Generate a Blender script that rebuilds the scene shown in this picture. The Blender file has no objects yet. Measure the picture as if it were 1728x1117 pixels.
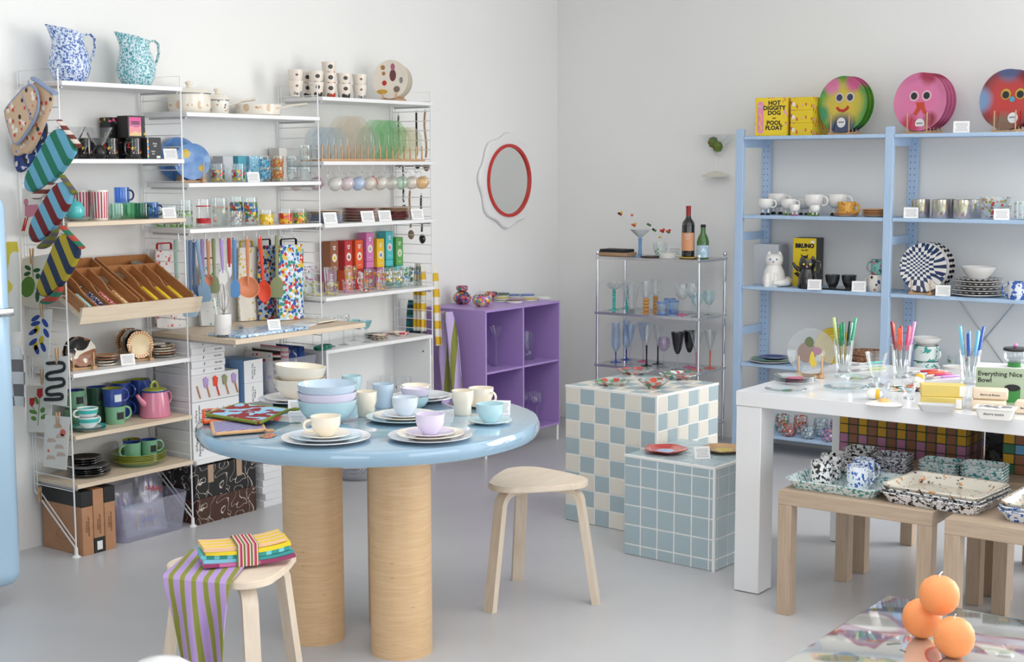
import bpy, bmesh, math, random
from mathutils import Vector, Matrix, Euler
random.seed(7)
PI = math.pi
SC = bpy.context.scene
COL = SC.collection
# ------------------------------------------------------------------ camera
CAM_H = 1.57; FPX = 2400.0; YAW = 0.9352; PITCH = 0.1152; ROLL = -0.0031
def cam_axes():
    cy, sy = math.cos(YAW), math.sin(YAW); cp, sp = math.cos(PITCH), math.sin(PITCH)
    f = Vector((sy*cp, cy*cp, -sp)); r = Vector((cy, -sy, 0)); u = r.cross(f)
    c, s = math.cos(ROLL), math.sin(ROLL)
    return (r*c+u*s), (u*c-r*s), f
AR, AU, AF = cam_axes()
CPOS = Vector((0, 0, CAM_H))
cd = bpy.data.cameras.new('camera'); cd.sensor_fit = 'HORIZONTAL'; cd.sensor_width = 36.0
cd.lens = 36.0*FPX/1728.0; cd.clip_start = 0.05; cd.clip_end = 100
cam = bpy.data.objects.new('camera', cd); COL.objects.link(cam)
cam.matrix_world = Matrix(((AR.x, AU.x, -AF.x, 0), (AR.y, AU.y, -AF.y, 0), (AR.z, AU.z, -AF.z, CAM_H), (0, 0, 0, 1)))
SC.camera = cam
# pixel (1728x1117 frame) -> point on a plane the thing touches
def ray(px, py): return AR*((px-864)/FPX) + AU*(-(py-558.5)/FPX) + AF
def atz(px, py, z): d = ray(px, py); return CPOS + d*((z-CAM_H)/d.z)
def aty(px, py, y): d = ray(px, py); return CPOS + d*(y/d.y)
def atx(px, py, x): d = ray(px, py); return CPOS + d*(x/d.x)
def col_n(px): return AR - AF*((px-864)/FPX)          # normal of the plane through an image column
def xat(px, y, z): n = col_n(px); return -(n.y*y + n.z*(z-CAM_H))/n.x
def yat(px, x, z): n = col_n(px); return -(n.x*x + n.z*(z-CAM_H))/n.y
# ------------------------------------------------------------------ world and daylight
YW, XW = 5.04, 7.31          # left wall plane, right wall plane
ZC = 3.2; XB, YB = -2.6, -3.4
w = bpy.data.worlds.new('daylight'); SC.world = w; w.use_nodes = True
w.node_tree.nodes['Background'].inputs[0].default_value = (0.80, 0.88, 1.0, 1); w.node_tree.nodes['Background'].inputs[1].default_value = 1.0
def area(name, loc, rot, sx, sy, power, col):
    l = bpy.data.lights.new(name, 'AREA'); l.shape = 'RECTANGLE'; l.size = sx; l.size_y = sy; l.energy = power; l.color = col
    o = bpy.data.objects.new(name, l); COL.objects.link(o); o.location = loc; o.rotation_euler = rot; return o
# daylight entering through the shop windows outside the frame: right wall and left of the camera; the lamp behind it is added low fill
area('shop_window_daylight', (XW-0.06, -0.95, 1.55), (PI/2, 0, PI/2), 3.6, 2.3, 235, (1.0, 0.985, 0.96))
area('back_window_fill', (2.6, YB+0.06, 1.6), (PI/2, 0, 0), 4.0, 2.2, 68, (0.97, 0.985, 1.0))
area('side_window_daylight', (XB+0.06, -0.6, 1.6), (PI/2, 0, -PI/2), 3.4, 2.2, 55, (0.96, 0.98, 1.0))
# broad overhead fill added under the closed ceiling to lift the floor
area('overhead_fill', (2.4, 1.4, ZC-0.02), (0, 0, 0), 5.0, 4.0, 82, (1.0, 0.985, 0.96))
SC.view_settings.view_transform = 'Standard'; SC.view_settings.look = 'None'
SC.view_settings.exposure = -0.17; SC.view_settings.gamma = 1.0
try: SC.view_settings.use_curve_mapping = False
except Exception: pass
try: SC.cycles.transparent_max_bounces = 40
except Exception: pass
# ------------------------------------------------------------------ materials
def lin(v): v /= 255.0; return v/12.92 if v <= 0.04045 else ((v+0.055)/1.055)**2.4
def C(*a):
    if len(a) == 1:
        h = a[0].lstrip('#'); a = tuple(int(h[i:i+2], 16) for i in (0, 2, 4))
    return (lin(a[0]), lin(a[1]), lin(a[2]), 1.0)
MATS = {}
class NB:
    def __init__(s, name):
        s.m = bpy.data.materials.new(name); s.m.use_nodes = True; s.t = s.m.node_tree; s.N = s.t.nodes; s.L = s.t.links
        s.b = s.N['Principled BSDF']; s.out = s.N['Material Output']; s._c = {}
    def new(s, ty, **kw):
        n = s.N.new(ty)
        for k, v in kw.items(): setattr(n, k, v)
        return n
    def put(s, sock, v):
        if hasattr(v, 'is_output'): s.L.new(v, sock)
        elif isinstance(v, (int, float)) and sock.type in ('RGBA', 'VECTOR'):
            sock.default_value = (v, v, v, 1)[:len(sock.default_value)]
        else: sock.default_value = v
    def co(s, kind='Object'):
        if kind not in s._c: s._c[kind] = s.new('ShaderNodeTexCoord').outputs[kind]
        return s._c[kind]
    def sep(s, v=None):
        n = s.new('ShaderNodeSeparateXYZ'); s.L.new(v if v is not None else s.co(), n.inputs[0]); return n.outputs
    def comb(s, x, y, z):
        n = s.new('ShaderNodeCombineXYZ')
        for i, v in enumerate((x, y, z)): s.put(n.inputs[i], v)
        return n.outputs[0]
    def math(s, op, a, b=0.0, c=0.0):
        n = s.new('ShaderNodeMath', operation=op)
        s.put(n.inputs[0], a); s.put(n.inputs[1], b)
        if op in ('MULTIPLY_ADD', 'SMOOTH_MIN', 'COMPARE', 'WRAP'): s.put(n.inputs[2], c)
        return n.outputs[0]
    def map(s, v=None, scale=(1, 1, 1), loc=(0, 0, 0), rot=(0, 0, 0)):
        n = s.new('ShaderNodeMapping'); s.L.new(v if v is not None else s.co(), n.inputs[0])
        n.inputs['Scale'].default_value = scale; n.inputs['Location'].default_value = loc; n.inputs['Rotation'].default_value = rot
        return n.outputs[0]
    def noise(s, scale=5, detail=2, v=None, rough=0.5, dist=0.0):
        n = s.new('ShaderNodeTexNoise'); s.L.new(v if v is not None else s.co(), n.inputs['Vector'])
        n.inputs['Scale'].default_value = scale; n.inputs['Detail'].default_value = detail
        n.inputs['Roughness'].default_value = rough; n.inputs['Distortion'].default_value = dist
        return n.outputs[0]
    def shift(s, v):
        if 'oi' not in s._c: s._c['oi'] = s.math('MULTIPLY', s.new('ShaderNodeObjectInfo').outputs['Random'], 7.0)      # every copy gets its own splashes
        n = s.new('ShaderNodeVectorMath', operation='ADD'); s.L.new(v, n.inputs[0]); s.L.new(s._c['oi'], n.inputs[1]); return n.outputs[0]
    def voro(s, scale=5, v=None, feature='F1', rand=1.0):
        n = s.new('ShaderNodeTexVoronoi', feature=feature); s.L.new(v if v is not None else s.co(), n.inputs['Vector'])
        n.inputs['Scale'].default_value = scale; n.inputs['Randomness'].default_value = rand
        return n.outputs
    def ramp(s, fac, stops, mode='CONSTANT'):
        n = s.new('ShaderNodeValToRGB'); r = n.color_ramp; r.interpolation = mode
        while len(r.elements) < len(stops): r.elements.new(0.5)
        for e, (p, c) in zip(r.elements, stops): e.position = p; e.color = c if not isinstance(c, (int, float)) else (c, c, c, 1)
        s.L.new(fac, n.inputs[0]); return n.outputs[0]
    def mix(s, fac, a, b, mode='MIX'):
        n = s.new('ShaderNodeMix', data_type='RGBA', blend_type=mode)
        s.put(n.inputs[0], fac); s.put(n.inputs[6], a); s.put(n.inputs[7], b); return n.outputs[2]
    def gt(s, a, t): return s.math('GREATER_THAN', a, t)
    def lt(s, a, t): return s.math('LESS_THAN', a, t)
    def bump(s, h, strength=0.2, dist=0.01):
        n = s.new('ShaderNodeBump'); n.inputs['Strength'].default_value = strength; n.inputs['Distance'].default_value = dist
        s.L.new(h, n.inputs['Height']); s.L.new(n.outputs[0], s.b.inputs['Normal'])
def mat(name, col=None, rough=0.45, metal=0.0, spec=0.5, fn=None, coat=0.0, sss=0.0, trans=0.0, ior=1.45):
    if name in MATS: return MATS[name]
    nb = NB(name); b = nb.b; b.inputs['Roughness'].default_value = rough; b.inputs['Metallic'].default_value = metal
    b.inputs['Specular IOR Level'].default_value = spec; b.inputs['Coat Weight'].default_value = coat; b.inputs['Coat Roughness'].default_value = 0.05
    if trans: b.inputs['Transmission Weight'].default_value = trans; b.inputs['IOR'].default_value = ior
    if sss:
        b.inputs['Subsurface Weight'].default_value = sss; b.inputs['Subsurface Scale'].default_value = 0.01
    if col is not None: b.inputs['Base Color'].default_value = col
    if fn: nb.put(b.inputs['Base Color'], fn(nb))
    MATS[name] = nb.m; return nb.m
def glass(name, tint=(1, 1, 1), edge=1.0, rough=0.02, body=0.0, bodycol=None):
    """clear vessel wall: tinted see-through plus mirror reflection growing by Fresnel; body = share of coloured glass mass"""
    if name in MATS: return MATS[name]
    nb = NB(name); nb.N.remove(nb.b)
    tr = nb.new('ShaderNodeBsdfTransparent'); tr.inputs[0].default_value = (*tint, 1)
    gl = nb.new('ShaderNodeBsdfGlossy'); gl.inputs['Roughness'].default_value = rough; gl.inputs[0].default_value = (0.95, 0.97, 0.98, 1)
    fr = nb.new('ShaderNodeLayerWeight'); fr.inputs[0].default_value = 0.5       # Schlick reflectance, same from both sides of the wall
    f = nb.math('MULTIPLY_ADD', nb.math('POWER', fr.outputs['Facing'], 2.8), 0.62*edge, 0.05); f = nb.math('MINIMUM', f, 0.9)
    base = tr.outputs[0]
    if body:
        df = nb.new('ShaderNodeBsdfDiffuse'); nb.put(df.inputs[0], bodycol(nb) if callable(bodycol) else (bodycol or (*tint, 1)))
        m0 = nb.new('ShaderNodeMixShader')
        nb.put(m0.inputs[0], body(nb) if callable(body) else body)
        nb.L.new(tr.outputs[0], m0.inputs[1]); nb.L.new(df.outputs[0], m0.inputs[2]); base = m0.outputs[0]
    mx = nb.new('ShaderNodeMixShader'); nb.L.new(f, mx.inputs[0]); nb.L.new(base, mx.inputs[1]); nb.L.new(gl.outputs[0], mx.inputs[2])
    nb.L.new(mx.outputs[0], nb.out.inputs[0]); MATS[name] = nb.m; return nb.m
# pattern functions (return f(nb) -> colour)
def speckle(base, cols, scale=60, thr=0.58, detail=3):
    def f(nb):
        c = base
        for i, k in enumerate(cols):
            n = nb.noise(scale*(1+0.15*i), detail, nb.shift(nb.map(loc=(3.1*i, 1.7*i, 5.3*i))), 0.6)
            c = nb.mix(nb.gt(n, thr), c, k)
        return c
    return f
def stripes(stops, period, axis=0, off=0.0, v=None):
    def f(nb):
        o = nb.sep()[axis]
        fr = nb.math('FRACT', nb.math('ADD', nb.math('MULTIPLY', o, 1.0/period), off+100.0))
        return nb.ramp(fr, stops)
    return f
def dots(base, cols, scale=40, rad=0.3, rand=1.0):
    def f(nb):
        vo = nb.voro(scale, rand=rand); r = nb.sep(vo['Color'])[0]
        n = len(cols); col = nb.ramp(r, [(i/n, k) for i, k in enumerate(cols)])
        return nb.mix(nb.lt(vo['Distance'], rad), base, col)
    return f
def cells(cols, scale=40, rand=1.0):
    def f(nb):
        r = nb.sep(nb.voro(scale, rand=rand)['Color'])[0]; n = len(cols)
        return nb.ramp(r, [(i/n, k) for i, k in enumerate(cols)])
    return f
def wood(a, b, axis=0, scale=9.0, stretch=14.0):
    def f(nb):
        sc = [stretch]*3; sc[axis] = 1.0
        n = nb.noise(scale, 4, nb.map(scale=sc), 0.6, 0.4)
        return nb.ramp(n, [(0.3, a), (0.7, b)], 'LINEAR')
    return f
def checker(a, b, sx, sy=None, ax=(0, 2)):
    def f(nb):
        o = nb.sep(); sy_ = sy or sx
        u = nb.math('FLOOR', nb.math('MULTIPLY', o[ax[0]], 1/sx)); v = nb.math('FLOOR', nb.math('MULTIPLY', o[ax[1]], 1/sy_))
        m = nb.math('FLOORED_MODULO', nb.math('ADD', u, v), 2.0)
        return nb.mix(m, a, b)
    return f
# ------------------------------------------------------------------ mesh builder
class MB:
    def __init__(s): s.v = []; s.f = []; s.mi = []; s.m = Matrix.Identity(4)
    def add(s, vs, fs, mi=0):
        n = len(s.v); s.v += [tuple(s.m @ Vector(p)) for p in vs]; s.f += [tuple(i+n for i in q) for q in fs]; s.mi += [mi]*len(fs); return s
    def box(s, x0, x1, y0, y1, z0, z1, mi=0):
        return s.add([(x0, y0, z0), (x1, y0, z0), (x1, y1, z0), (x0, y1, z0), (x0, y0, z1), (x1, y0, z1), (x1, y1, z1), (x0, y1, z1)],
                     [(3, 2, 1, 0), (4, 5, 6, 7), (0, 1, 5, 4), (1, 2, 6, 5), (2, 3, 7, 6), (3, 0, 4, 7)], mi)
    def rbox(s, x0, x1, y0, y1, z0, z1, r=0.004, seg=2, mi=0):
        bm = bmesh.new(); bmesh.ops.create_cube(bm, size=1)
        for v in bm.verts: v.co = Vector(((x0+x1)/2+v.co.x*(x1-x0), (y0+y1)/2+v.co.y*(y1-y0), (z0+z1)/2+v.co.z*(z1-z0)))
        bmesh.ops.bevel(bm, geom=bm.edges[:], offset=r, segments=seg, profile=0.5, affect='EDGES')
        bm.verts.index_update()
        s.add([v.co.copy() for v in bm.verts], [tuple(v.index for v in f.verts) for f in bm.faces], mi); bm.free(); return s
    def lathe(s, prof, n=24, mi=0, sx=1.0, sy=1.0, wob=None, c=(0, 0, 0)):
        """prof: list of (r, z[, mi]) from the axis out and back"""
        rows = []; vs = []
        for p in prof:
            if p[0] < 1e-6: rows.append([len(vs)]); vs.append((c[0], c[1], c[2]+p[1]))
            else:
                row = []
                for i in range(n):
                    a = 2*PI*i/n; k = wob(a, p[0], p[1]) if wob else 1.0
                    row.append(len(vs)); vs.append((c[0]+p[0]*sx*k*math.cos(a), c[1]+p[0]*sy*k*math.sin(a), c[2]+p[1]))
                rows.append(row)
        nb0 = len(s.v); s.v += [tuple(s.m @ Vector(p)) for p in vs]
        for j in range(len(rows)-1):
            A, B = rows[j], rows[j+1]; k = prof[j+1][2] if len(prof[j+1]) > 2 else mi
            for i in range(n):
                i2 = (i+1) % n
                if len(A) == 1 and len(B) == 1: continue
                if len(A) == 1: q = (A[0], B[i2], B[i])
                elif len(B) == 1: q = (A[i], A[i2], B[0])
                else: q = (A[i], A[i2], B[i2], B[i])
                s.f.append(tuple(x+nb0 for x in q)); s.mi.append(k)
        return s
    def tube(s, pts, r, n=6, closed=False, mi=0, flat=None, cap=True):
        """r: number or list; flat=(a,b) scales the ring across/along the up axis"""
        P = [Vector(p) for p in pts]; m = len(P); rings = []; up = None; vs = []
        for i, p in enumerate(P):
            if closed: t = P[(i+1) % m]-P[i-1]
            else: t = P[min(i+1, m-1)]-P[max(i-1, 0)]
            t = t.normalized() if t.length > 1e-9 else Vector((0, 0, 1))
            if up is None:
                up = Vector((0, 0, 1)) if abs(t.z) < 0.9 else Vector((0, 1, 0))
            sd = t.cross(up)
            if sd.length < 1e-6: sd = t.orthogonal()
            sd.normalize(); up = sd.cross(t).normalized()
            rr = r[i] if isinstance(r, (list, tuple)) else r
            ka, kb = flat or (1, 1)
            rings.append([len(vs)+k for k in range(n)])
            vs += [tuple(p + sd*(rr*ka*math.cos(2*PI*k/n)) + up*(rr*kb*math.sin(2*PI*k/n))) for k in range(n)]
        fs = []
        for j in range(m if closed else m-1):
            A, B = rings[j], rings[(j+1) % m]
            for k in range(n): fs.append((A[k], A[(k+1) % n], B[(k+1) % n], B[k]))
        if not closed and cap: fs += [tuple(rings[0][::-1]), tuple(rings[-1])]
        return s.add(vs, fs, mi)
    def prism(s, out, t0, t1, plane='xz', mi=0, side=None):
        """2-D outline (counter-clockwise) extruded from t0 to t1 along the axis left over"""
        n = len(out); f3 = {'xz': lambda u, v, t: (u, t, v), 'xy': lambda u, v, t: (u, v, t), 'yz': lambda u, v, t: (t, u, v)}[plane]
        vs = [f3(u, v, t0) for u, v in out]+[f3(u, v, t1) for u, v in out]
        sm = mi if side is None else side
        s.add(vs, [tuple(range(n)), tuple(range(2*n-1, n-1, -1))], mi)
        k = len(s.v)-2*n
        for i in range(n):
            j = (i+1) % n; s.f.append((k+i, k+i+n, k+j+n, k+j)); s.mi.append(sm)
        return s
    def grid(s, fn, nu, nv, mi=0):
        vs = [fn(i/nu, j/nv) for j in range(nv+1) for i in range(nu+1)]
        fs = [(j*(nu+1)+i, j*(nu+1)+i+1, (j+1)*(nu+1)+i+1, (j+1)*(nu+1)+i) for j in range(nv) for i in range(nu)]
        return s.add(vs, fs, mi)
    def sheet(s, fn, nu, nv, t, mi=0):
        """a grid with thickness t (offset along the local normal)"""
        top = [[Vector(fn(i/nu, j/nv)) for i in range(nu+1)] for j in range(nv+1)]
        def nrm(j, i):
            a = top[j][min(i+1, nu)]-top[j][max(i-1, 0)]; b = top[min(j+1, nv)][i]-top[max(j-1, 0)][i]
            n = a.cross(b); return n.normalized() if n.length > 1e-9 else Vector((0, 0, 1))
        vs = [p for r in top for p in r]; vs += [top[j][i]-nrm(j, i)*t for j in range(nv+1) for i in range(nu+1)]
        k = (nu+1)*(nv+1); I = lambda j, i: j*(nu+1)+i; fs = []
        for j in range(nv):
            for i in range(nu):
                fs.append((I(j, i), I(j, i+1), I(j+1, i+1), I(j+1, i))); fs.append((k+I(j+1, i), k+I(j+1, i+1), k+I(j, i+1), k+I(j, i)))
        for i in range(nu):
            fs.append((I(0, i+1), I(0, i), k+I(0, i), k+I(0, i+1))); fs.append((I(nv, i), I(nv, i+1), k+I(nv, i+1), k+I(nv, i)))
        for j in range(nv):
            fs.append((I(j, 0), I(j+1, 0), k+I(j+1, 0), k+I(j, 0))); fs.append((I(j+1, nu), I(j, nu), k+I(j, nu), k+I(j+1, nu)))
        return s.add(vs, fs, mi)
    def mesh(s, name, mats):
        me = bpy.data.meshes.new(name); me.from_pydata(s.v, [], s.f)
        for m_ in (mats if isinstance(mats, (list, tuple)) else [mats]): me.materials.append(m_)
        if any(s.mi): me.polygons.foreach_set('material_index', s.mi)
        me.polygons.foreach_set('use_smooth', [True]*len(s.f)); me.update()
        bm = bmesh.new(); bm.from_mesh(me); bmesh.ops.recalc_face_normals(bm, faces=bm.faces[:]); bm.to_mesh(me); bm.free()
        me.set_sharp_from_angle(angle=math.radians(38)); return me
    def build(s, name, mats, parent=None, loc=(0, 0, 0), rot=(0, 0, 0), label=None):
        return obj(name, s.mesh(name, mats), parent, loc, rot, label)
def obj(name, me, parent=None, loc=(0, 0, 0), rot=(0, 0, 0), label=None):
    o = bpy.data.objects.new(name, me); COL.objects.link(o); o.location = loc
    o.rotation_euler = rot if isinstance(rot, (tuple, list, Euler)) else (0, 0, rot)
    if parent is not None: o.parent = parent
    if label: o['label'] = label
    return o
def tag(o, label, cat, group=None):
    o['label'] = label; o['category'] = cat
    if group: o['group'] = group
    return o
def thing(name, label, cat, loc=(0, 0, 0), rot=0.0, group=None):
    return tag(obj(name, None, None, loc, rot), label, cat, group)
def struct(o): o['kind'] = 'structure'; return o
KIDS = {}
def dup(src, loc=None, rot=None, label=None, group=None):
    """copy of a thing with its parts and sub-parts"""
    kids = {}
    for o in bpy.data.objects:
        if o.parent: kids.setdefault(o.parent.name, []).append(o)
    def cp(o, par):
        c = o.copy(); COL.objects.link(c); c.parent = par
        for k in kids.get(o.name, []): cp(k, c)
        return c
    r = cp(src, None)
    if loc is not None: r.location = loc
    if rot is not None: r.rotation_euler = rot if isinstance(rot, (tuple, list)) else (0, 0, rot)
    if label: r['label'] = label
    if group: r['group'] = group
    return r
MCACHE = {}
def cached(key, fn):
    if key not in MCACHE: MCACHE[key] = fn()
    return MCACHE[key]
def text_mesh(s, size, mat_, align='CENTER', bold=0.0, ext=0.0004, space=1.0):
    cu = bpy.data.curves.new('lettering', 'FONT'); cu.body = s; cu.size = size; cu.align_x = align; cu.align_y = 'CENTER'
    cu.extrude = ext; cu.offset = bold; cu.resolution_u = 2; cu.space_line = space
    o = bpy.data.objects.new('tmp', cu); me = bpy.data.meshes.new_from_object(o); bpy.data.objects.remove(o); bpy.data.curves.remove(cu)
    me.materials.clear(); me.materials.append(mat_); return me
def text(s, size, mat_, parent, loc, rot=(PI/2, 0, 0), name='lettering', **k):
    return obj(name, text_mesh(s, size, mat_, **k), parent, loc, rot)
def arc(cx, cz, r, a0, a1, n, y=0.0, plane='xz', rz=None):
    rz = r if rz is None else rz; o = []
    for i in range(n+1):
        a = math.radians(a0+(a1-a0)*i/n); u, v = cx+r*math.cos(a), cz+rz*math.sin(a)
        o.append((u, y, v) if plane == 'xz' else (u, v, y))
    return o
ORD = ['first', 'second', 'third', 'fourth', 'fifth', 'sixth', 'seventh', 'eighth', 'ninth', 'tenth', 'eleventh', 'twelfth']
# common materials
white_paint = mat('white_lacquer', C(238, 238, 238), 0.35)
black = mat('black_gloss', C(22, 22, 24), 0.25)
ink = mat('black_ink', C(30, 30, 32), 0.7)
whiteink = mat('white_ink', C(235, 235, 235), 0.7)
blueink = mat('blue_ink', C(70, 110, 190), 0.7)
redink = mat('red_ink', C(205, 40, 45), 0.7)
chrome = mat('chrome', C(225, 228, 232), 0.12, 1.0)
steel = mat('brushed_steel', C(195, 195, 195), 0.28, 1.0)
white_wire = mat('white_powder_coat', C(235, 236, 238), 0.35)
beech = mat('beech_wood', None, 0.5, fn=wood(C(206, 168, 128), C(186, 145, 105), 0))
beech_z = mat('beech_wood_upright', None, 0.5, fn=wood(C(210, 172, 132), C(188, 148, 108), 2))
birch = mat('birch_wood', None, 0.45, fn=wood(C(228, 214, 196), C(218, 201, 180), 0, 5, 9))
birch_z = mat('birch_wood_upright', None, 0.45, fn=wood(C(228, 214, 196), C(216, 199, 178), 2, 5, 9))
ash = mat('ash_wood', None, 0.5, fn=wood(C(228, 212, 190), C(214, 194, 168), 0, 6, 18))
clear = glass('clear_glass', (0.972, 0.978, 0.98), 2.4)
clear_thick = glass('thick_clear_glass', (0.94, 0.955, 0.96), 2.0)
plastic_bag = glass('clear_plastic_film', (0.90, 0.90, 0.93), 1.6, 0.2, 0.18, (0.8, 0.82, 0.86, 1))
# ================================================================== the room
def floor_col(nb):
    n = nb.noise(0.9, 5, None, 0.55); m = nb.noise(7, 4, None, 0.6)
    c = nb.ramp(n, [(0.3, C(189, 189, 192)), (0.7, C(200, 200, 202))], 'LINEAR')
    return nb.mix(nb.ramp(m, [(0.55, 0.0), (0.75, 0.25)], 'LINEAR'), c, C(181, 181, 184))
fm = mat('grey_epoxy_floor', None, 0.28, spec=0.4, fn=floor_col)
def wall_col(nb):
    return nb.ramp(nb.noise(1.3, 3), [(0.3, C(238, 238, 236)), (0.7, C(241, 241, 239))], 'LINEAR')
wm = mat('white_wall_paint', None, 0.85, spec=0.2, fn=wall_col)
struct(MB().box(XB, XW, YB, YW, -0.1, 0).build('floor', fm))
struct(MB().box(XB, XW, YB, YW, ZC, ZC+0.1).build('ceiling', mat('ceiling_paint', C(240, 240, 238), 0.9)))
struct(MB().box(XB, XW+0.15, YW, YW+0.15, 0, ZC).build('wall_left', wm))
b = MB(); b.box(XW, XW+0.15, YB, -2.85, 0, ZC); b.box(XW, XW+0.15, 0.95, YW, 0, ZC); b.box(XW, XW+0.15, -2.85, 0.95, 0, 0.35); b.box(XW, XW+0.15, -2.85, 0.95, 2.75, ZC)
struct(b.build('wall_right', wm))
# back walls with the shop windows
b = MB(); b.box(XB, 0.5, YB-0.15, YB, 0, ZC); b.box(4.7, XW, YB-0.15, YB, 0, ZC); b.box(0.5, 4.7, YB-0.15, YB, 0, 0.4); b.box(0.5, 4.7, YB-0.15, YB, 2.8, ZC)
struct(b.build('wall_back', wm))
b = MB(); b.box(XB-0.15, XB, YB, -2.4, 0, ZC); b.box(XB-0.15, XB, 1.2, YW, 0, ZC); b.box(XB-0.15, XB, -2.4, 1.2, 0, 0.4); b.box(XB-0.15, XB, -2.4, 1.2, 2.8, ZC)
struct(b.build('wall_side', wm))
def window(n, horizontal, a0, a1, z0, z1, p, sg=1):
    root = struct(obj('window_%d' % n, None, None, (0, 0, 0)))
    def bx(u0, u1, t0, t1, v0, v1): return (u0, u1, t0, t1, v0, v1) if horizontal else (t0, t1, u0, u1, v0, v1)
    f = MB(); k = 0.05
    for q in ((a0, a1, z0, z0+k), (a0, a1, z1-k, z1), (a0, a0+k, z0+k, z1-k), (a1-k, a1, z0+k, z1-k)): f.box(*bx(q[0], q[1], *sorted((p-0.10*sg, p-0.05*sg)), q[2], q[3]))
    for i in (1, 2): u = a0+(a1-a0)*i/3; f.box(*bx(u-k/2, u+k/2, *sorted((p-0.10*sg, p-0.05*sg)), z0+k, z1-k))
    f.build('window_frame', white_paint, root)
    for i in range(3):
        u0 = a0+(a1-a0)*i/3+k*0.6; u1 = a0+(a1-a0)*(i+1)/3-k*0.6
        MB().box(*bx(u0, u1, *sorted((p-0.08*sg, p-0.074*sg)), z0+k, z1-k)).build('pane', clear, root)
window(1, False, -2.85, 0.95, 0.35, 2.75, XW, -1)
window(3, True, 0.5, 4.7, 0.4, 2.8, YB)
window(2, False, -2.4, 1.2, 0.4, 2.8, XB)
# ================================================================== wall shelving (left wall)
PX = [3.478, 4.09, 4.92, 5.752]; YF = 4.765
grey_metal = mat('light_grey_metal', C(200, 202, 204), 0.4)
su = thing('wall_shelving_unit', 'white wire ladder shelving unit full of tableware along left wall', 'shelving', (PX[0], 4.9, 0))
def rel(v, o): return (v[0]-o.location.x, v[1]-o.location.y, v[2]-o.location.z)
def ladder_mesh():
    b = MB(); yb = 5.025-4.9; yf = YF-4.9
    b.tube([(0, yb, 0.24), (0, yb, 1.955), (0, yf, 1.955), (0, yf, 0.03)], 0.0035, 6)
    b.tube([(0, yb-0.018, 0.26), (0, yb-0.018, 1.955)], 0.0025, 5)
    b.tube([(0, yb, 0.24), (0, yf, 0.035)], 0.0035, 6); b.tube([(0, yb-0.018, 0.255), (0, yf, 0.06)], 0.0028, 5)
    return b.mesh('ladder_frame', white_wire)
lm = ladder_mesh(); rm = MB().tube([(0, YF-4.9, 0), (0, 5.025-4.9, 0)], 0.0022, 5).mesh('rung', white_wire)
ft = MB().lathe([(0, 0), (0.017, 0), (0.017, 0.004), (0.008, 0.01), (0.007, 0.04), (0, 0.042)], 14).mesh('foot_cap', white_paint)
for i, x in enumerate(PX):
    l = obj('ladder_frame', lm, su, rel((x, 4.9, 0), su)); obj('foot_cap', ft, l, (0, YF-4.9, 0))
    for k in range(34): obj('rung', rm, l, (0, 0, 1.905-0.0495*k))
def board(x0, x1, z, m, y0=YF-0.012, y1=5.03, t=0.018, cat_label=None):
    o = MB().rbox(x0, x1, y0, y1, z-t, z, 0.0015, 1); o.v = [rel(v, su) for v in o.v]
    s = o.build('shelf_board', m, su, label=cat_label)
    for xx in (x0+0.012, x1-0.012):
        MB().tube([rel((xx, y0+0.02, z-t-0.006), su), rel((xx, y1-0.02, z-t-0.006), su)], 0.005, 6).build('bracket', grey_metal, s)
    return s
g = 0.010
SZ1 = dict(a=1.909, b=1.605, c=1.355, e=0.751, f=0.499, g=0.298); SZ2 = dict(a=1.805, b=1.503, c=1.305, low=0.288); SZ3 = dict(a=1.901, b=1.597, c=1.298, d=0.946)
for k in 'abe': board(PX[0]+g, PX[1]-g+0.012, SZ1[k], white_paint)
for k in 'cfg': board(PX[0]+g, PX[1]-g+0.012, SZ1[k], ash, cat_label='pale ash wood shelf')
for k in ('a', 'b', 'c', 'low'): board(PX[1]+g+0.012, PX[2]-g+0.012, SZ2[k], white_paint)
for k in 'abcd': board(PX[2]+g+0.012, PX[3]-g+0.02, SZ3[k], white_paint)
ZD = 0.845
board(PX[1]+0.02, PX[2]+0.005, ZD, ash, 4.485, 5.03, 0.022, 'deep ash wood desk shelf')
# sloping magazine shelf under the cutlery trays
o = MB(); a0, b0 = (4.70, 0.992), (5.0, 1.15)
for (x0, x1) in ((PX[0]+0.012, PX[1]-0.005),):
    o.add([rel((x, y, z), su) for x, y, z in ((x0, a0[0], a0[1]-0.018), (x1, a0[0], a0[1]-0.018), (x1, b0[0], b0[1]-0.018), (x0, b0[0], b0[1]-0.018), (x0, a0[0], a0[1]), (x1, a0[0], a0[1]), (x1, b0[0], b0[1]), (x0, b0[0], b0[1]))],
          [(3, 2, 1, 0), (4, 5, 6, 7), (0, 1, 5, 4), (1, 2, 6, 5), (2, 3, 7, 6), (3, 0, 4, 7)])
    o.add([rel((x, y, z), su) for x, y, z in ((x0-0.01, 4.688, 0.955), (x1+0.01, 4.688, 0.955), (x1+0.01, 4.70, 0.955), (x0-0.01, 4.70, 0.955), (x0-0.01, 4.665, 1.022), (x1+0.01, 4.665, 1.022), (x1+0.01, 4.68, 1.022), (x0-0.01, 4.68, 1.022))],
          [(3, 2, 1, 0), (4, 5, 6, 7), (0, 1, 5, 4), (1, 2, 6, 5), (2, 3, 7, 6), (3, 0, 4, 7)])
o.build('sloping_shelf', ash, su, label='sloping ash wood shelf with a raised front lip')
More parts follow.
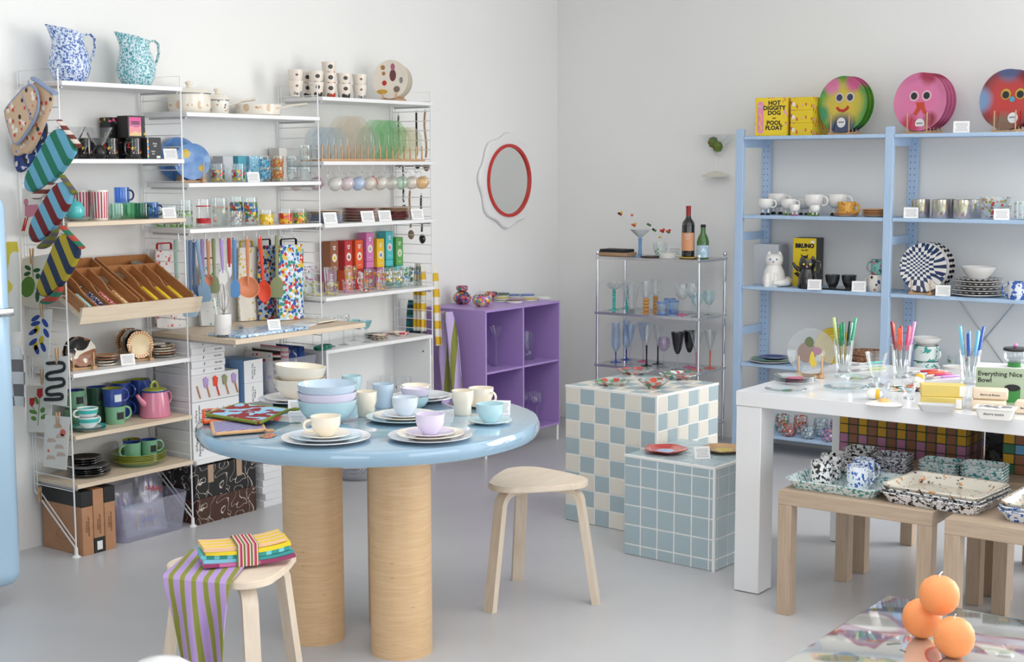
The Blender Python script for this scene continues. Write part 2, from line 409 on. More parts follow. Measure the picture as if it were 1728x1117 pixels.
# low white cabinet in the last bay
cab = thing('white_cabinet', 'low open white cabinet with clear glasses inside, under glassware shelf', 'cabinet', (5.345, 4.9, 0.27))
x0, x1, y0, y1, z0, z1 = -0.397, 0.397, -0.135, 0.13, 0, 0.42; t = 0.014
MB().rbox(x0-0.005, x1+0.005, y0-0.004, y1, z1-0.018, z1, 0.0015, 1).build('top_panel', white_paint, cab)
MB().box(x0, x1, y0, y1, z0, z0+t).build('bottom_panel', white_paint, cab)
for xx in (x0, x1-t): MB().box(xx, xx+t, y0, y1, z0+t, z1-0.018).build('side_panel', white_paint, cab)
MB().box(x0+t, x1-t, y1-0.008, y1, z0+t, z1-0.018).build('back_panel', white_paint, cab)
CABZ = 0.27+t
for (u, v) in ((-0.09, 0.33), (-0.09, 0.14), (0.10, 0.37), (0.10, 0.12)):
    m = MB(); m.m = Matrix.Translation((x1-t-0.0005, u, v)) @ Matrix.Rotation(-PI/2, 4, 'Y'); m.lathe([(0, 0.002), (0.004, 0.002), (0.004, 0)], 10)
    m.build('peg_hole', ink, cab)
# ================================================================== purple cube shelf
purple = mat('purple_lacquer', C(177, 147, 210), 0.4)
pc = thing('purple_shelf', 'purple four-cube shelf on thin white legs by the corner', 'shelf', (6.34, 4.79, 0))
x0, x1, y0, y1, z0, z1 = -0.35, 0.355, -0.195, 0.215, 0.09, 0.805; t = 0.012
MB().rbox(x0, x1, y0, y1, z1-t, z1, 0.001, 1).build('top_panel', purple, pc); MB().rbox(x0, x1, y0, y1, z0, z0+t, 0.001, 1).build('bottom_panel', purple, pc)
for xx in (x0, x1-t): MB().rbox(xx, xx+t, y0, y1, z0+t, z1-t, 0.001, 1).build('side_panel', purple, pc)
MB().box(x0+t, x1-t, y1-0.008, y1, z0+t, z1-t).build('back_panel', purple, pc)
MB().rbox(-0.006, 0.006, y0+0.002, y1-0.008, z0+t, z1-t, 0.001, 1).build('divider', purple, pc)
for xx in (x0+t, 0.006): MB().rbox(xx, xx+0.331, y0+0.002, y1-0.008, 0.458, 0.470, 0.001, 1).build('shelf', purple, pc)
for xx in (x0+0.012, x1-0.012):
    for yy in (y0+0.012, y1-0.012): MB().lathe([(0, 0), (0.008, 0), (0.008, 0.09), (0, 0.09)], 10, c=(xx, yy, 0)).build('leg', white_paint, pc)
# ================================================================== chrome rack
CX0, CX1, CY0, CY1 = 6.90, 7.20, 3.81, 4.475; CZ = (1.055, 0.735, 0.43, 0.12)
cr = thing('chrome_rack', 'slender chrome tube rack with glass shelves against right wall', 'rack', ((CX0+CX1)/2, (CY0+CY1)/2, 0))
hx, hy = (CX1-CX0)/2, (CY1-CY0)/2
shelf_glass = glass('smoky_shelf_glass', (0.86, 0.88, 0.90), 1.4, 0.03, 0.3, (0.72, 0.74, 0.76, 1))
for sx in (-1, 1):
    for sy in (-1, 1):
        p = MB().lathe([(0, 0), (0.007, 0), (0.009, 0.005), (0.0085, 0.02), (0.0085, 1.05), (0, 1.05)], 12, c=(sx*hx, sy*hy, 0)).build('post', chrome, cr)
        MB().lathe([(0, 1.05), (0.008, 1.052), (0.006, 1.058), (0.011, 1.068), (0.012, 1.075), (0.010, 1.083), (0, 1.087)], 12, c=(sx*hx, sy*hy, 0)).build('finial', chrome, p)
for z in CZ:
    b = MB(); e = 0.012
    for q in ((-hx-e, hx+e, -hy-e, -hy), (-hx-e, hx+e, hy, hy+e), (-hx-e, -hx, -hy, hy), (hx, hx+e, -hy, hy)): b.box(q[0], q[1], q[2], q[3], z-0.016, z-0.001)
    s = b.build('shelf_frame', mat('satin_chrome', C(214, 216, 220), 0.22, 0.7), cr); MB().box(-hx, hx, -hy, hy, z-0.007, z-0.001).build('glass_shelf', shelf_glass, s)
# ================================================================== tiled cubes
tile_b = mat('pale_blue_tile', None, 0.22, fn=lambda nb: nb.ramp(nb.noise(6), [(0.3, C(165, 184, 191)), (0.7, C(173, 191, 197))], 'LINEAR'))
tile_c = mat('cream_tile', None, 0.25, fn=lambda nb: nb.ramp(nb.noise(6), [(0.3, C(226, 221, 210)), (0.7, C(231, 227, 217))], 'LINEAR'))
grout = mat('white_grout', C(238, 238, 236), 0.7)
def tiled(name, label, loc, rz, W, D, H, cols_w, cols_d, rows, tint):
    """W runs along local x (faces -y local), D along local y (faces -x local)"""
    r = thing(name, label, 'plinth', loc, rz)
    MB().rbox(-W/2, W/2, -D/2, D/2, 0.0, H, 0.003, 1).build('grout_core', grout, r)
    def tmesh(w, h, m):
        def mk():
            b = MB(); g_ = 0.0028; k = 0.0022; a = 0.0012
            b.add([(g_, 0, g_), (w-g_, 0, g_), (w-g_, 0, h-g_), (g_, 0, h-g_), (g_+a, -k, g_+a), (w-g_-a, -k, g_+a), (w-g_-a, -k, h-g_-a), (g_+a, -k, h-g_-a)],
                  [(4, 5, 6, 7), (0, 1, 5, 4), (1, 2, 6, 5), (2, 3, 7, 6), (3, 0, 4, 7)]); return b.mesh('tile', m)
        return cached(('tile', round(w, 4), round(h, 4), m.name), mk)
    k = 0.0026; e = 0.007
    MB().box(-W/2-k, -W/2+e, -D/2-k, -D/2+e, 0, H+k).build('edge_trim', grout, r); MB().box(-W/2+e, W/2, -D/2-k, -D/2+e, H-e, H+k).build('edge_trim', grout, r); MB().box(-W/2-k, -W/2+e, -D/2+e, D/2, H-e, H+k).build('edge_trim', grout, r)
    zs = [0]
    for h in rows: zs.append(zs[-1]+h)
    xs = [-W/2]
    for q in cols_w: xs.append(xs[-1]+q)
    ys = [D/2]
    for q in cols_d: ys.append(ys[-1]-q)
    nx, ny = len(cols_w), len(cols_d)
    for j, h in enumerate(rows):
        for i, q in enumerate(cols_w): obj('tile', tmesh(q, h, tint(i+ny, j, 'f')), r, (xs[i], -D/2, zs[j]))
        for i, q in enumerate(cols_d): obj('tile', tmesh(q, h, tint(i, j, 's')), r, (-W/2, ys[i], zs[j]), (0, 0, -PI/2))
    for i, q in enumerate(cols_w):
        for j, d in enumerate(cols_d): obj('tile', tmesh(q, d, tint(i+j, len(rows), 't')), r, (xs[i], ys[j+1], H), (-PI/2, 0, 0))
    return r
def chk(i, j, f): return tile_c if (i+j) % 2 else tile_b
def chk_top(i, j, f): return (tile_c if (i+j) % 2 else tile_b)
BIG = tiled('tiled_plinth', 'tall tiled cube in blue and cream checks, glass plates on top', (5.372, 3.245, 0), math.radians(-4), 0.48, 0.49, 0.607, [0.08]*6, [0.49/6]*6, [0.607/8]*8, chk)
SMALL = tiled('tiled_plinth', 'short pale blue tiled cube with white grout lines', (5.025, 2.772, 0), math.radians(-3), 0.424, 0.424, 0.41, [0.024]+[0.08]*5, [0.08]*5+[0.024], [0.045, 0.081, 0.081, 0.081, 0.081, 0.041], lambda i, j, f: tile_b)
# ================================================================== blue wooden shelf
def ivar_blue(nb): return nb.ramp(nb.noise(5, 3, nb.map(scale=(8, 8, 1))), [(0.3, C(174, 200, 230)), (0.7, C(182, 207, 235))], 'LINEAR')
blue = mat('sky_blue_paint', None, 0.5, fn=ivar_blue)
def holes(nb):
    c = ivar_blue(nb); o = nb.sep()
    zf = nb.math('SUBTRACT', nb.math('FRACT', nb.math('MULTIPLY', o[2], 1/0.032)), 0.5); yf = nb.math('SUBTRACT', nb.math('ABSOLUTE', o[1]), 0.0115)
    d = nb.math('ADD', nb.math('POWER', nb.math('MULTIPLY', zf, 0.032), 2.0), nb.math('POWER', yf, 2.0))
    return nb.mix(nb.lt(d, 0.0028**2), c, C(50, 58, 70))
blue_holes = mat('sky_blue_paint_with_peg_holes', None, 0.5, fn=holes)
IX, IY = 7.0, [3.618, 2.775, 1.93]; IZ = (1.728, 1.304, 0.918, 0.495, 0.109)
iv = thing('blue_shelving_unit', 'sky blue wooden shelving unit against the right wall', 'shelving', (7.14, 2.775, 0))
pm = MB().rbox(-0.014, 0.014, -0.022, 0.022, 0, 1.765, 0.002, 1).mesh('post', blue); pmb = MB().rbox(-0.014, 0.014, -0.026, 0.026, 0, 1.765, 0.002, 1).mesh('post', blue_holes)
cm = MB().box(-0.13, 0.13, -0.010, 0.010, -0.022, 0.022).mesh('crosspiece', blue)
for y in IY:
    obj('post', pm, iv, (IX-7.14, y-2.775, 0)); obj('post', pmb, iv, (7.28-7.14, y-2.775-0.02, 0))
    for z in (1.69, 1.185, 0.665, 0.15): obj('crosspiece', cm, iv, (0.0, y-2.775-0.006, z))
for k in range(2):
    for z in IZ:
        MB().rbox(-0.152, 0.145, IY[k+1]-2.775+0.010, IY[k]-2.775-0.024, z-0.019, z, 0.002, 1).build('shelf_board', blue, iv)
for s in (1, -1): MB().tube([(0.155, -0.42-s*0.41, 0.15), (0.155, -0.42+s*0.41, 1.22)], 0.003, 5).build('cross_brace', steel, iv)
# ================================================================== white table, side tables
gloss_white = mat('high_gloss_white', C(229, 230, 232), 0.12)
wt = thing('white_table', 'glossy white rectangular table with thick square legs', 'table', (5.115, 1.6, 0))
MB().rbox(-0.485, 0.485, -0.80, 0.797, 0.698, 0.752, 0.0015, 1).build('table_top', gloss_white, wt)
for sx in (-1, 1):
    for sy in (-1, 1): MB().rbox(sx*0.43-0.053, sx*0.43+0.053, sy*0.745-0.05, sy*0.745+0.05, 0.003, 0.697, 0.0015, 1).build('leg', gloss_white, wt)
oak = mat('white_stained_oak', None, 0.5, fn=wood(C(190, 170, 149), C(174, 152, 130), 1, 7, 20)); oakz = mat('white_stained_oak_upright', None, 0.5, fn=wood(C(190, 170, 149), C(172, 150, 128), 2, 7, 20))
LT = 0.445
def lack(x, y, label):
    r = thing('side_table', label, 'side table', (x, y, 0), 0, 'square oak side tables')
    obj('table_top', cached('lt', lambda: MB().rbox(-0.275, 0.275, -0.275, 0.275, LT-0.05, LT, 0.0012, 1).mesh('table_top', oak)), r)
    lg = cached('ll', lambda: MB().rbox(-0.025, 0.025, -0.025, 0.025, 0, LT-0.05, 0.0012, 1).mesh('leg', oakz))
    for sx in (-1, 1):
        for sy in (-1, 1): obj('leg', lg, r, (sx*0.25, sy*0.25, 0))
lack(4.745, 1.869, 'square oak side table holding the teal splatter tray')
lack(4.685, 1.257, 'square oak side table holding the blue splatter trays at right edge')
lack(5.385, 1.86, 'square oak side table behind, under the stacked check boxes')
lack(5.345, 1.295, 'square oak side table far back under the white table, right side')
# ================================================================== round table
TC = (3.48, 3.16); TZ = 0.74
def top_col(nb): return nb.ramp(nb.noise(2.2, 3, None, 0.5, 0.6), [(0.35, C(139, 171, 194)), (0.65, C(144, 176, 198))], 'LINEAR')
lac = mat('pale_blue_lacquer', None, 0.05, coat=1.0, fn=top_col)
def drum(nb):
    n = nb.noise(7, 5, nb.map(scale=(1.2, 1.2, 16)), 0.62, 0.5); sp = nb.noise(16, 2, nb.map(scale=(1.0, 1.0, 14)))
    c = nb.ramp(n, [(0.28, C(209, 172, 128)), (0.72, C(227, 194, 154))], 'LINEAR')
    return nb.mix(nb.gt(sp, 0.74), c, C(186, 145, 100))
veneer = mat('curly_maple_veneer', None, 0.35, fn=drum)
rt = thing('round_table', 'round pale blue lacquered table on fat wooden drum legs', 'table', (*TC, 0))
R_ = 0.568
MB().lathe([(0, TZ-0.058), (R_-0.03, TZ-0.058), (R_-0.008, TZ-0.05), (R_, TZ-0.034), (R_, TZ-0.016), (R_-0.006, TZ-0.004), (R_-0.02, TZ), (0, TZ)], 96).build('table_top', lac, rt)
dm = MB().lathe([(0, 0), (0.1, 0), (0.1, TZ-0.058), (0, TZ-0.058)], 48).mesh('leg', veneer)
for (x, y) in ((3.335, 3.287), (3.404, 2.962), (3.645, 3.19)): obj('leg', dm, rt, (x-TC[0], y-TC[1], 0))
# ================================================================== stools
def stool(label, feet, z=0.45):
    c = Vector((sum(f[0] for f in feet)/3, sum(f[1] for f in feet)/3, 0))
    r = thing('stool', label, 'stool', c, 0, 'birch three-legged stools')
    ds = [(Vector((f[0], f[1], 0))-c) for f in feet]; ds.sort(key=lambda d: math.atan2(d.y, d.x))
    out = []
    cr_, rr = 0.110, 0.088          # corner centres and rounding
    for i, d in enumerate(ds):
        u = d.normalized(); a = math.atan2(u.y, u.x)
        for k in range(-7, 8): out.append((u.x*cr_+rr*math.cos(a+k*0.15), u.y*cr_+rr*math.sin(a+k*0.15)))
    # soften the sides outward
    pts = []
    n = len(out)
    for i in range(n):
        p, q = Vector(out[i]), Vector(out[(i+1) % n]); pts.append(tuple(p))
        if (q-p).length > 0.04:
            m_ = (p+q)/2
            for t_ in (0.25, 0.5, 0.75):
                w_ = p.lerp(q, t_); pts.append(tuple(w_*(1+0.045*math.sin(PI*t_))))
    b = MB(); e = 0.004
    ins = [(x*(1-e/0.19), y*(1-e/0.19)) for x, y in pts]
    b.prism(pts, z-0.022+0.003, z-0.003, 'xy'); b.prism(ins, z-0.003, z, 'xy'); b.prism(ins, z-0.022, z-0.019, 'xy')
    b.build('seat', birch, r)
    for d in ds:
        u = d.normalized(); L = d.length; path = [u*0.02+Vector((0, 0, z-0.033)), u*0.10+Vector((0, 0, z-0.033))]
        c0 = 0.165; rad = 0.055
        for k in range(1, 8):
            a = math.radians(90*k/7); path.append(u*(c0-rad+rad*math.sin(a)+0.01)+Vector((0, 0, z-0.033-rad+rad*math.cos(a))))
        path.append(d+Vector((0, 0, 0.0)))
        sd = Vector((-u.y, u.x, 0)); vs = []; fs = []
        for i, p in enumerate(path):
            tdir = (path[min(i+1, len(path)-1)]-path[max(i-1, 0)]).normalized(); nn = sd.cross(tdir).normalized()
            if i == len(path)-1: nn = Vector((u.x, u.y, 0))*(1 if nn.dot(u) > 0 else -1)
            hw, ht = 0.022, 0.0115
            vs += [p+sd*hw+nn*ht, p-sd*hw+nn*ht, p-sd*hw-nn*ht, p+sd*hw-nn*ht]
        for i in range(len(path)-1):
            for k in range(4): fs.append((i*4+k, i*4+(k+1) % 4, i*4+4+(k+1) % 4, i*4+4+k))
        fs += [(0, 1, 2, 3), tuple(len(vs)-4+k for k in (3, 2, 1, 0))]
        MB().add(vs, fs).build('leg', birch_z, r)
    return r
stool('birch stool standing bare in front of tiled cubes', [(3.897, 2.975), (4.269, 3.128), (4.198, 2.722)])
stool('birch stool carrying folded napkins and striped towel', [(2.71+AR.x*r_+AF.x*f_, 2.985+AR.y*r_+AF.y*f_) for r_, f_ in ((0.09, -0.21), (0.15, 0.17), (-0.225, 0.02))])
# ================================================================== fridge, mirror, wall glass, mirror-top table
fridge_blue = mat('pale_blue_enamel', C(176, 208, 232), 0.18, coat=0.4)
fr = thing('fridge', 'pale blue retro fridge with rounded corners and chrome handle', 'fridge', (2.68, 4.72, 0))
MB().rbox(-0.30, 0.30, -0.22, 0.31, 0.05, 1.48, 0.05, 5).build('body', fridge_blue, fr)
dr = MB().rbox(-0.302, 0.302, -0.345, -0.225, 0.075, 1.485, 0.06, 6).build('door', fridge_blue, fr)
h = MB(); h.rbox(0.12, 0.27, -0.385, -0.365, 1.055, 1.085, 0.006, 2); h.box(0.14, 0.17, -0.37, -0.34, 1.06, 1.08); h.box(0.235, 0.265, -0.37, -0.34, 1.06, 1.08); h.build('handle', chrome, dr)
for sx in (-1, 1):
    for yy in (-0.15, 0.25): MB().lathe([(0, 0), (0.02, 0), (0.02, 0.055), (0, 0.055)], 12, c=(sx*0.24, yy, 0)).build('foot', ink, fr)
# mirror
mi = thing('wall_mirror', 'round mirror with red ring and white scalloped frame', 'mirror', (6.775, YW, 1.487))
def scallop(a, r, z): return 1+0.045*math.cos(8*a+0.5)
b = MB(); b.m = Matrix.Rotation(PI/2, 4, 'X'); b.lathe([(0.2, 0.0), (0.262, 0.0), (0.270, 0.006), (0.270, 0.018), (0.264, 0.024), (0.2, 0.024)], 96, wob=scallop); b.lathe([(0, 0.001), (0.21, 0.001)], 48)
b.build('scalloped_frame', white_paint, mi)
b = MB(); b.m = Matrix.Rotation(PI/2, 4, 'X'); b.lathe([(0.196, 0.02), (0.196, 0.034), (0.214, 0.034), (0.214, 0.02)], 64); b.build('red_ring', mat('red_lacquer', C(196, 48, 42), 0.35), mi)
b = MB(); b.m = Matrix.Rotation(PI/2, 4, 'X'); b.lathe([(0, 0.0245), (0.198, 0.0245), (0.198, 0.02), (0, 0.02)], 64); b.build('mirror_glass', mat('mirror_glass', C(232, 234, 232), 0.02, 1.0), mi)
# martini glass fixed to the wall
mg = thing('wall_glass_ornament', 'glass martini with olives mounted flat on right wall', 'ornament', (XW-0.055, 3.905, 1.508))
frost = glass('frosted_wall_glass', (0.93, 0.93, 0.92), 1.2, 0.1, 0.12, (0.9, 0.9, 0.88, 1))
MB().lathe([(0, 0.118), (0.012, 0.122), (0.118, 0.235), (0.122, 0.238), (0.118, 0.238), (0.012, 0.130), (0, 0.127)], 32, sx=0.42).build('bowl', clear, mg)
MB().lathe([(0, 0.015), (0.0055, 0.018), (0.005, 0.12), (0, 0.122)], 12).build('stem', clear_thick, mg)
MB().lathe([(0, 0), (0.085, 0), (0.088, 0.006), (0.03, 0.026), (0, 0.032)], 28, sx=0.6).build('foot', mat('white_ceramic_foot', C(226, 218, 205), 0.2), mg)
olive = mat('olive_green', None, 0.25, fn=speckle(C(96, 122, 44), [C(60, 84, 30)], 30, 0.6))
for (dy, dz) in ((0.012, 0.195), (-0.018, 0.17)):
    q = MB().lathe([(0, -0.032), (0.02, -0.026), (0.031, 0), (0.02, 0.026), (0, 0.032)], 16, c=(-0.015, dy, dz)).build('olive', olive, mg)
    MB().lathe([(0, -0.008), (0.008, 0), (0, 0.008)], 10, c=(-0.042, dy+0.012, dz-0.004)).build('pimento', mat('pimento_red', C(170, 50, 30), 0.3), q)
MB().tube([(-0.03, -0.09, 0.225), (-0.02, 0.02, 0.15)], 0.0015, 5).build('cocktail_pick', steel, mg)
# low table with printed mirror top and orange candles
CT = 0.5
def swirl(nb):
    v = nb.map(scale=(1, 1, 0.01)); n = nb.noise(3.6, 1.2, v, 0.4, 1.3)
    c = nb.ramp(n, [(0.0, C(96, 124, 156)), (0.36, C(142, 166, 190)), (0.415, C(168, 60, 100)), (0.43, C(222, 220, 212)), (0.56, C(226, 225, 218)), (0.575, C(150, 174, 198)), (0.63, C(120, 146, 176)), (0.66, C(196, 84, 122)), (0.70, C(206, 204, 200))], 'LINEAR')
    return nb.mix(nb.gt(nb.noise(11, 1, nb.map(loc=(7, 3, 0)), 0.4, 1.0), 0.73), c, C(96, 104, 70))
ctm = mat('printed_mirror_sheet', None, 0.05, 0.55, spec=0.9, coat=1.0, fn=swirl)
ct = thing('low_table', 'low table with swirling printed mirror top at bottom right', 'table', (2.9, 0.9, 0))
MB().rbox(-0.45, 0.452, -0.47, 0.405, CT-0.02, CT, 0.008, 3).build('table_top', ctm, ct)
MB().box(-0.43, 0.43, -0.45, 0.385, CT-0.05, CT-0.02).build('apron', chrome, ct)
for sx in (-1, 1):
    for yy in (-0.42, 0.355): MB().lathe([(0, 0), (0.015, 0), (0.015, CT-0.05), (0, CT-0.05)], 12, c=(sx*0.4, yy, 0)).build('leg', chrome, ct)
def orange_skin(nb):
    nb.bump(nb.noise(140, 2), 0.25, 0.002); return nb.ramp(nb.noise(6, 2), [(0.3, C(238, 146, 84)), (0.7, C(245, 162, 100))], 'LINEAR')
owax = mat('orange_wax', None, 0.5, sss=0.25, fn=orange_skin)
wick = mat('candle_wick', C(235, 235, 230), 0.8)
rO = 0.0445
def candle(px, py, z, label, tilt):
    # the pixel is the centre of the fruit, z its centre height
    p = atz(px, py, z); o = thing('orange_candle', label, 'candle', (p.x, p.y, z-rO), 0, 'orange-shaped candles stacked in a pyramid')
    MB().lathe([(0, 0.0), (rO*0.4, rO*0.06), (rO*0.72, rO*0.28), (rO*0.93, rO*0.6), (rO, rO), (rO*0.95, rO*1.38), (rO*0.76, rO*1.7), (rO*0.45, rO*1.91), (rO*0.15, rO*1.96), (0, rO*1.93)], 28).build('wax_body', owax, o)
    MB().tube([(0, 0, rO*1.9), (0.001, 0.001, rO*2.04), (0.004+tilt, -0.003, rO*2.18)], 0.0017, 6).build('wick', wick, o); return p
zc = CT+rO
p1 = candle(1556, 1043, zc, 'orange-shaped candle at lower left of the candle pyramid', 0.0)
p2 = candle(1610, 1075, zc, 'orange-shaped candle at lower right of the candle pyramid', -0.006)
for (px, py, zz, lb) in ((1585, 1004, zc+0.070, 'orange-shaped candle on top of the candle pyramid'),): candle(px, py, zz, lb, 0.004)
# ================================================================== makers for tableware
def mpp(p): return (Vector(p)-CPOS).dot(AF)/FPX            # metres per photo pixel at a place
def LS(px, y, z): return Vector((xat(px, y, z), y, z))      # on a left-wall shelf: photo column, distance, height
def RS(px, x, z): return Vector((x, yat(px, x, z), z))      # on a right-wall shelf
FRONT = -PI/2                                               # things on the right wall face -x
def shell(outer, t, rim=None):
    """closed vessel wall from an outside profile; rim: material index of lip, inside gets rim+1 when given as tuple"""
    ri, ii = (rim if isinstance(rim, tuple) else (rim, None))
    p = [q if len(q) > 2 else (q[0], q[1]) for q in outer]
    zb = outer[0][1]; inner = []
    for q in reversed(outer[1:]):
        inner.append((max(q[0]-t, 0.0005), max(q[1], zb+t*1.2)))
    inner[0] = (outer[-1][0]-t, outer[-1][1])
    n0 = len(p)
    seen = []
    for k, q in enumerate(inner):
        if seen and abs(seen[-1][1]-q[1]) < 1e-6 and abs(seen[-1][0]-q[0]) < 1e-6: continue
        seen.append(q)
    res = p + [(r, z, (ri if k == 0 else (ii if ii is not None else 0)) or 0) for k, (r, z) in enumerate(seen)]
    res.append((0, zb+t*1.2, (ii or 0)))
    return res
def handle_pts(r, z0, z1, out, n=8):
    zc, h = (z0+z1)/2, (z1-z0)/2
    pts = [(r-0.003, 0, z1)]
    for i in range(n+1):
        a = PI/2-PI*i/n; pts.append((r+out*math.cos(a)**0.7 if math.cos(a) > 1e-6 else r, 0, zc+h*math.sin(a)))
    pts.append((r-0.003, 0, z0)); return pts
def vessel(name, label, cat, loc, outer, m, t=0.003, rot=0.0, handle=None, hmat=None, rim=None, n=28, group=None, body='body', sx=1.0, tilt=None, extra=None, key=None):
    """handle=(direction in degrees, z0, z1, reach, thickness)"""
    mk = lambda: MB().lathe(shell(outer, t, rim), n, sx=sx).mesh(body, m)
    me = cached(key, mk) if key else mk()
    r_ = rot if not tilt else (tilt[0], tilt[1], rot)
    if not handle and not extra:
        return tag(obj(name, me, None, loc, r_), label, cat, group)
    o = thing(name, label, cat, loc, r_, group); obj(body, me, o)
    if handle:
        a, z0, z1, out, th = handle[:5]
        rr = max(q[0] for q in outer if q[1] >= z0-1e-6) if len(handle) < 6 else handle[5]
        fl = handle[6] if len(handle) > 6 else None
        MB().tube(handle_pts(rr, z0, z1, out), th, 8, flat=fl).build('handle', hmat or (m[0] if isinstance(m, (list, tuple)) else m), o, (0, 0, 0), (0, 0, math.radians(a)))
    if extra: extra(o)
    return o
def mugp(r, h, foot=0.9, lip=1.0): return [(0, 0), (r*foot, 0), (r, h*0.07), (r, h*0.5), (r*lip, h)]
def bowlp(r, h, foot=0.42): return [(0, 0), (r*foot, 0), (r*foot, h*0.06), (r*0.72, h*0.25), (r*0.92, h*0.6), (r, h)]
def cupp(r, h, foot=0.5): return [(0, 0), (r*foot, 0), (r*foot*1.05, h*0.06), (r*0.8, h*0.28), (r*0.96, h*0.6), (r, h)]
def tumbp(r, h, foot=0.8): return [(0, 0), (r*foot, 0), (r*(foot+0.05), h*0.04), (r, h)]
def platep(r, h, t=0.003, well=0.68):
    return [(0, 0), (r*well*0.9, 0), (r*well, h*0.18), (r, h), (r*0.995, h+t*0.6), (r*(well+0.02), h*0.18+t), (r*well*0.9, t), (0, t)]
def plate(name, label, loc, r, h, m, rot=0.0, n=36, group=None, wob=None, cat='plate', t=0.003, well=0.68, key=None):
    mk = lambda: MB().lathe(platep(r, h, t, well), n, wob=wob).mesh(name, m)
    return tag(obj(name, cached(key, mk) if key else mk(), None, loc, rot), label, cat, group)
def wineglass(label, loc, bowl, stem_h, foot_r, mb=None, ms=None, mf=None, stem_r=0.004, t=0.0016, group=None, knops=0, cat='glass', name='wine_glass', rot=0.0, n=24):
    """bowl: outside profile with z measured from the top of the stem"""
    mb = mb or clear; ms = ms or clear_thick; mf = mf or ms
    o = thing(name, label, cat, loc, rot, group)
    MB().lathe([(0, 0), (foot_r, 0), (foot_r, 0.0018), (foot_r*0.35, 0.006), (stem_r*1.2, 0.011), (0, 0.012)], n).build('foot', mf, o)
    if knops:
        pr = [(0, 0.009)]
        for i in range(knops*4+1):
            pr.append((stem_r*(1.0+0.55*abs(math.sin(PI*i/4))), 0.009+(stem_h-0.009)*i/(knops*4)))
        pr.append((0, stem_h+0.001))
    else: pr = [(0, 0.009), (stem_r*1.1, 0.010), (stem_r*0.85, stem_h*0.5), (stem_r*1.15, stem_h), (0, stem_h+0.001)]
    MB().lathe(pr, 10).build('stem', ms, o)
    MB().lathe([(q[0], q[1]+stem_h) + tuple(q[2:]) for q in shell(bowl, t)], n).build('bowl', mb, o)
    return o
def box(name, label, cat, loc, w, d, h, m, rot=0.0, group=None, parts=None, r=0.0012):
    """base centre at loc, front faces local -y"""
    b = MB().rbox(-w/2, w/2, -d/2, d/2, 0, h, r, 1)
    if not parts: return tag(b.build(name, m, None, loc, rot), label, cat, group)
    o = thing(name, label, cat, loc, rot, group); b.build('carton', m, o); parts(o, w, d, h); return o
def patch(o, x0, x1, z0, z1, y, m, name='printed_panel', t=0.0006):
    return MB().box(x0, x1, y-t, y, z0, z1).build(name, m, o)
def cprint(nb):
    o = nb.sep(); z = o[2]
    ln = nb.gt(nb.math('FRACT', nb.math('MULTIPLY', z, 1/0.0042)), 0.55)
    inx = nb.lt(nb.math('ABSOLUTE', o[0]), nb.math('ADD', 0.012, nb.math('MULTIPLY', nb.noise(90, 0, nb.comb(0, 0, z)), 0.012)))
    inz = nb.math('MULTIPLY', nb.gt(z, 0.005), nb.lt(z, 0.031))
    return nb.mix(nb.math('MULTIPLY', nb.math('MULTIPLY', ln, inx), nb.math('MULTIPLY', inz, 0.55)), C(240, 240, 240), C(90, 92, 100))
cardm = mat('printed_price_card', None, 0.6, fn=cprint)
def card_mesh():
    b = MB(); b.add([(-0.024, 0, 0), (0.024, 0, 0), (0.024, 0.0012, 0), (-0.024, 0.0012, 0), (-0.024, 0.012, 0.036), (0.024, 0.012, 0.036), (0.024, 0.0132, 0.036), (-0.024, 0.0132, 0.036)],
        [(3, 2, 1, 0), (4, 5, 6, 7), (0, 1, 5, 4), (1, 2, 6, 5), (2, 3, 7, 6), (3, 0, 4, 7)])
    b.box(-0.022, 0.022, 0, 0.020, 0, 0.0015); return b.mesh('price_card', cardm)
def card(label, loc, rot=-0.35, s=1.25):
    o = tag(obj('price_card', cached('card', card_mesh), None, loc, rot), label, 'price card', 'small white price cards'); o.scale = (s, s, s); return o
def rack(label, loc, rot, n, pitch, w=0.10, h=0.08, cat='plate rack'):
    """two rails joined below, a row of upright dowels on each; rails run along local y"""
    o = thing('plate_rack', label, cat, loc, rot, 'wooden dowel plate racks'); L = pitch*(n-1)
    rail = MB().rbox(-0.009, 0.009, -L/2-0.012, L/2+0.012, 0, 0.014, 0.001, 1).mesh('rail', beech)
    dw = MB().lathe([(0, 0), (0.0035, 0), (0.0035, h-0.014), (0.002, h-0.012), (0, h-0.012)], 8).mesh('dowel', beech_z)
    for s in (-1, 1):
        q = obj('rail', rail, o, (s*w/2, 0, 0))
        for i in range(n): obj('dowel', dw, q, (0, -L/2+pitch*i, 0.013))
    for s in (-1, 1): MB().box(-w/2+0.009, w/2-0.009, s*L/2*0.8-0.006, s*L/2*0.8+0.006, 0.001, 0.010).build('crossbar', beech, o)
    return o
def stand(o, loc, r, lean=8, rot=0.0, z=0.0, th=0.010):
    """stand a plate (local axis z) on its rim, its face to local -y, rim touching loc"""
    a = math.radians(90-lean)
    M = Matrix.Rotation(rot, 4, 'Z') @ Matrix.Rotation(a, 4, 'X')
    o.rotation_euler = M.to_euler(); up = M @ Vector((0, 1, 0))*r
    o.location = Vector(loc)+up-M @ Vector((0, 0, th/2)); return o
cer_white = mat('white_ceramic', C(240, 238, 234), 0.15, coat=0.3)
cer_cream = mat('cream_ceramic', C(238, 230, 212), 0.18, coat=0.3)
cer_black = mat('black_ceramic', C(24, 24, 26), 0.15, coat=0.5)
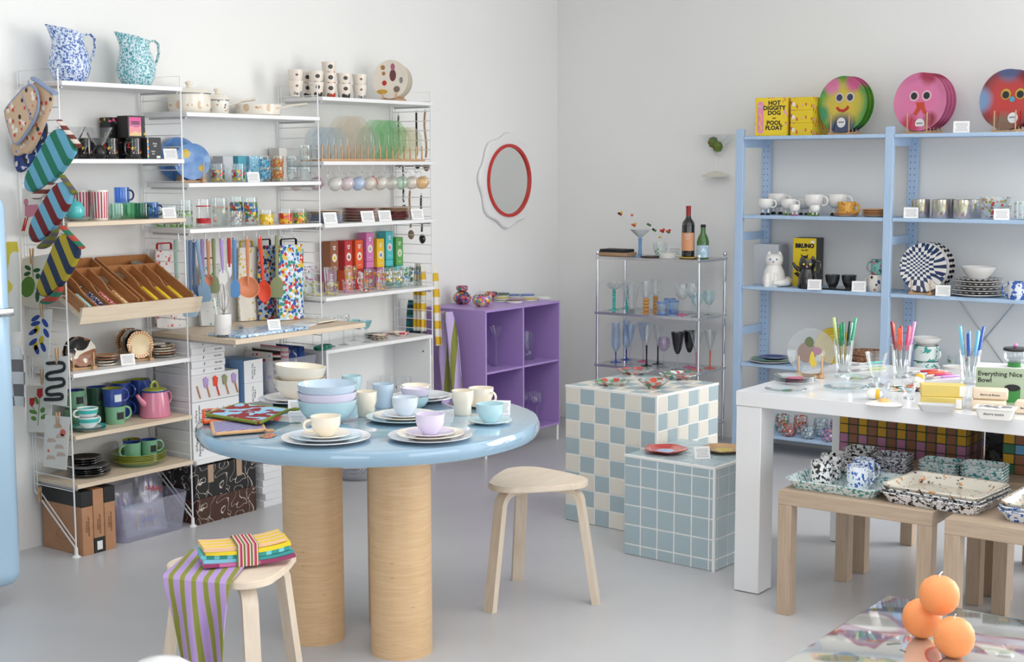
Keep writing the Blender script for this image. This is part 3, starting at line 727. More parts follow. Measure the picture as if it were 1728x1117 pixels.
# ================================================================== bay one of the left shelving, top to bottom
# --- two splatter jugs
def jug(label, px, y, hpx, m):
    loc = LS(px, y, SZ1['a']); k = hpx*mpp(loc)/0.235
    o = thing('enamel_jug', label, 'jug', loc, 0, 'splatter enamel jugs')
    pr = [(0, 0), (0.054, 0), (0.058, 0.004), (0.076, 0.035), (0.084, 0.068), (0.080, 0.10), (0.070, 0.135), (0.063, 0.158), (0.062, 0.175), (0.065, 0.195), (0.068, 0.205)]
    b = MB(); b.lathe(shell(pr, 0.0025), 36)
    nv = []
    for (x, yy, z) in b.v:
        f = max(0, (z-0.14)/0.065); r = math.hypot(x, yy); c = x/r if r > 1e-6 else 0
        if f > 0:
            sp = max(0, -c)**4
            z2 = z + f*(-0.017*c+0.008*sp)-0.002*f; x2 = x - f*0.034*sp - f*0.008; y2 = yy*(1-0.45*f*sp)
            x, yy, z = x2, y2, z2
        nv.append((x*k, yy*k, z*k))
    b.v = nv; b.build('body', m, o)
    pts = [(0.055, 0, 0.182), (0.076, 0, 0.199), (0.104, 0, 0.203), (0.124, 0, 0.188), (0.127, 0, 0.155), (0.112, 0, 0.112), (0.080, 0, 0.066)]
    MB().tube([(a*k, b_*k, c*k) for a, b_, c in pts], 0.0065*k, 8, flat=(1.3, 0.7)).build('handle', m, o)
jug('tall blue and white splatter enamel jug on the top shelf', 119, 4.90, 98, mat('blue_splatter_enamel', None, 0.15, coat=0.4, fn=speckle(C(216, 226, 240), [C(120, 150, 206), C(46, 82, 165)], 95, 0.55)))
jug('tall teal and white splatter enamel jug on the top shelf', 231, 4.90, 92, mat('teal_splatter_enamel', None, 0.15, coat=0.4, fn=speckle(C(212, 230, 238), [C(110, 184, 190), C(40, 145, 150)], 110, 0.54)))
# --- shelf two: black gift boxes, mugs, martini glasses
zb = SZ1['b']
gift = mat('black_floral_carton', None, 0.4, fn=lambda nb: nb.mix(nb.gt(nb.sep()[2], 0.068), nb.mix(nb.lt(nb.voro(42)['Distance'], 0.20), C(26, 25, 28), cells([C(200, 60, 90), C(220, 190, 60), C(60, 150, 160), C(190, 90, 170)], 42)(nb)), dots(C(26, 25, 28), [C(214, 70, 110), C(225, 195, 70), C(240, 120, 150)], 60, 0.42)(nb)))
for i, px in enumerate((161, 185, 209)):
    box('gift_box', 'black floral gift box, %s of three behind the black mugs' % ('leftmost', 'middle', 'rightmost')[i], 'box', LS(px, 4.975, zb), 0.066, 0.09, 0.088, gift, group='black floral gift boxes')
box('gift_box', 'black floral gift box lying on top, half behind the pink one', 'box', LS(190, 4.985, zb+0.088), 0.075, 0.07, 0.088, gift, 0.0, 'black floral gift boxes')
def pink_parts(o, w, d, h):
    patch(o, -w*0.42, w*0.26, h*0.10, h*0.93, -d/2, mat('pink_yellow_print', None, 0.5, fn=lambda nb: nb.ramp(nb.math('ADD', nb.math('MULTIPLY', nb.sep()[2], 9.0), nb.math('MULTIPLY', nb.noise(40), 0.35)), [(0.0, C(240, 205, 150)), (0.42, C(236, 150, 160)), (0.62, C(196, 110, 150)), (0.8, C(224, 84, 150))])))
    patch(o, w*0.28, w*0.47, h*0.05, h*0.75, -d/2, mat('yellow_flower_print', None, 0.5, fn=dots(C(30, 30, 34), [C(230, 190, 40)], 45, 0.3)))
    for i in range(3): patch(o, -w*0.3, w*0.16, h*(0.62+0.05*i), h*(0.645+0.05*i), -d/2-0.0008, ink, 'print_line')
box('gift_box', 'pink and yellow printed black gift box on top of the pile', 'box', LS(222, 4.905, zb+0.088), 0.092, 0.07, 0.094, mat('black_carton', C(34, 33, 36), 0.45), 0, 'black floral gift boxes', pink_parts)
mugprint = mat('black_mug_with_fruit_print', None, 0.18, coat=0.5, fn=lambda nb: nb.mix(nb.math('MULTIPLY', nb.gt(nb.noise(55, 2, None, 0.5, 1.5), 0.63), 1.0), C(24, 24, 26), cells([C(220, 60, 50), C(70, 160, 80), C(235, 200, 60), C(230, 230, 230)], 60)(nb)))
for (px, y, lb, a) in ((143, 4.93, 'black printed mug behind the leftmost martini glass', 180), (186, 4.885, 'black printed mug beside the round black stem', 30), (226, 4.845, 'black printed mug in front with handle turned left', 195)):
    vessel('mug', lb, 'mug', LS(px, y, zb), mugp(0.034, 0.086), mugprint, 0.003, 0, (a, 0.018, 0.072, 0.026, 0.0045), cer_black, group='black printed mugs')
def vbowl(r, h): return [(0, 0), (r*0.12, 0.002), (r*0.25, h*0.12), (r, h)]
for (px, y, lb) in ((121, 4.835, 'glass martini with black ball stem beside the green mitt'), (168, 4.83, 'glass martini with black ball stem in front of black mugs')):
    o = thing('martini_glass', lb, 'glass', LS(px, y, zb), 0, 'ball-stem martini glasses')
    MB().lathe([(0, 0), (0.016, 0), (0.026, 0.012), (0.030, 0.027), (0.025, 0.043), (0.015, 0.051), (0, 0.053)], 20).build('ball_stem', black, o)
    MB().lathe([(q[0], q[1]+0.053) for q in shell([(0, 0), (0.016, 0.001), (0.020, 0.008), (0.033, 0.022), (0.060, 0.075)], 0.0018)], 28).build('bowl', clear, o)
def sketch_parts(o, w, d, h):
    patch(o, -w/2, -w*0.40, 0.002, h-0.002, -d/2, mat('rainbow_edge', None, 0.5, fn=stripes([(0, C(90, 160, 220)), (0.3, C(240, 210, 80)), (0.6, C(220, 100, 160)), (0.8, C(110, 200, 190))], 0.03, 2)), 'colour_edge')
    for (x, z, s) in ((0.004, 0.060, 'Drink\nwell'), (-0.006, 0.028, 'make\ntea')): text(s, 0.010, whiteink, o, (x, -d/2-0.0003, z))
    patch(o, w*0.15, w*0.42, 0.004, 0.014, -d/2, whiteink, 'barcode')
box('sketch_box', 'black box with white chalk-style drawings on second shelf', 'box', LS(254, 4.83, zb), 0.078, 0.05, 0.091, mat('charcoal_carton', C(44, 45, 48), 0.5), 0.05, None, sketch_parts)
card('price card beside the black chalk-drawing box', LS(289, 4.79, zb))
# --- shelf three (ash): teal pot, striped mugs, coloured glass mugs
zc_ = SZ1['c']
vessel('saucer', 'wavy-edged white and teal saucer under the teal pot', 'saucer', LS(131, 4.88, zc_), [(0, 0), (0.03, 0), (0.034, 0.003), (0.062, 0.014)], mat('wavy_saucer', None, 0.25, fn=stripes([(0, C(236, 236, 236)), (0.5, C(120, 186, 190))], 0.0045, 2)), 0.003, group=None)
def pot_extra(o):
    MB().lathe([(0, 0.050), (0.036, 0.050), (0.030, 0.064), (0.016, 0.073), (0.005, 0.076), (0.007, 0.083), (0, 0.086)], 24).build('lid', mat('teal_glaze', C(84, 196, 198), 0.15, coat=0.5), o)
vessel('teal_pot', 'small turquoise lidded pot sitting on wavy saucer', 'pot', LS(127, 4.88, zc_+0.0065), [(0, 0), (0.022, 0), (0.036, 0.014), (0.040, 0.032), (0.036, 0.050)], mat('teal_glaze', C(84, 196, 198), 0.15, coat=0.5), 0.003, extra=pot_extra)
def candy(nb):
    o = nb.sep(); a = nb.math('ARCTAN2', o[1], o[0]); f = nb.math('FRACT', nb.math('ADD', nb.math('MULTIPLY', a, 18/(2*PI)), 50))
    k = nb.math('MULTIPLY', nb.lt(f, 0.5), nb.math('MULTIPLY', nb.gt(o[2], 0.008), nb.lt(o[2], 0.116)))
    alt = nb.gt(nb.math('FRACT', nb.math('ADD', nb.math('MULTIPLY', a, 9/(2*PI)), 50)), 0.5)
    return nb.mix(k, C(240, 234, 228), nb.mix(alt, C(180, 36, 44), C(196, 60, 110)))
candym = mat('red_striped_ceramic', None, 0.2, coat=0.3, fn=candy)
for (px, y, lb) in ((139, 4.945, 'tall red and white striped cup at the back, half hidden'), (169, 4.875, 'tall red and white striped cup in front')):
    vessel('striped_cup', lb, 'cup', LS(px, y, zc_), [(0, 0), (0.030, 0), (0.033, 0.006), (0.038, 0.124)], candym, 0.003, group='red striped cups')
def cglass(n, c, e=1.2): return glass(n, c, e)
gblue, gpale, ggreen, gdark = cglass('cobalt_glass', (0.50, 0.68, 0.93)), cglass('pale_green_glass', (0.80, 0.92, 0.86)), cglass('green_glass', (0.60, 0.84, 0.68)), cglass('bottle_green_glass', (0.36, 0.64, 0.52))
mk_ = mugp(0.032, 0.066, 0.97)
dk = mat('dark_blue_handle', C(30, 44, 92), 0.1)
vessel('glass_mug', 'pale green glass mug at the left of the glass mug stack', 'mug', LS(199, 4.86, zc_), mk_, gpale, 0.0025, 0, (100, 0.012, 0.054, 0.022, 0.004), gpale, group='coloured glass mugs')
vessel('glass_mug', 'mid green glass mug between two others in the stack', 'mug', LS(217, 4.925, zc_), mk_, ggreen, 0.0025, 0, (60, 0.012, 0.054, 0.022, 0.004), gdark, group='coloured glass mugs')
vessel('glass_mug', 'dark green glass mug at the front of the row', 'mug', LS(240, 4.845, zc_), mk_, gdark, 0.0025, 0, (-70, 0.012, 0.054, 0.022, 0.004), gdark, group='coloured glass mugs')
vessel('glass_mug', 'blue glass mug at the right end of the row', 'mug', LS(256, 4.89, zc_), mk_, gblue, 0.0025, 0, (-10, 0.012, 0.054, 0.022, 0.004), dk, group='coloured glass mugs')
vessel('glass_mug', 'blue glass mug stacked on top of the green ones', 'mug', LS(206, 4.885, zc_+0.067), mk_, gblue, 0.0025, 0, (-10, 0.012, 0.054, 0.022, 0.004), dk, group='coloured glass mugs')
card('price card beside the coloured glass mugs', LS(287, 4.79, zc_))
# --- cutlery trays on the sloping shelf
tray_w = mat('cherry_tray_wood', None, 0.45, fn=wood(C(184, 130, 84), C(160, 106, 64), 1))
TS = math.atan2(1.15-0.992, 0.30); tu = Vector((0, math.cos(TS), math.sin(TS))); tn = Vector((0, -math.sin(TS), math.cos(TS)))
def tray(label, xc):
    org = Vector((xc, 4.70, 0.992+0.001)); o = thing('cutlery_tray', label, 'tray', org, (TS, 0, 0), 'wooden cutlery trays'); W, L, H = 0.272, 0.345, 0.046
    MB().box(-W/2, W/2, 0, L, 0, 0.006).build('base', tray_w, o)
    for x in (-W/2, W/2-0.007): MB().box(x, x+0.007, 0, L, 0.006, H).build('side', tray_w, o)
    for y in (0, L-0.007): MB().box(-W/2+0.007, W/2-0.007, y, y+0.007, 0.006, H if y else H*0.62).build('end', tray_w, o)
    yc = L*0.76; MB().box(-W/2+0.007, W/2-0.007, yc, yc+0.006, 0.006, H).build('cross_divider', tray_w, o)
    pr = [(0.007, 0.006)]
    for i in range(17):
        y = 0.007+(yc-0.007)*i/16; k = i/16
        z = H*(0.62 if k < 0.35 else (0.62+0.36*min(1, (k-0.35)/0.3)**2*(3-2*min(1, (k-0.35)/0.3)))); pr.append((y, z))
    pr.append((yc, 0.006))
    for i in range(1, 4):
        x = -W/2+0.007+(W-0.014)*i/4; MB().prism(pr[::-1], x-0.003, x+0.003, 'yz').build('divider', tray_w, o)
    return org, W, yc
T1 = tray('wooden cutlery tray nearer the striped mitts', 3.635); T2 = tray('wooden cutlery tray at right with yellow-handled cutlery', 3.925)
def cutlery(kind, label, org, W, yc, slot, off, hm, hs=0.0, across=False, pos=None, group='cutlery laid out in trays'):
    xs = -W/2+0.007+(W-0.014)*(slot+0.5)/4+off
    if pos is None:
        M = Matrix.Translation(org) @ Matrix.Rotation(TS, 4, 'X'); base = M @ Vector((xs, 0.02+hs, 0.0075)); rot = (TS, 0, 0)
        if across: base = M @ Vector((-W*0.42, yc+0.045, 0.0075)); rot = (Matrix.Rotation(TS, 4, 'X') @ Matrix.Rotation(-PI/2, 4, 'Z')).to_euler()
    else: base, rot = pos
    o = thing(kind, label, 'cutlery', base, rot, group)
    MB().rbox(-0.008, 0.008, 0, 0.105, 0, 0.011, 0.003, 2).build('grip', hm, o)
    if kind == 'spoon':
        h = MB(); h.tube([(0, 0.10, 0.006), (0, 0.15, 0.012)], 0.003, 6); h.build('neck', steel, o)
        h = MB(); h.lathe([(0, 0), (0.012, 0.002), (0.021, 0.007), (0.021, 0.0085), (0.012, 0.004), (0, 0.002)], 20, sy=1.45, c=(0, 0.178, 0.010)); h.build('spoon_bowl', steel, o)
    elif kind == 'fork':
        h = MB(); h.tube([(0, 0.10, 0.006), (0, 0.155, 0.005)], 0.003, 6); h.rbox(-0.011, 0.011, 0.152, 0.168, 0.004, 0.0065, 0.001, 1); h.build('neck', steel, o)
        for k in range(4): MB().box(-0.0105+0.0062*k, -0.0085+0.0062*k, 0.166, 0.205, 0.004, 0.006).build('tine', steel, o)
    else:
        MB().prism([(-0.006, 0.10), (0.006, 0.10), (0.010, 0.15), (0.009, 0.19), (0.002, 0.215), (-0.004, 0.20)], 0.004, 0.0062, 'xy').build('blade', steel, o)
    return o
chk_teal = mat('teal_check_grip', None, 0.3, fn=checker(C(60, 170, 170), C(230, 235, 235), 0.006, 0.006, (0, 1))); navy_s = mat('navy_speckle_grip', None, 0.3, fn=speckle(C(40, 44, 96), [C(225, 225, 235)], 160, 0.55)); red_s = mat('red_floral_grip', None, 0.3, fn=speckle(C(190, 44, 70), [C(240, 225, 225)], 150, 0.55)); org_s = mat('yellow_floral_grip', None, 0.3, fn=speckle(C(232, 206, 150), [C(196, 60, 40)], 140, 0.58)); yel = mat('yellow_grip', C(228, 204, 40), 0.3)
for (kind, lb, T, sl, off, m_, hs) in (
    ('fork', 'fork with teal checked handle in the left tray', T1, 0, -0.012, chk_teal, 0), ('knife', 'knife with teal checked handle in the left tray', T1, 0, 0.014, chk_teal, 0.0),
    ('fork', 'fork with navy speckled handle, left of its pair', T1, 1, -0.014, navy_s, 0), ('fork', 'fork with navy speckled handle, right of its pair', T1, 1, 0.014, navy_s, 0.004),
    ('knife', 'knife with red floral handle in the left tray', T1, 2, 0.0, red_s, 0.0), ('spoon', 'spoon with pale floral handle in the left tray', T1, 3, 0.0, org_s, 0.0),
    ('spoon', 'yellow-handled spoon in the leftmost slot of right tray', T2, 0, 0.0, yel, 0.02), ('fork', 'yellow-handled fork in the second slot of right tray', T2, 1, 0.0, yel, 0.01),
    ('fork', 'yellow-handled fork in the third slot of right tray', T2, 2, 0.0, yel, 0), ('knife', 'yellow-handled knife in the rightmost slot of right tray', T2, 3, 0.0, yel, 0)):
    cutlery(kind, lb, *T, sl, off, m_, hs)
cutlery('spoon', 'yellow-handled serving spoon lying across the back of right tray', *T2, 0, 0, yel, 0, True)
# --- shelf five: ceramic dog plates
ze = SZ1['e']
def blot(nm, base, cols, sc=14, th=0.56): return mat(nm, None, 0.2, coat=0.4, fn=speckle(base, cols, sc, th, 1))
dogA = blot('black_brown_dog_glaze', C(236, 228, 212), [C(30, 26, 26), C(150, 92, 52)], 13, 0.54)
dogB = blot('tan_dog_glaze', C(186, 128, 76), [C(232, 220, 200)], 12, 0.58)
dogC = blot('cream_dog_glaze', C(236, 226, 206), [C(206, 150, 96)], 11, 0.62)
dogD = blot('grey_dog_glaze', C(150, 148, 144), [C(228, 222, 212), C(60, 60, 62)], 12, 0.56)
def rimstripe(nb):
    o = nb.sep(); a = nb.math('ARCTAN2', o[1], o[0]); r = nb.math('SQRT', nb.math('ADD', nb.math('POWER', o[0], 2.0), nb.math('POWER', o[1], 2.0)))
    f = nb.lt(nb.math('FRACT', nb.math('ADD', nb.math('MULTIPLY', a, 30/(2*PI)), 40)), 0.35)
    return nb.mix(nb.math('MULTIPLY', f, nb.gt(r, 0.044)), C(238, 214, 170), C(206, 110, 60))
dogE = mat('orange_striped_rim_glaze', None, 0.2, coat=0.4, fn=rimstripe)
def dogwob(a, r, z): return 1+0.02*math.cos(14*a)+0.05*math.exp(-((a-2.0)/0.22)**2)+0.05*math.exp(-((a-1.15)/0.22)**2)
def dogplate(label, loc, r, m, group='dog-shaped ceramic plates'): return plate('dog_plate', label, loc, r, 0.008, m, 0, 40, group, dogwob, well=0.72, t=0.004)
p = LS(133, 4.87, ze); rack('wooden dowel rack holding the black-spotted dog plate', p, -0.3, 5, 0.03, 0.085, 0.07)
for i, (m_, lb) in enumerate(((dogA, 'black and brown spotted dog plate at front of left rack'), (dogD, 'grey dog plate in left rack, behind the spotted one'), (blot('brown_dog_glaze', C(120, 70, 44), [C(60, 36, 26)], 14, 0.5), 'dark brown dog plate at back of left rack'))):
    stand(dogplate(lb, (0, 0, 0), 0.058, m_), p+Vector((0.3*(-0.045+0.03*i), -0.045+0.03*i, 0.013)), 0.058, 3, -0.3)
p = LS(177, 4.86, ze)
for i, m_ in enumerate((dogC, dogA, dogA, dogB)): dogplate('%s dog plate from the bottom in tan and black short stack' % ORD[i], p+Vector((0.002*i, 0.003*(i % 2), 0.011*i)), 0.056, m_, 'stacked dog plates')
p = LS(228, 4.905, ze); rack('wooden dowel rack with six upright dog plates', p, -0.35, 7, 0.027, 0.085, 0.07)
for i, (m_, lb) in enumerate(((dogE, 'cream dog plate with orange striped rim, front of the rack'), (blot('black_dog_glaze', C(28, 26, 26), [C(60, 56, 54)], 9, 0.6), 'black dog plate in the six-plate rack'), (dogD, 'grey patched dog plate in the six-plate rack'), (dogC, 'cream dog plate in the six-plate rack'), (dogA, 'black-spotted dog plate in the six-plate rack'), (dogE, 'cream dog plate with orange striped rim, back of the rack'))):
    stand(dogplate(lb, (0, 0, 0), 0.058, m_), p+Vector((0.36*(-0.068+0.027*i), -0.068+0.027*i, 0.013)), 0.058, 3, -0.35)
card('price card in front of the upright dog plates', LS(217, 4.785, ze))
p = LS(275, 4.87, ze)
for i, m_ in enumerate((dogD, dogB, dogC, dogC, dogA)): dogplate('%s dog plate from the bottom in five-plate stack by shelf end' % ORD[i], p+Vector((-0.002*i, 0.004*(i % 2), 0.0115*i)), 0.058, m_, 'stacked dog plates')
# --- shelf six: enamel mugs, teal cups, pink teapot
zf = SZ1['f']
e_green, e_dkgreen, e_blue, e_yel, e_pink = mat('sage_enamel', C(122, 176, 140), 0.18, coat=0.4), mat('forest_enamel', C(44, 84, 66), 0.18, coat=0.4), mat('royal_blue_enamel', C(46, 72, 150), 0.18, coat=0.4), mat('olive_enamel', C(150, 158, 50), 0.18, coat=0.4), mat('pink_enamel', C(214, 130, 156), 0.2, coat=0.4)
lbl_b, lbl_w = mat('black_sticker', C(28, 28, 30), 0.5), mat('pale_sticker', C(206, 216, 224), 0.5)
def emug(label, loc, out, rim, ins, a=-15, sticker=None, r=0.041, h=0.075):
    def ex(o):
        if sticker is not None:
            b = MB()
            def fn(u, v):
                an = math.radians(-118+46*u); return ((r+0.0008)*math.cos(an), (r+0.0008)*math.sin(an), h*0.28+h*0.42*v)
            b.grid(fn, 6, 1); b.build('sticker', sticker, o)
    return vessel('enamel_mug', label, 'mug', loc, mugp(r, h, 0.93, 1.06), [out, rim, ins], 0.0022, 0, (a, h*0.2, h*0.88, 0.03, 0.0048, r), out, (1, 2), 30, 'enamel mugs', extra=ex)
for (px, y, dz, o_, r_, i_, a, st, lb) in (
    (128, 4.945, 0, e_green, e_yel, e_blue, 90, None, 'sage enamel mug at the far left, underneath another'), (128, 4.945, 0.076, e_green, e_yel, e_blue, 20, lbl_b, 'sage enamel mug with blue inside, stacked at far left'),
    (165, 4.945, 0, e_dkgreen, e_yel, e_blue, 70, None, 'dark green enamel mug under another at the back'), (165, 4.945, 0.076, e_dkgreen, e_yel, e_blue, 70, lbl_b, 'dark green enamel mug with blue inside, stacked at the back'),
    (195, 4.86, 0, e_green, e_yel, e_green, -12, lbl_b, 'sage enamel mug with black sticker under the blue mug'), (192, 4.86, 0.076, e_blue, e_pink, e_yel, -12, lbl_w, 'royal blue enamel mug with pale sticker and pink rim'),
    (205, 4.97, 0.0, e_blue, e_pink, e_yel, -70, None, 'royal blue enamel mug low behind the stickered mugs'), (205, 4.97, 0.076, e_blue, e_pink, e_yel, -70, None, 'royal blue enamel mug with pink rim stacked at back'),
    (237, 4.975, 0.0, e_blue, e_pink, e_yel, 10, None, 'blue enamel mug hidden low behind pink teapot'), (237, 4.975, 0.076, e_blue, e_pink, e_yel, 10, None, 'blue enamel mug stacked behind the pink teapot')):
    emug(lb, LS(px, y, zf)+Vector((0, 0, dz)), o_, r_, i_, a, st)
tealband = mat('teal_banded_ceramic', None, 0.2, coat=0.4, fn=lambda nb: nb.mix(nb.math('MULTIPLY', nb.gt(nb.sep()[2], 0.024), nb.lt(nb.sep()[2], 0.040)), C(236, 240, 240), C(70, 190, 184)))
tealsau = mat('teal_rim_saucer', None, 0.2, coat=0.4, fn=lambda nb: nb.mix(nb.gt(nb.sep()[2], 0.008), C(238, 240, 240), C(76, 192, 188)))
p = LS(150, 4.815, zf)
for i in range(2): vessel('saucer', '%s teal-rimmed saucer beneath the banded cups' % ('lower', 'upper')[i], 'saucer', p+Vector((0, 0, 0.008*i)), [(0, 0), (0.036, 0), (0.040, 0.003), (0.070, 0.013)], tealsau, 0.003, group='teal saucers')
for i in range(2): vessel('cup', '%s white cup with teal band on the saucer pair' % ('lower', 'upper')[i], 'cup', p+Vector((-0.004*i, 0, 0.0125+0.037*i)), cupp(0.044, 0.046), tealband, 0.003, 0, ((5, 172)[i], 0.012, 0.040, 0.022, 0.004, 0.04), cer_white, group='teal banded cups')
vessel('teal_bowl', 'small teal marbled bowl behind the clipped cards', 'bowl', LS(107, 4.915, zf), bowlp(0.036, 0.042), mat('teal_marble', None, 0.2, fn=speckle(C(50, 160, 165), [C(30, 80, 150), C(180, 220, 210)], 40, 0.56)), 0.003)
tp = thing('teapot', 'pink enamel teapot with olive lid and blue rim', 'teapot', LS(262, 4.855, zf))
k = 1.0
MB().lathe([(0, 0), (0.062, 0), (0.066, 0.005), (0.066, 0.012), (0.060, 0.07), (0.053, 0.112), (0, 0.112)], 36).build('body', e_pink, tp)
MB().lathe([(0.05, 0.110), (0.056, 0.111), (0.058, 0.114), (0.056, 0.117), (0.05, 0.118)], 36).build('rim', e_blue, tp)
ld = MB().lathe([(0, 0.116), (0.054, 0.116), (0.053, 0.120), (0.035, 0.127), (0, 0.130)], 30).build('lid', e_yel, tp)
MB().tube(arc(0, 0.128, 0.019, 0, 180, 10, 0, 'xz', 0.024), 0.0045, 8, flat=(1.4, 0.8)).build('lid_loop', e_yel, ld)
MB().tube([(-0.055, 0, 0.062), (-0.068, 0, 0.072), (-0.082, 0, 0.088), (-0.093, 0, 0.105)], [0.017, 0.013, 0.0095, 0.0075], 12).build('spout', e_pink, tp)
MB().tube([(0.05, 0, 0.10), (0.072, 0, 0.101), (0.086, 0, 0.090), (0.088, 0, 0.070), (0.079, 0, 0.053), (0.056, 0, 0.048)], 0.0058, 8, flat=(1.4, 0.8)).build('handle', e_pink, tp)
# --- shelf seven: black plates, olive plates with mugs
zg = SZ1['g']; p = LS(150, 4.875, zg)
for i in range(4): plate('black_plate', '%s black plate from the bottom of the black stack' % ORD[i], p+Vector((0.004*(i % 2), 0.003*i, 0.0075*i)), 0.090-0.001*i, 0.017, cer_black, group='stacked black plates')
for i in range(3): plate('black_dish', '%s smaller black dish piled on the black plates' % ORD[i], p+Vector((-0.016, 0.004, 0.047+0.009*i)), 0.074-0.002*i, 0.015, cer_black, group='stacked black dishes')
p = LS(234, 4.895, zg)
olp = mat('olive_green_plate', None, 0.2, coat=0.4, fn=lambda nb: nb.mix(nb.gt(nb.sep()[2], 0.016), C(122, 168, 130), C(150, 158, 54)))
for i in range(5): plate('enamel_plate', '%s olive-rimmed enamel plate from the bottom of its stack' % ORD[i], p+Vector((0, 0, 0.0068*i)), 0.118, 0.026, [olp], group='stacked olive enamel plates', well=0.74, key='olp')
for (px, y, o_, r_, i_, st, lb) in ((-0.042, -0.012, e_green, e_yel, e_blue, None, 'sage enamel mug on the left of the olive plates'), (0.042, -0.02, e_green, e_yel, e_blue, lbl_b, 'sage enamel mug with black sticker on the olive plates'), (0.004, 0.0475, e_blue, e_pink, e_yel, None, 'blue enamel mug behind two sage mugs on olive plates')):
    emug(lb, p+Vector((px, y, 0.0312)), o_, r_, i_, -15 if st else (180 if px < 0 else 70), st, 0.036, 0.07)
# --- floor under bay one: cartons and cutlery bin
kraft = mat('kraft_carton', None, 0.6, fn=lambda nb: nb.ramp(nb.noise(20, 3), [(0.3, C(176, 128, 94)), (0.7, C(186, 138, 102))], 'LINEAR'))
blk_c = mat('black_band_print', C(34, 33, 34), 0.5); krf_ink = mat('brown_ink', C(96, 66, 46), 0.7)
def kbox(label, x0, x1, top):
    h = 0.264; w_ = x1-x0; d = 0.265
    def parts(o, w, d, h):
        if top == 'top':
            MB().box(-w/2-0.0008, w/2+0.0008, -d/2-0.0008, d/2, h*0.76, h+0.0008).build('black_band', blk_c, o)
        else: MB().box(-w/2-0.0008, w/2+0.0008, -d/2-0.0008, d/2, 0, h*0.24).build('black_band', blk_c, o); patch(o, -w*0.25, w*0.25, 0.012, 0.048, -d/2-0.001, whiteink, 'label')
        text('EVERYDAY\nDINNERWARE SET', 0.010, krf_ink, o, (0, -d/2-0.0006, h*0.45), (PI/2, -PI/2, 0))
        MB().tube([(-w/2-0.0004, 0.04*math.cos(a*PI/12), h*0.28+0.02*math.sin(a*PI/12)) for a in range(24)], 0.0006, 4, True).build('ring_print', krf_ink, o)
    box('carton', label, 'box', (x0+w_/2, 4.885, 0), w_-0.003, d, h, kraft, 0, 'brown dinnerware cartons', parts)
kbox('brown carton with black top band, nearest the wire ladder', 3.501, 3.557, 'top'); kbox('brown carton with black bottom band and white label', 3.557, 3.612, 'bottom'); kbox('brown carton with black top band, next to plastic bin', 3.612, 3.668, 'top')
binm = glass('frosted_lilac_plastic', (0.92, 0.92, 0.98), 1.2, 0.2, 0.12, (0.80, 0.80, 0.92, 1))
bn = thing('plastic_bin', 'frosted clear plastic bin of bagged cutlery on the floor', 'bin', (3.885, 4.87, 0))
def tubw(w0, d0, w1, d1, h, dip=0.0, r=0.03, t=0.003, n=8, lip=0.0):
    b = MB(); rows = []
    def ring(w, d, z, rr):
        o = []
        for (cx, cy, a0) in ((w/2-rr, d/2-rr, 0), (-w/2+rr, d/2-rr, 90), (-w/2+rr, -d/2+rr, 180), (w/2-rr, -d/2+rr, 270)):
            for i in range(n): a = math.radians(a0+90*i/(n-1)); o.append((cx+rr*math.cos(a), cy+rr*math.sin(a), z - (dip*max(0, 1-(abs(cx+rr*math.cos(a))/(w*0.42))**2) if z > h*0.9 else 0)))
        return o
    R = [ring(w0, d0, 0, r)]+([ring(w1-2*lip, d1-2*lip, h-0.004, r*1.2-lip), ring(w1, d1, h-0.004, r*1.2)] if lip else [])+[ring(w1, d1, h, r*1.2), ring(w1-2*t-2*lip, d1-2*t-2*lip, h-lip*0.2, r*1.2-t-lip), ring(w0-2*t, d0-2*t, t, r-t)]
    N = len(R[0]); K = len(R)-1; b.v = [p for q in R for p in q]; b.f = [tuple(range(N))[::-1]]+[(k*N+i, k*N+(i+1) % N, (k+1)*N+(i+1) % N, (k+1)*N+i) for k in range(K) for i in range(N)]+[tuple(K*N+i for i in range(N))]; b.mi = [0]*len(b.f); return b
tubw(0.33, 0.20, 0.375, 0.23, 0.165).build('tub', binm, bn)
def pillow(w, d, h, seed=0, m=12):
    rnd = random.Random(seed); ph = [rnd.random()*6 for _ in range(6)]; b = MB()
    def fn(s):
        def g(u, v):
            x, y = (u-0.5)*w, (v-0.5)*d; e = (max(0, 1-(2*abs(u-0.5))**3)*max(0, 1-(2*abs(v-0.5))**3))**0.5
            return (x, y, s*h/2*e+0.10*h*e*math.sin(9*u+ph[0])*math.cos(7*v+ph[1])+0.05*h*e*math.sin(17*u+11*v+ph[2])+0.02*h*math.sin(13*u+ph[3]))
        return g
    b.grid(fn(1), m, m); b.grid(fn(-1), m, m); return b
def bag(label, loc, rot, w, d, h, txt, tm, seed, contents):
    o = thing('plastic_bag', label, 'bag', loc, rot, 'bags of cutlery in plastic bin'); pillow(w, d, h, seed).build('film', plastic_bag, o)
    if txt: text(txt, 0.03, tm, o, (0, 0, h*0.56+0.014), (0, 0, 0))
    for i in range(3): MB().tube([(-w*0.2+w*0.2*i, -d*0.3, 0), (-w*0.15+w*0.17*i, d*0.32, 0.004)], 0.006, 6).build('cutlery_handle', contents, o)
pale_h = mat('pale_wood_handle', C(222, 196, 152), 0.5); lil = mat('lilac_handle', C(160, 140, 200), 0.4)
tealink = mat('teal_ink', C(50, 160, 165), 0.7); pinkink = mat('pink_ink', C(205, 80, 150), 0.7)
bag('clear bag lettered in blue at the front of plastic bin', (3.86, 4.805, 0.075), (1.38, 0, 0.0), 0.22, 0.13, 0.022, 'SABRE', blueink, 1, pale_h)
bag('clear bag lettered in teal standing in plastic bin, left', (3.80, 4.865, 0.125), (1.38, 0, 0.1), 0.14, 0.20, 0.04, 'SABRE', tealink, 2, lil)
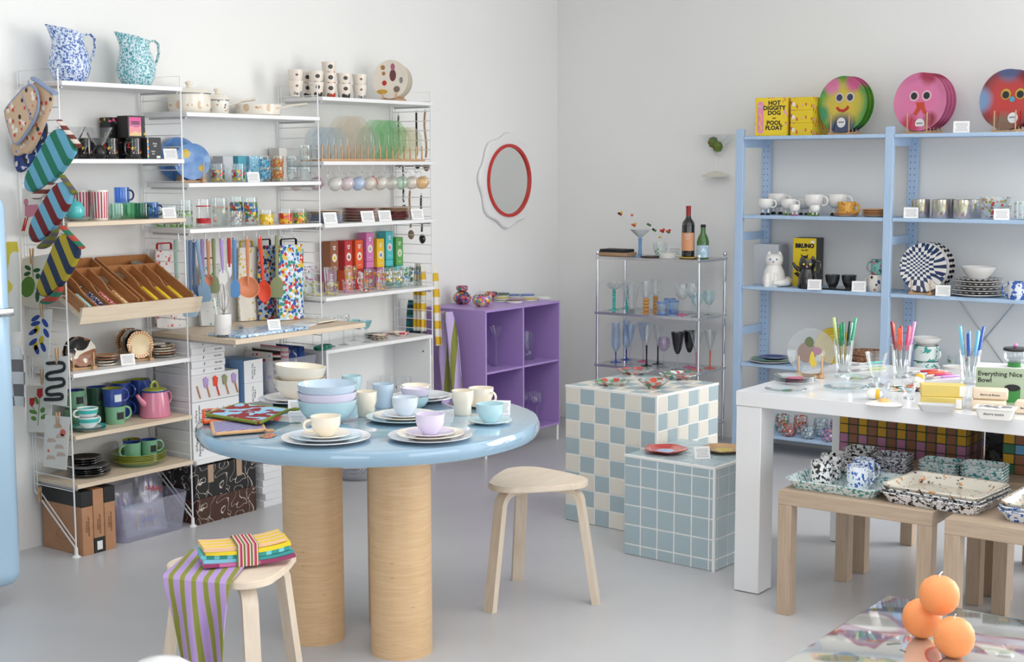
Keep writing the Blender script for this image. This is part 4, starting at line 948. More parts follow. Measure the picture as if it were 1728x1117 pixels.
bag('clear bag lettered in red slumped over bin, right', (3.975, 4.915, 0.165), (1.2, 0.2, -0.1), 0.15, 0.19, 0.04, 'SABRE', redink, 3, lil)
# ================================================================== bay two of the left shelving
def zat(px, py, y): return aty(px, py, y).z
za = SZ2['a']
def shellprint(nb):
    o = nb.sep(); a = nb.math('ARCTAN2', o[1], o[0]); f = nb.math('SUBTRACT', nb.math('FRACT', nb.math('ADD', nb.math('MULTIPLY', a, 6/(2*PI)), 20)), 0.5)
    zz = nb.math('MULTIPLY', nb.math('SUBTRACT', o[2], 0.036), 1/0.018); d = nb.math('SQRT', nb.math('ADD', nb.math('POWER', nb.math('MULTIPLY', f, 7.0), 2.0), nb.math('POWER', zz, 2.0)))
    rib = nb.gt(nb.math('FRACT', nb.math('MULTIPLY', f, 38)), 0.35)
    c = nb.mix(nb.math('MULTIPLY', nb.lt(d, 1.0), nb.math('ADD', nb.math('MULTIPLY', rib, 0.6), 0.25)), C(238, 230, 216), C(200, 156, 112))
    f2 = nb.math('SUBTRACT', nb.math('FRACT', nb.math('ADD', nb.math('MULTIPLY', a, 6/(2*PI)), 20.5)), 0.5)
    d2 = nb.math('ADD', nb.math('POWER', nb.math('MULTIPLY', f2, 6.0), 2.0), nb.math('POWER', nb.math('MULTIPLY', zz, 2.6), 2.0))
    return nb.mix(nb.math('MULTIPLY', nb.lt(d2, 0.8), nb.gt(nb.noise(120), 0.5)), c, C(206, 160, 116))
shellm = mat('shell_print_enamel', None, 0.15, coat=0.4, fn=shellprint)
plain_e = mat('cream_enamel', C(240, 232, 218), 0.15, coat=0.4); rimsteel = mat('dark_steel_rim', C(120, 120, 122), 0.3, 0.8)
def lid_on(r, z):
    def ex(o):
        l = MB().lathe([(0, z), (r*1.02, z), (r*1.03, z+0.004), (r*0.86, z+0.018), (r*0.45, z+0.028), (0, z+0.031)], 36).build('lid', plain_e, o)
        MB().lathe([(r*0.98, z-0.001), (r*1.035, z-0.001), (r*1.035, z+0.003), (r*0.98, z+0.003)], 36).build('lid_rim', rimsteel, l)
        MB().lathe([(0, z+0.029), (0.014, z+0.030), (0.011, z+0.038), (0.017, z+0.046), (0.018, z+0.052), (0.010, z+0.057), (0, z+0.058)], 18).build('knob', plain_e, l)
    return ex
vessel('casserole', 'cream lidded casserole with a shell print', 'pot', LS(320, 4.915, za), [(0, 0), (0.078, 0), (0.088, 0.008), (0.094, 0.03), (0.092, 0.085)], [shellm], 0.003, 1.9, None, extra=lid_on(0.092, 0.086), n=40)
def pan_handle(r, z, a, L=0.15):
    def ex(o):
        h = MB(); pts = [(r-0.002, 0, z), (r+0.03, 0, z+0.006), (r+L*0.5, 0, z+0.018), (r+L, 0, z+0.028)]
        h.tube(pts, [0.007, 0.008, 0.011, 0.012], 8, flat=(1.3, 0.6)); h.build('handle', plain_e, o, (0, 0, 0), (0, 0, a))
    return ex
def exs(*fs):
    def ex(o):
        for f in fs: f(o)
    return ex
vessel('saucepan', 'small cream lidded saucepan with floral print behind the casserole', 'pot', LS(368, 4.97, za), [(0, 0), (0.046, 0), (0.050, 0.005), (0.051, 0.066)], mat('floral_print_enamel', None, 0.15, coat=0.4, fn=lambda nb: nb.mix(nb.math('MULTIPLY', nb.lt(nb.voro(50)['Distance'], 0.28), nb.gt(nb.sep()[2], 0.018)), C(240, 236, 226), cells([C(214, 140, 70), C(150, 160, 120), C(90, 90, 90)], 50)(nb))), 0.0025, 0, None, extra=exs(lid_on(0.051, 0.067), pan_handle(0.05, 0.048, -0.55, 0.12)))
vessel('frying_pan', 'shallow cream pan with shell print and long handle', 'pan', LS(436, 4.905, za), [(0, 0), (0.092, 0), (0.102, 0.006), (0.108, 0.052)], [shellm, rimsteel], 0.0025, -1.3, None, rim=1, extra=exs(pan_handle(0.107, 0.036, -0.15+1.3, 0.17)), n=40)
# --- shelf b: blue plates in a rack, flower glass mugs, cartons, stacked printed glasses
zb2 = SZ2['b']
def bluedot(nb):
    o = nb.sep(); d = nb.math('SQRT', nb.math('ADD', nb.math('POWER', nb.math('SUBTRACT', o[0], -0.026), 2.0), nb.math('POWER', nb.math('SUBTRACT', o[1], 0.034), 2.0)))
    d2 = nb.math('SQRT', nb.math('ADD', nb.math('POWER', nb.math('SUBTRACT', o[0], 0.040), 2.0), nb.math('POWER', nb.math('ADD', o[1], 0.03), 2.0)))
    c = nb.ramp(nb.noise(25, 3), [(0.35, C(96, 140, 200)), (0.65, C(122, 164, 216))], 'LINEAR')
    c = nb.mix(nb.math('MULTIPLY', nb.lt(d, 0.02), nb.gt(nb.noise(90), 0.40)), c, C(204, 176, 40))
    return nb.mix(nb.lt(d2, 0.013), c, C(204, 176, 40))
bluep = mat('blue_plate_yellow_lemons', None, 0.12, coat=0.5, fn=bluedot)
p = LS(322, 4.895, zb2); RA = -0.55; rack('wooden dowel rack holding blue lemon plates', p, RA, 5, 0.037, 0.09, 0.088)
ry = Vector((-math.sin(RA), math.cos(RA), 0))
for i, (r, lb) in enumerate(((0.079, 'front'), (0.079, 'second'), (0.079, 'third'), (0.079, 'fourth'))):
    stand(plate('lemon_plate', 'blue plate with yellow lemons, %s in the rack' % lb, (0, 0, 0), r, 0.010, bluep, 0, 40, 'blue lemon plates'), p+ry*(-0.0555+0.037*i)+Vector((0, 0, 0.014)), r, 3, RA)
stand(plate('lemon_plate', 'extra large blue platter with yellow lemons behind the rack', (0, 0, 0), 0.100, 0.010, bluep, 0, 44, 'blue lemon plates'), p+ry*0.124+Vector((-0.04, -0.002, 0.002)), 0.100, 2, -0.25)
def flower_glass(nm, cols, z0, z1, sc=45, rad=0.34, tint=(0.96, 0.98, 0.98)):
    def fac(nb):
        z = nb.sep()[2]; return nb.math('MULTIPLY', nb.lt(nb.voro(sc)['Distance'], rad), nb.math('MULTIPLY', nb.gt(z, z0), nb.lt(z, z1)))
    return glass(nm, tint, 1.15, 0.02, fac, cells(cols, sc))
fg = flower_glass('tulip_print_glass', [C(200, 50, 50), C(230, 190, 40), C(60, 140, 70)], 0.004, 0.055, 62, 0.42)
for (px, y, lb) in ((368, 4.89, 'glass mug with tulip print partly behind its twin'), (403, 4.83, 'glass mug with tulip print, front one')):
    vessel('glass_mug', lb, 'mug', LS(px, y, zb2), mugp(0.031, 0.083, 0.97), fg, 0.0024, 0, (-30, 0.018, 0.068, 0.02, 0.0045), clear_thick, group='tulip glass mugs')
for (px, y, w_, h, m_, lb) in ((377, 4.96, 0.062, 0.118, mat('grey_carton', C(196, 198, 202), 0.6), 'pale grey carton behind the tulip mugs'), (401, 4.965, 0.05, 0.119, mat('teal_carton', C(86, 168, 188), 0.6), 'teal carton behind the tulip mugs'),
                              (425, 4.955, 0.085, 0.119, mat('blue_floral_carton', None, 0.6, fn=dots(C(150, 206, 232), [C(90, 168, 214), C(230, 240, 245)], 60, 0.3)), 'light blue floral carton behind the stacked glasses'), (453, 4.985, 0.05, 0.118, mat('dark_brown_carton', C(126, 100, 82), 0.6), 'brown carton behind the orange glasses'),
                              (470, 4.99, 0.05, 0.158, mat('cream_carton', C(226, 222, 214), 0.6), 'tall cream carton behind the clear stacked glasses')):
    box('carton', lb, 'box', LS(px, y, zb2), w_, 0.07, h, m_, 0, 'cartons behind the printed glasses')
card('die-cut price card leaning by the blue floral glasses', LS(429, 4.80, zb2))
gbl = flower_glass('blue_flower_glass', [C(60, 160, 210), C(120, 200, 230)], 0.012, 0.052, 75, 0.45); gor = flower_glass('orange_flower_glass', [C(220, 110, 40), C(200, 170, 30), C(226, 140, 60)], 0.012, 0.052, 75, 0.45, (0.97, 0.95, 0.90)); gcl = flower_glass('black_dot_glass', [C(30, 30, 30), C(40, 30, 40)], 0.022, 0.034, 50, 0.16)
sg = [(0, 0), (0.022, 0), (0.026, 0.006), (0.026, 0.022), (0.0285, 0.026), (0.029, 0.066)]
for (px, y, n, m_, nm) in ((447, 4.85, 2, gbl, 'blue flower'), (469, 4.85, 2, gor, 'orange flower'), (494, 4.86, 2, gcl, 'clear'), (516, 4.80, 3, gcl, 'clear tall')):
    for k_ in range(n): vessel('stacking_glass', '%s stacking glass, %s from the bottom of its pile' % (nm, ORD[k_]), 'glass', LS(px, y, zb2)+Vector((0, 0, 0.052*k_ + 0.0004)), sg, m_, 0.0022, group='stacked printed glasses')
# --- shelf c: printed tumblers and mugs
zc2 = SZ2['c']
leaf = flower_glass('green_leaf_glass', [C(110, 160, 60), C(150, 190, 90)], 0.0, 0.075, 48, 0.36); redb = glass('red_band_glass', (0.97, 0.97, 0.97), 1.15, 0.02, lambda nb: nb.math('MAXIMUM', nb.math('MULTIPLY', nb.math('MULTIPLY', nb.gt(nb.sep()[2], 0.018), nb.lt(nb.sep()[2], 0.040)), nb.gt(nb.noise(70), 0.42)), nb.math('MULTIPLY', nb.gt(nb.sep()[2], 0.092), nb.lt(nb.sep()[2], 0.096))), C(196, 40, 50))
fig = flower_glass('peach_print_glass', [C(232, 190, 170), C(220, 170, 150), C(210, 210, 190)], 0.02, 0.09, 40, 0.40); jung = flower_glass('jungle_print_glass', [C(70, 130, 50), C(60, 120, 190), C(220, 90, 50), C(230, 200, 60), C(110, 150, 60)], 0.015, 0.105, 52, 0.48); bead = flower_glass('beaded_print_glass', [C(230, 200, 190), C(200, 220, 230)], 0.01, 0.055, 80, 0.4)
ymug, rmug, gmug = [glass(n_, (0.97, 0.97, 0.96), 1.1, 0.02, lambda nb, z1=z1: nb.math('MULTIPLY', nb.lt(nb.sep()[2], z1), nb.gt(nb.noise(60), 0.36)), cells(cs, 60)) for n_, cs, z1 in (('yellow_print_mug_glass', [C(226, 196, 40), C(230, 180, 60), C(240, 220, 140)], 0.048), ('red_print_mug_glass', [C(206, 50, 40), C(226, 180, 50), C(220, 110, 50)], 0.048), ('green_print_mug_glass', [C(90, 150, 60), C(60, 110, 50), C(226, 140, 60), C(225, 200, 60)], 0.048))]
for (px, y, r, h, m_, lb) in ((270, 5.0, 0.026, 0.10, leaf, 'tall green leaf glass behind the price card, left'), (291, 4.955, 0.026, 0.10, leaf, 'tall green leaf glass behind the price card, middle'), (314, 4.90, 0.031, 0.122, leaf, 'tallest green leaf glass beside the wire ladder'), (344, 4.87, 0.033, 0.124, redb, 'tall glass with red printed band'),
    (372, 4.88, 0.034, 0.128, fig, 'tall glass with pale peach print'), (400, 4.95, 0.032, 0.130, jung, 'tall jungle print glass standing at the back'), (399, 4.82, 0.029, 0.070, bead, 'short beaded glass in front of jungle prints'), (424, 4.88, 0.032, 0.126, jung, 'tall jungle print glass beside the yellow mug')):
    vessel('printed_tumbler', lb, 'glass', LS(px, y, zc2), tumbp(r, h, 0.93), m_, 0.0022, group='printed glass tumblers')
for (px, m_, nm) in ((450, ymug, 'yellow'), (482, rmug, 'red'), (506, gmug, 'green')):
    vessel('printed_mug', 'clear glass mug with %s fruit print' % nm, 'mug', LS(px, 4.845, zc2), mugp(0.033, 0.068, 0.97), m_, 0.0024, 0, (-70, 0.014, 0.056, 0.022, 0.004), clear_thick, group='fruit print glass mugs')
# --- hooks, hanging utensils and shopping bags under shelf c
YH = 4.80; ZH = SZ2['c']-0.018
hook_m = MB().tube([(0, 0, 0.0), (0, 0, -0.024), (0.0, -0.004, -0.034), (0.0, -0.012, -0.040), (0.0, -0.020, -0.036), (0.0, -0.022, -0.028)], 0.0028, 6).mesh('hook', white_wire)
for i, px in enumerate((301, 323, 346, 369, 390, 411, 432, 453, 473, 492)):
    tag(obj('hook', hook_m, None, (xat(px, YH, ZH), YH, ZH)), '%s white hook from the left under the tumbler shelf' % ORD[i], 'hook', 'hooks under the tumbler shelf')
def utensil(name, label, px, y, ztop, L, head, hm, hd=None, tw=0.0, hw=0.02, hl=0.08, group='silicone utensils on hooks'):
    """hangs from its handle end at the top; head: spatula, spoon, ladle, knife"""
    o = thing(name, label, 'utensil', (xat(px, y, ztop), y, ztop), (0, tw, -0.8), group); hd = hd or hm; hw *= 1.12
    MB().tube([(0, 0, 0.004), (0, 0, -0.01), (0, 0, -L*0.45), (0, 0, -L+hl*0.75)], [0.006, 0.0078, 0.0066, 0.0045], 8, flat=(1.15, 0.8)).build('handle', hm, o)
    ztp, zbt = -L+hl, -L
    if head == 'spatula':
        out = [(-0.005, ztp), (-hw*0.7, ztp-hl*0.16), (-hw, ztp-hl*0.32), (-hw, zbt+0.006), (-hw+0.006, zbt), (hw-0.010, zbt), (hw, zbt+0.012), (hw, ztp-hl*0.32), (hw*0.7, ztp-hl*0.16), (0.005, ztp)]
        MB().prism(out, -0.003, 0.003, 'xz').build('blade', hd, o)
    elif head == 'spoon':
        b = MB(); b.m = Matrix.Rotation(PI/2, 4, 'X'); b.lathe([(0, -0.008), (hw*0.6, -0.005), (hw, 0.004), (hw*0.96, 0.006), (hw*0.55, -0.001), (0, -0.004)], 22, sy=hl/(2*hw), c=(0, (ztp+zbt)/2, 0)); b.build('spoon_bowl', hd, o)
    elif head == 'ladle':
        b = MB(); b.m = Matrix.Translation((0, -0.02, zbt+hw*0.9)) @ Matrix.Rotation(math.radians(62), 4, 'X') @ Matrix.Rotation(0.35, 4, 'Y'); b.lathe(shell([(0, -hw*0.62), (hw*0.5, -hw*0.52), (hw*0.88, -hw*0.2), (hw, 0.0)], 0.003), 26); b.build('ladle_bowl', hd, o)
    elif head == 'knife':
        MB().prism([(-0.010, ztp), (-0.010, zbt+0.02), (0.002, zbt), (0.010, zbt+0.02), (0.010, ztp)], -0.0015, 0.0015, 'xz').build('blade', hd, o)
    return o
sil = lambda n, c: mat(n, c, 0.5)
s_sage, s_lblue, s_slate, s_dusty, s_lilac, s_salmon, s_olive, s_red, s_blue, s_copper, s_orred, s_wht, s_tan = sil('sage_silicone', C(150, 184, 170)), sil('pale_blue_silicone', C(170, 196, 216)), sil('slate_silicone', C(92, 112, 146)), sil('dusty_blue_silicone', C(128, 158, 184)), sil('lilac_silicone', C(176, 150, 206)), sil('salmon_silicone', C(198, 122, 92)), sil('olive_silicone', C(138, 146, 104)), sil('red_silicone', C(186, 44, 44)), sil('sky_silicone', C(92, 146, 200)), sil('copper_silicone', C(214, 138, 98)), sil('orange_red_silicone', C(226, 72, 40)), sil('white_silicone', C(234, 234, 228)), sil('tan_handle', C(196, 138, 98))
ZU = ZH-0.034; YU = YH-0.014
for (nm, px, dy, L, head, hm, hd, tw, hw, hl, lb) in (
    ('spatula', 296, 0.11, 0.31, 'spatula', s_sage, s_sage, 0, 0.021, 0.09, 'sage green spatula hanging first from the left'), ('spatula', 315, 0.05, 0.30, 'spatula', s_lblue, s_lblue, 0.0, 0.023, 0.10, 'pale blue spatula hanging beside the sage one'),
    ('turner', 321, 0.0, 0.33, 'spatula', s_slate, s_lblue, 0.02, 0.03, 0.11, 'slate-handled turner with wide pale blue blade'), ('spatula', 326, 0.045, 0.28, 'spatula', s_slate, s_slate, 0, 0.018, 0.09, 'dark slate spatula behind the wide turner'), ('spatula', 332, 0.0, 0.27, 'spatula', s_dusty, s_dusty, -0.12, 0.024, 0.09, 'dusty blue spatula hanging at a slant'),
    ('spatula', 341, 0.045, 0.26, 'spatula', s_lilac, s_lilac, 0, 0.018, 0.08, 'lilac spatula behind the small salmon spoon'), ('spoon', 351, 0.0, 0.205, 'spoon', s_tan, s_salmon, 0, 0.015, 0.055, 'small salmon spoon with tan handle'), ('spatula', 360, 0.04, 0.24, 'spatula', s_olive, s_olive, 0, 0.018, 0.08, 'dull olive spatula between lilac and salmon ones'), ('spatula', 373, 0.0, 0.20, 'spatula', s_lilac, s_wht, -0.03, 0.017, 0.065, 'lilac-handled spatula with short white blade'),
    ('knife', 386, 0.0, 0.175, 'knife', s_red, steel, 0, 0.01, 0.065, 'red-handled knife hanging by the blue spatula'), ('spatula', 395, 0.0, 0.265, 'spatula', s_blue, s_blue, 0, 0.019, 0.085, 'bright blue spatula hanging beside copper ladle'), ('ladle', 417, 0.0, 0.27, 'ladle', s_copper, s_copper, 0, 0.048, 0.07, 'large copper-coloured ladle hanging beside the orange-red spoon'), ('serving_spoon', 438, 0.0, 0.30, 'spoon', s_orred, s_orred, -0.06, 0.028, 0.10, 'orange-red serving spoon beside the ladle'), ('turner', 467, 0.0, 0.285, 'spatula', s_olive, s_olive, 0.02, 0.026, 0.10, 'olive turner hanging furthest right')):
    utensil(nm, lb, px, YU+dy*0.6, ZU, L, head, hm, hd, tw, hw, hl)
def tote(label, px0, px1, ytop, ybot, y, m_, hm, gap=0.3):
    x0, x1 = xat(px0, y, 1.15), xat(px1, y, 1.15); z1, z0 = zat((px0+px1)/2, ytop, y), zat((px0+px1)/2, ybot, y); z0 = max(z0, ZD+0.004); xm = (x0+x1)/2
    o = thing('shopping_bag', label, 'bag', (xm, y, z0), 0, 'floral shopping bags hung under the shelf'); w_, h = x1-x0, z1-z0
    b = MB(); b.sheet(lambda u, v: ((u-0.5)*w_*(1-0.05*v), -0.012*math.sin(PI*u)+0.004*math.sin(7*u+5*v), h*v), 10, 12, -0.016); b.build('bag_body', m_, o)
    for s in (-1,): MB().tube([(-w_*0.32, 0, h-0.004), (-w_*0.32, 0, h+0.022), (-w_*0.28, 0, h+0.028), (w_*0.28, 0, h+0.028), (w_*0.32, 0, h+0.022), (w_*0.32, 0, h-0.004)], 0.0055, 6, flat=(0.6, 1.3)).build('strap', hm, o)
fl = lambda n, base, cols, sc=36, rad=0.30: mat(n, None, 0.6, fn=dots(base, cols, sc, rad))
tote('white shopping bag with red blossoms at far left', 259, 296, 421, 552, 5.00, fl('red_blossom_cloth', C(236, 232, 230), [C(206, 50, 60), C(226, 110, 110), C(236, 232, 230)], 50, 0.34), redink)
tote('grey shopping bag with green sprigs behind dusty blue spatula', 334, 366, 446, 552, 4.99, fl('green_sprig_cloth', C(206, 208, 206), [C(60, 140, 80), C(80, 160, 170), C(206, 208, 206)], 46, 0.3), ink)
tote('white shopping bag with yellow blossoms behind copper ladle', 400, 431, 417, 547, 5.00, fl('yellow_blossom_cloth', C(236, 232, 222), [C(226, 190, 50), C(236, 200, 110), C(240, 236, 226)], 46, 0.32), mat('yellow_strap', C(214, 184, 40), 0.6))
tote('blue and red floral shopping bag behind the olive turner', 433, 461, 414, 545, 4.965, fl('dark_floral_cloth', C(170, 196, 222), [C(44, 70, 140), C(196, 50, 50), C(40, 44, 70), C(226, 200, 80)], 58, 0.58), ink)
tote('bright multicolour floral shopping bag hanging furthest right', 467, 507, 413, 539, 4.87, fl('bright_floral_cloth', C(190, 216, 236), [C(40, 80, 170), C(206, 50, 50), C(226, 190, 60), C(40, 140, 120), C(236, 236, 240)], 60, 0.6), ink)
# --- desk shelf: crock of utensils, speckled board, booklets
zd = ZD; p = LS(377, 4.60, zd)
cr_ = vessel('utensil_crock', 'white utensil crock on the desk shelf', 'crock', p, [(0, 0), (0.033, 0), (0.036, 0.004), (0.036, 0.088)], cer_white, 0.003)
def whisk(label, loc, rot, L=0.22, k=1.0):
    o = thing('whisk', label, 'whisk', loc, rot, 'wire whisks'); MB().tube([(0, 0, 0), (0, 0, L*0.42)], [0.0045, 0.006], 8).build('grip', steel, o)
    for i in range(6):
        a = PI*i/6; rr = 0.024*k
        MB().tube([(math.cos(a)*rr*math.sin(PI*min(t_, 1))**0.8*1.0 if 0 < t_ < 1 else 0, math.sin(a)*rr*math.sin(PI*t_)**0.8 if 0 < t_ < 1 else 0, L*0.40+L*0.6*(t_*1.0)) for t_ in (0, 0.2, 0.4, 0.6, 0.8, 0.93, 1.0)], 0.0011, 4).build('wire', steel, o)
        MB().tube([(-math.cos(a)*rr*math.sin(PI*t_)**0.8 if 0 < t_ < 1 else 0, -math.sin(a)*rr*math.sin(PI*t_)**0.8 if 0 < t_ < 1 else 0, L*0.40+L*0.6*t_) for t_ in (0, 0.2, 0.4, 0.6, 0.8, 0.93, 1.0)], 0.0011, 4).build('wire', steel, o)
whisk('steel whisk standing in white crock', p+Vector((0.0, -0.008, 0.006)), (0.05, -0.06, 0))
for (dx, tw, lb, m_) in ((-0.014, -0.16, 'slim white brush leaning left in white crock', s_wht), (0.010, 0.14, 'slim white brush leaning right in white crock', s_wht)):
    o = thing('basting_brush', lb, 'utensil', p+Vector((dx, 0.008, 0.006)), (0, tw, 0), 'brushes in white crock'); MB().tube([(0, 0, 0), (0, 0, 0.10)], 0.004, 8).build('handle', m_, o); MB().rbox(-0.006, 0.006, -0.003, 0.003, 0.10, 0.155, 0.002, 1).build('head', m_, o)
spk = mat('blue_terrazzo', None, 0.25, fn=speckle(C(176, 208, 232), [C(60, 110, 180), C(236, 242, 246)], 70, 0.56))
tag(MB().rbox(-0.21, 0.21, -0.10, 0.10, 0, 0.013, 0.004, 2).build('serving_board', spk, None, (4.36, 4.605, zd), 0.03), 'blue terrazzo board lying on the desk shelf', 'board')
cr_.location.z += 0.013
for o in bpy.data.objects:
    if o.parent is None and o.get('label', '').endswith('in white crock'): o.location.z += 0.013
whisk('small steel whisk lying beside the crock', LS(410, 4.60, zd)+Vector((0, 0, 0.034)), (PI/2*0.98, 0, -0.9), 0.14, 0.8)
card('price card on the desk shelf by the booklets', LS(464, 4.54, zd+0.013))
for i, (px, a, lb) in enumerate(((515, 0.4, 'white booklet flat on desk shelf, lower one'), (540, 0.15, 'cream booklet flat on desk shelf, upper one'))):
    tag(MB().rbox(-0.075, 0.075, -0.05, 0.05, 0, 0.006, 0.001, 1).build('booklet', mat('booklet_%d' % i, (C(232, 236, 240), C(232, 226, 212))[i], 0.5), None, LS(px, 4.66, zd)+Vector((0, 0, 0.0065*i)), a), lb, 'booklet', 'booklets on the desk shelf')
# --- below the desk: boxed tool sets
wcart = mat('white_carton', C(232, 233, 235), 0.55); bcart = mat('cornflower_carton', C(120, 160, 206), 0.55)
zl = SZ2['low']
def meds(o, w, d, h):
    text('10-Piece\nMediterranean\nTool Set', 0.017, ink, o, (-w*0.36, -d/2-0.0005, h*0.5), (PI/2, -PI/2, 0))
    for i in range(6): MB().tube([(-w*0.12+0.035*i, -d/2-0.0006, h*0.25), (-w*0.10+0.035*i, -d/2-0.0006, h*0.72)], 0.0016, 4).build('line_drawing', (ink, tealink, blueink)[i % 3], o)
for i, lb in enumerate(('lower', 'upper')): box('tool_set_box', '%s white carton lettered with a Mediterranean tool set' % lb, 'box', (4.255, 4.90, zl+0.128*i), 0.275, 0.24, 0.127, wcart, 0, 'boxed tool sets', meds)
def window_box(o, w, d, h):
    patch(o, -w*0.49, w*0.49, h*0.06, h*0.94, -d/2, mat('pale_insert', C(222, 222, 224), 0.6), 'insert')
    for i, (m_, k_) in enumerate(((s_tan, 0), (s_lilac, 1), (s_orred, 1), (s_olive, 1), (s_lilac, 1))):
        x = -w*0.40+w*0.2*i
        MB().tube([(x+0.018, -d/2-0.004, h*0.12), (x, -d/2-0.004, h*0.6)], 0.0035, 6).build('utensil_handle', s_tan if i != 2 else s_orred, o)
        if k_: MB().prism([(x-0.013, h*0.52), (x+0.006, h*0.47), (x+0.012, h*0.80), (x-0.004, h*0.90), (x-0.018, h*0.84)], -d/2-0.005, -d/2-0.001, 'xz').build('utensil_head', m_, o)
box('utensil_gift_box', 'open-fronted box showing silicone utensils, on tool set cartons', 'box', (4.255, 4.90, zl+0.257), 0.275, 0.24, 0.118, wcart, 0, None, window_box)
for i in range(5):
    def sku(o, w, d, h): text('SKU 0421', 0.011, ink, o, (w*0.30, -d/2-0.0004, h*0.5)); MB().prism([(-w*0.15, h*0.3), (-w*0.13, h*0.3), (-w*0.10, h*0.75), (-w*0.12, h*0.75)], -d/2-0.0006, -d/2, 'xz').build('tick_mark', ink, o)
    box('slim_box', '%s slim white box from the bottom of five under the desk' % ORD[i], 'box', (4.215+0.004*(i % 2), 4.90, zl+0.376+0.0300*i), 0.195, 0.24, 0.0295, wcart, 0.0, 'slim white boxes under the desk', sku)
for i, lb in enumerate(('lower', 'upper')):
    def mini(o, w, d, h): patch(o, -w*0.5, w*0.5, 0, h, -d/2, wcart, 'white_face'); text('5 Piece\nMini Tool Set', 0.013, ink, o, (0, -d/2-0.0012, h*0.5), (PI/2, PI/2, 0)); text('5 Piece\nMini Tool Set', 0.013, mat('navy_ink', C(50, 76, 130), 0.7), o, (-w/2-0.0005, 0, h*0.5), (PI/2, PI/2, -PI/2))
    box('mini_tool_box', '%s cornflower blue carton of mini tools' % lb, 'box', (4.475, 4.865, zl+0.20+0.105*i), 0.115, 0.19, 0.104, bcart, 0, 'cornflower cartons', mini)
box('carton', 'white carton under the cornflower tool cartons', 'box', (4.475, 4.865, zl), 0.125, 0.19, 0.199, wcart)
# clear tub of packaged textiles
tb = thing('plastic_tub', 'clear plastic tub of packaged textiles under the desk', 'bin', (4.735, 4.885, zl+0.22)); tubw(0.30, 0.20, 0.34, 0.235, 0.17).build('tub', plastic_bag, tb)
box('carton', 'plain white carton beneath the clear textile tub', 'box', (4.735, 4.885, zl+0.001), 0.29, 0.22, 0.218, wcart)
for i, (m_, nm) in enumerate(((mat('cream_flowers_cloth', None, 0.7, fn=dots(C(232, 226, 214), [C(200, 60, 80), C(150, 120, 190)], 30, 0.3)), 'cream floral'), (mat('black_red_cloth', None, 0.7, fn=stripes([(0, C(36, 36, 40)), (0.5, C(190, 40, 50)), (0.7, C(236, 236, 236))], 0.03, 0)), 'black and red striped'), (mat('white_pink_cloth', None, 0.7, fn=stripes([(0, C(236, 236, 238)), (0.6, C(226, 150, 170))], 0.022, 0)), 'white and pink striped'), (mat('navy_print_cloth', None, 0.7, fn=speckle(C(56, 84, 150), [C(220, 226, 236)], 34, 0.55)), 'navy printed'), (mat('deep_blue_cloth', None, 0.7, fn=speckle(C(60, 96, 170), [C(30, 44, 96)], 24, 0.5)), 'deep blue'))):
    tag(pillow(0.19, 0.19, 0.042, 10+i, 10).build('folded_textile', m_, None, (4.620+0.052*i, 4.885, zl+0.33+0.008*(i % 3)), (0, PI/2-0.05, 0)), '%s packaged cloth standing in the clear tub' % nm, 'cloth', 'packaged cloths in the clear tub')
tag(tb, 'clear plastic tub of packaged textiles under the desk', 'bin')
# --- floor under bay two: squiggle cartons and a stack of white boxes
def squig(n, base):
    def f(nb):
        e = nb.math('ABSOLUTE', nb.math('SUBTRACT', nb.noise(14, 0.5, None, 0.4, 1.5), 0.5)); return nb.mix(nb.lt(e, 0.014), base, C(206, 196, 186))
    return mat(n, None, 0.55, fn=f)
def tape(o, w, d, h):
    for x in (-w*0.25, w*0.22): MB().box(x-0.016, x+0.016, -d/2-0.001, -d/2, h*0.45, h+0.0005).build('tape_strip', mat('brown_tape', C(176, 150, 126), 0.4), o)
box('squiggle_box', 'dark brown box with white squiggles on the floor', 'box', (4.29, 4.885, 0), 0.35, 0.25, 0.115, squig('brown_squiggle_print', C(74, 46, 36)))
box('squiggle_box', 'black box with white squiggles and tape strips', 'box', (4.285, 4.885, 0.116), 0.36, 0.25, 0.143, squig('black_squiggle_print', C(34, 33, 34)), 0, None, tape)
for i in range(8): box('shallow_box', '%s shallow white box from the floor in stack of eight' % ORD[i], 'box', (4.63+0.005*math.sin(i*2.3), 4.885, 0.0325*i), 0.235, 0.25, 0.032, wcart, 0.03*math.sin(i*1.7), 'stack of shallow white boxes', lambda o, w, d, h: patch(o, w*0.18, w*0.34, 0.001, h-0.001, -d/2, mat('clear_tape', C(214, 214, 218), 0.3), 'tape_seal'))
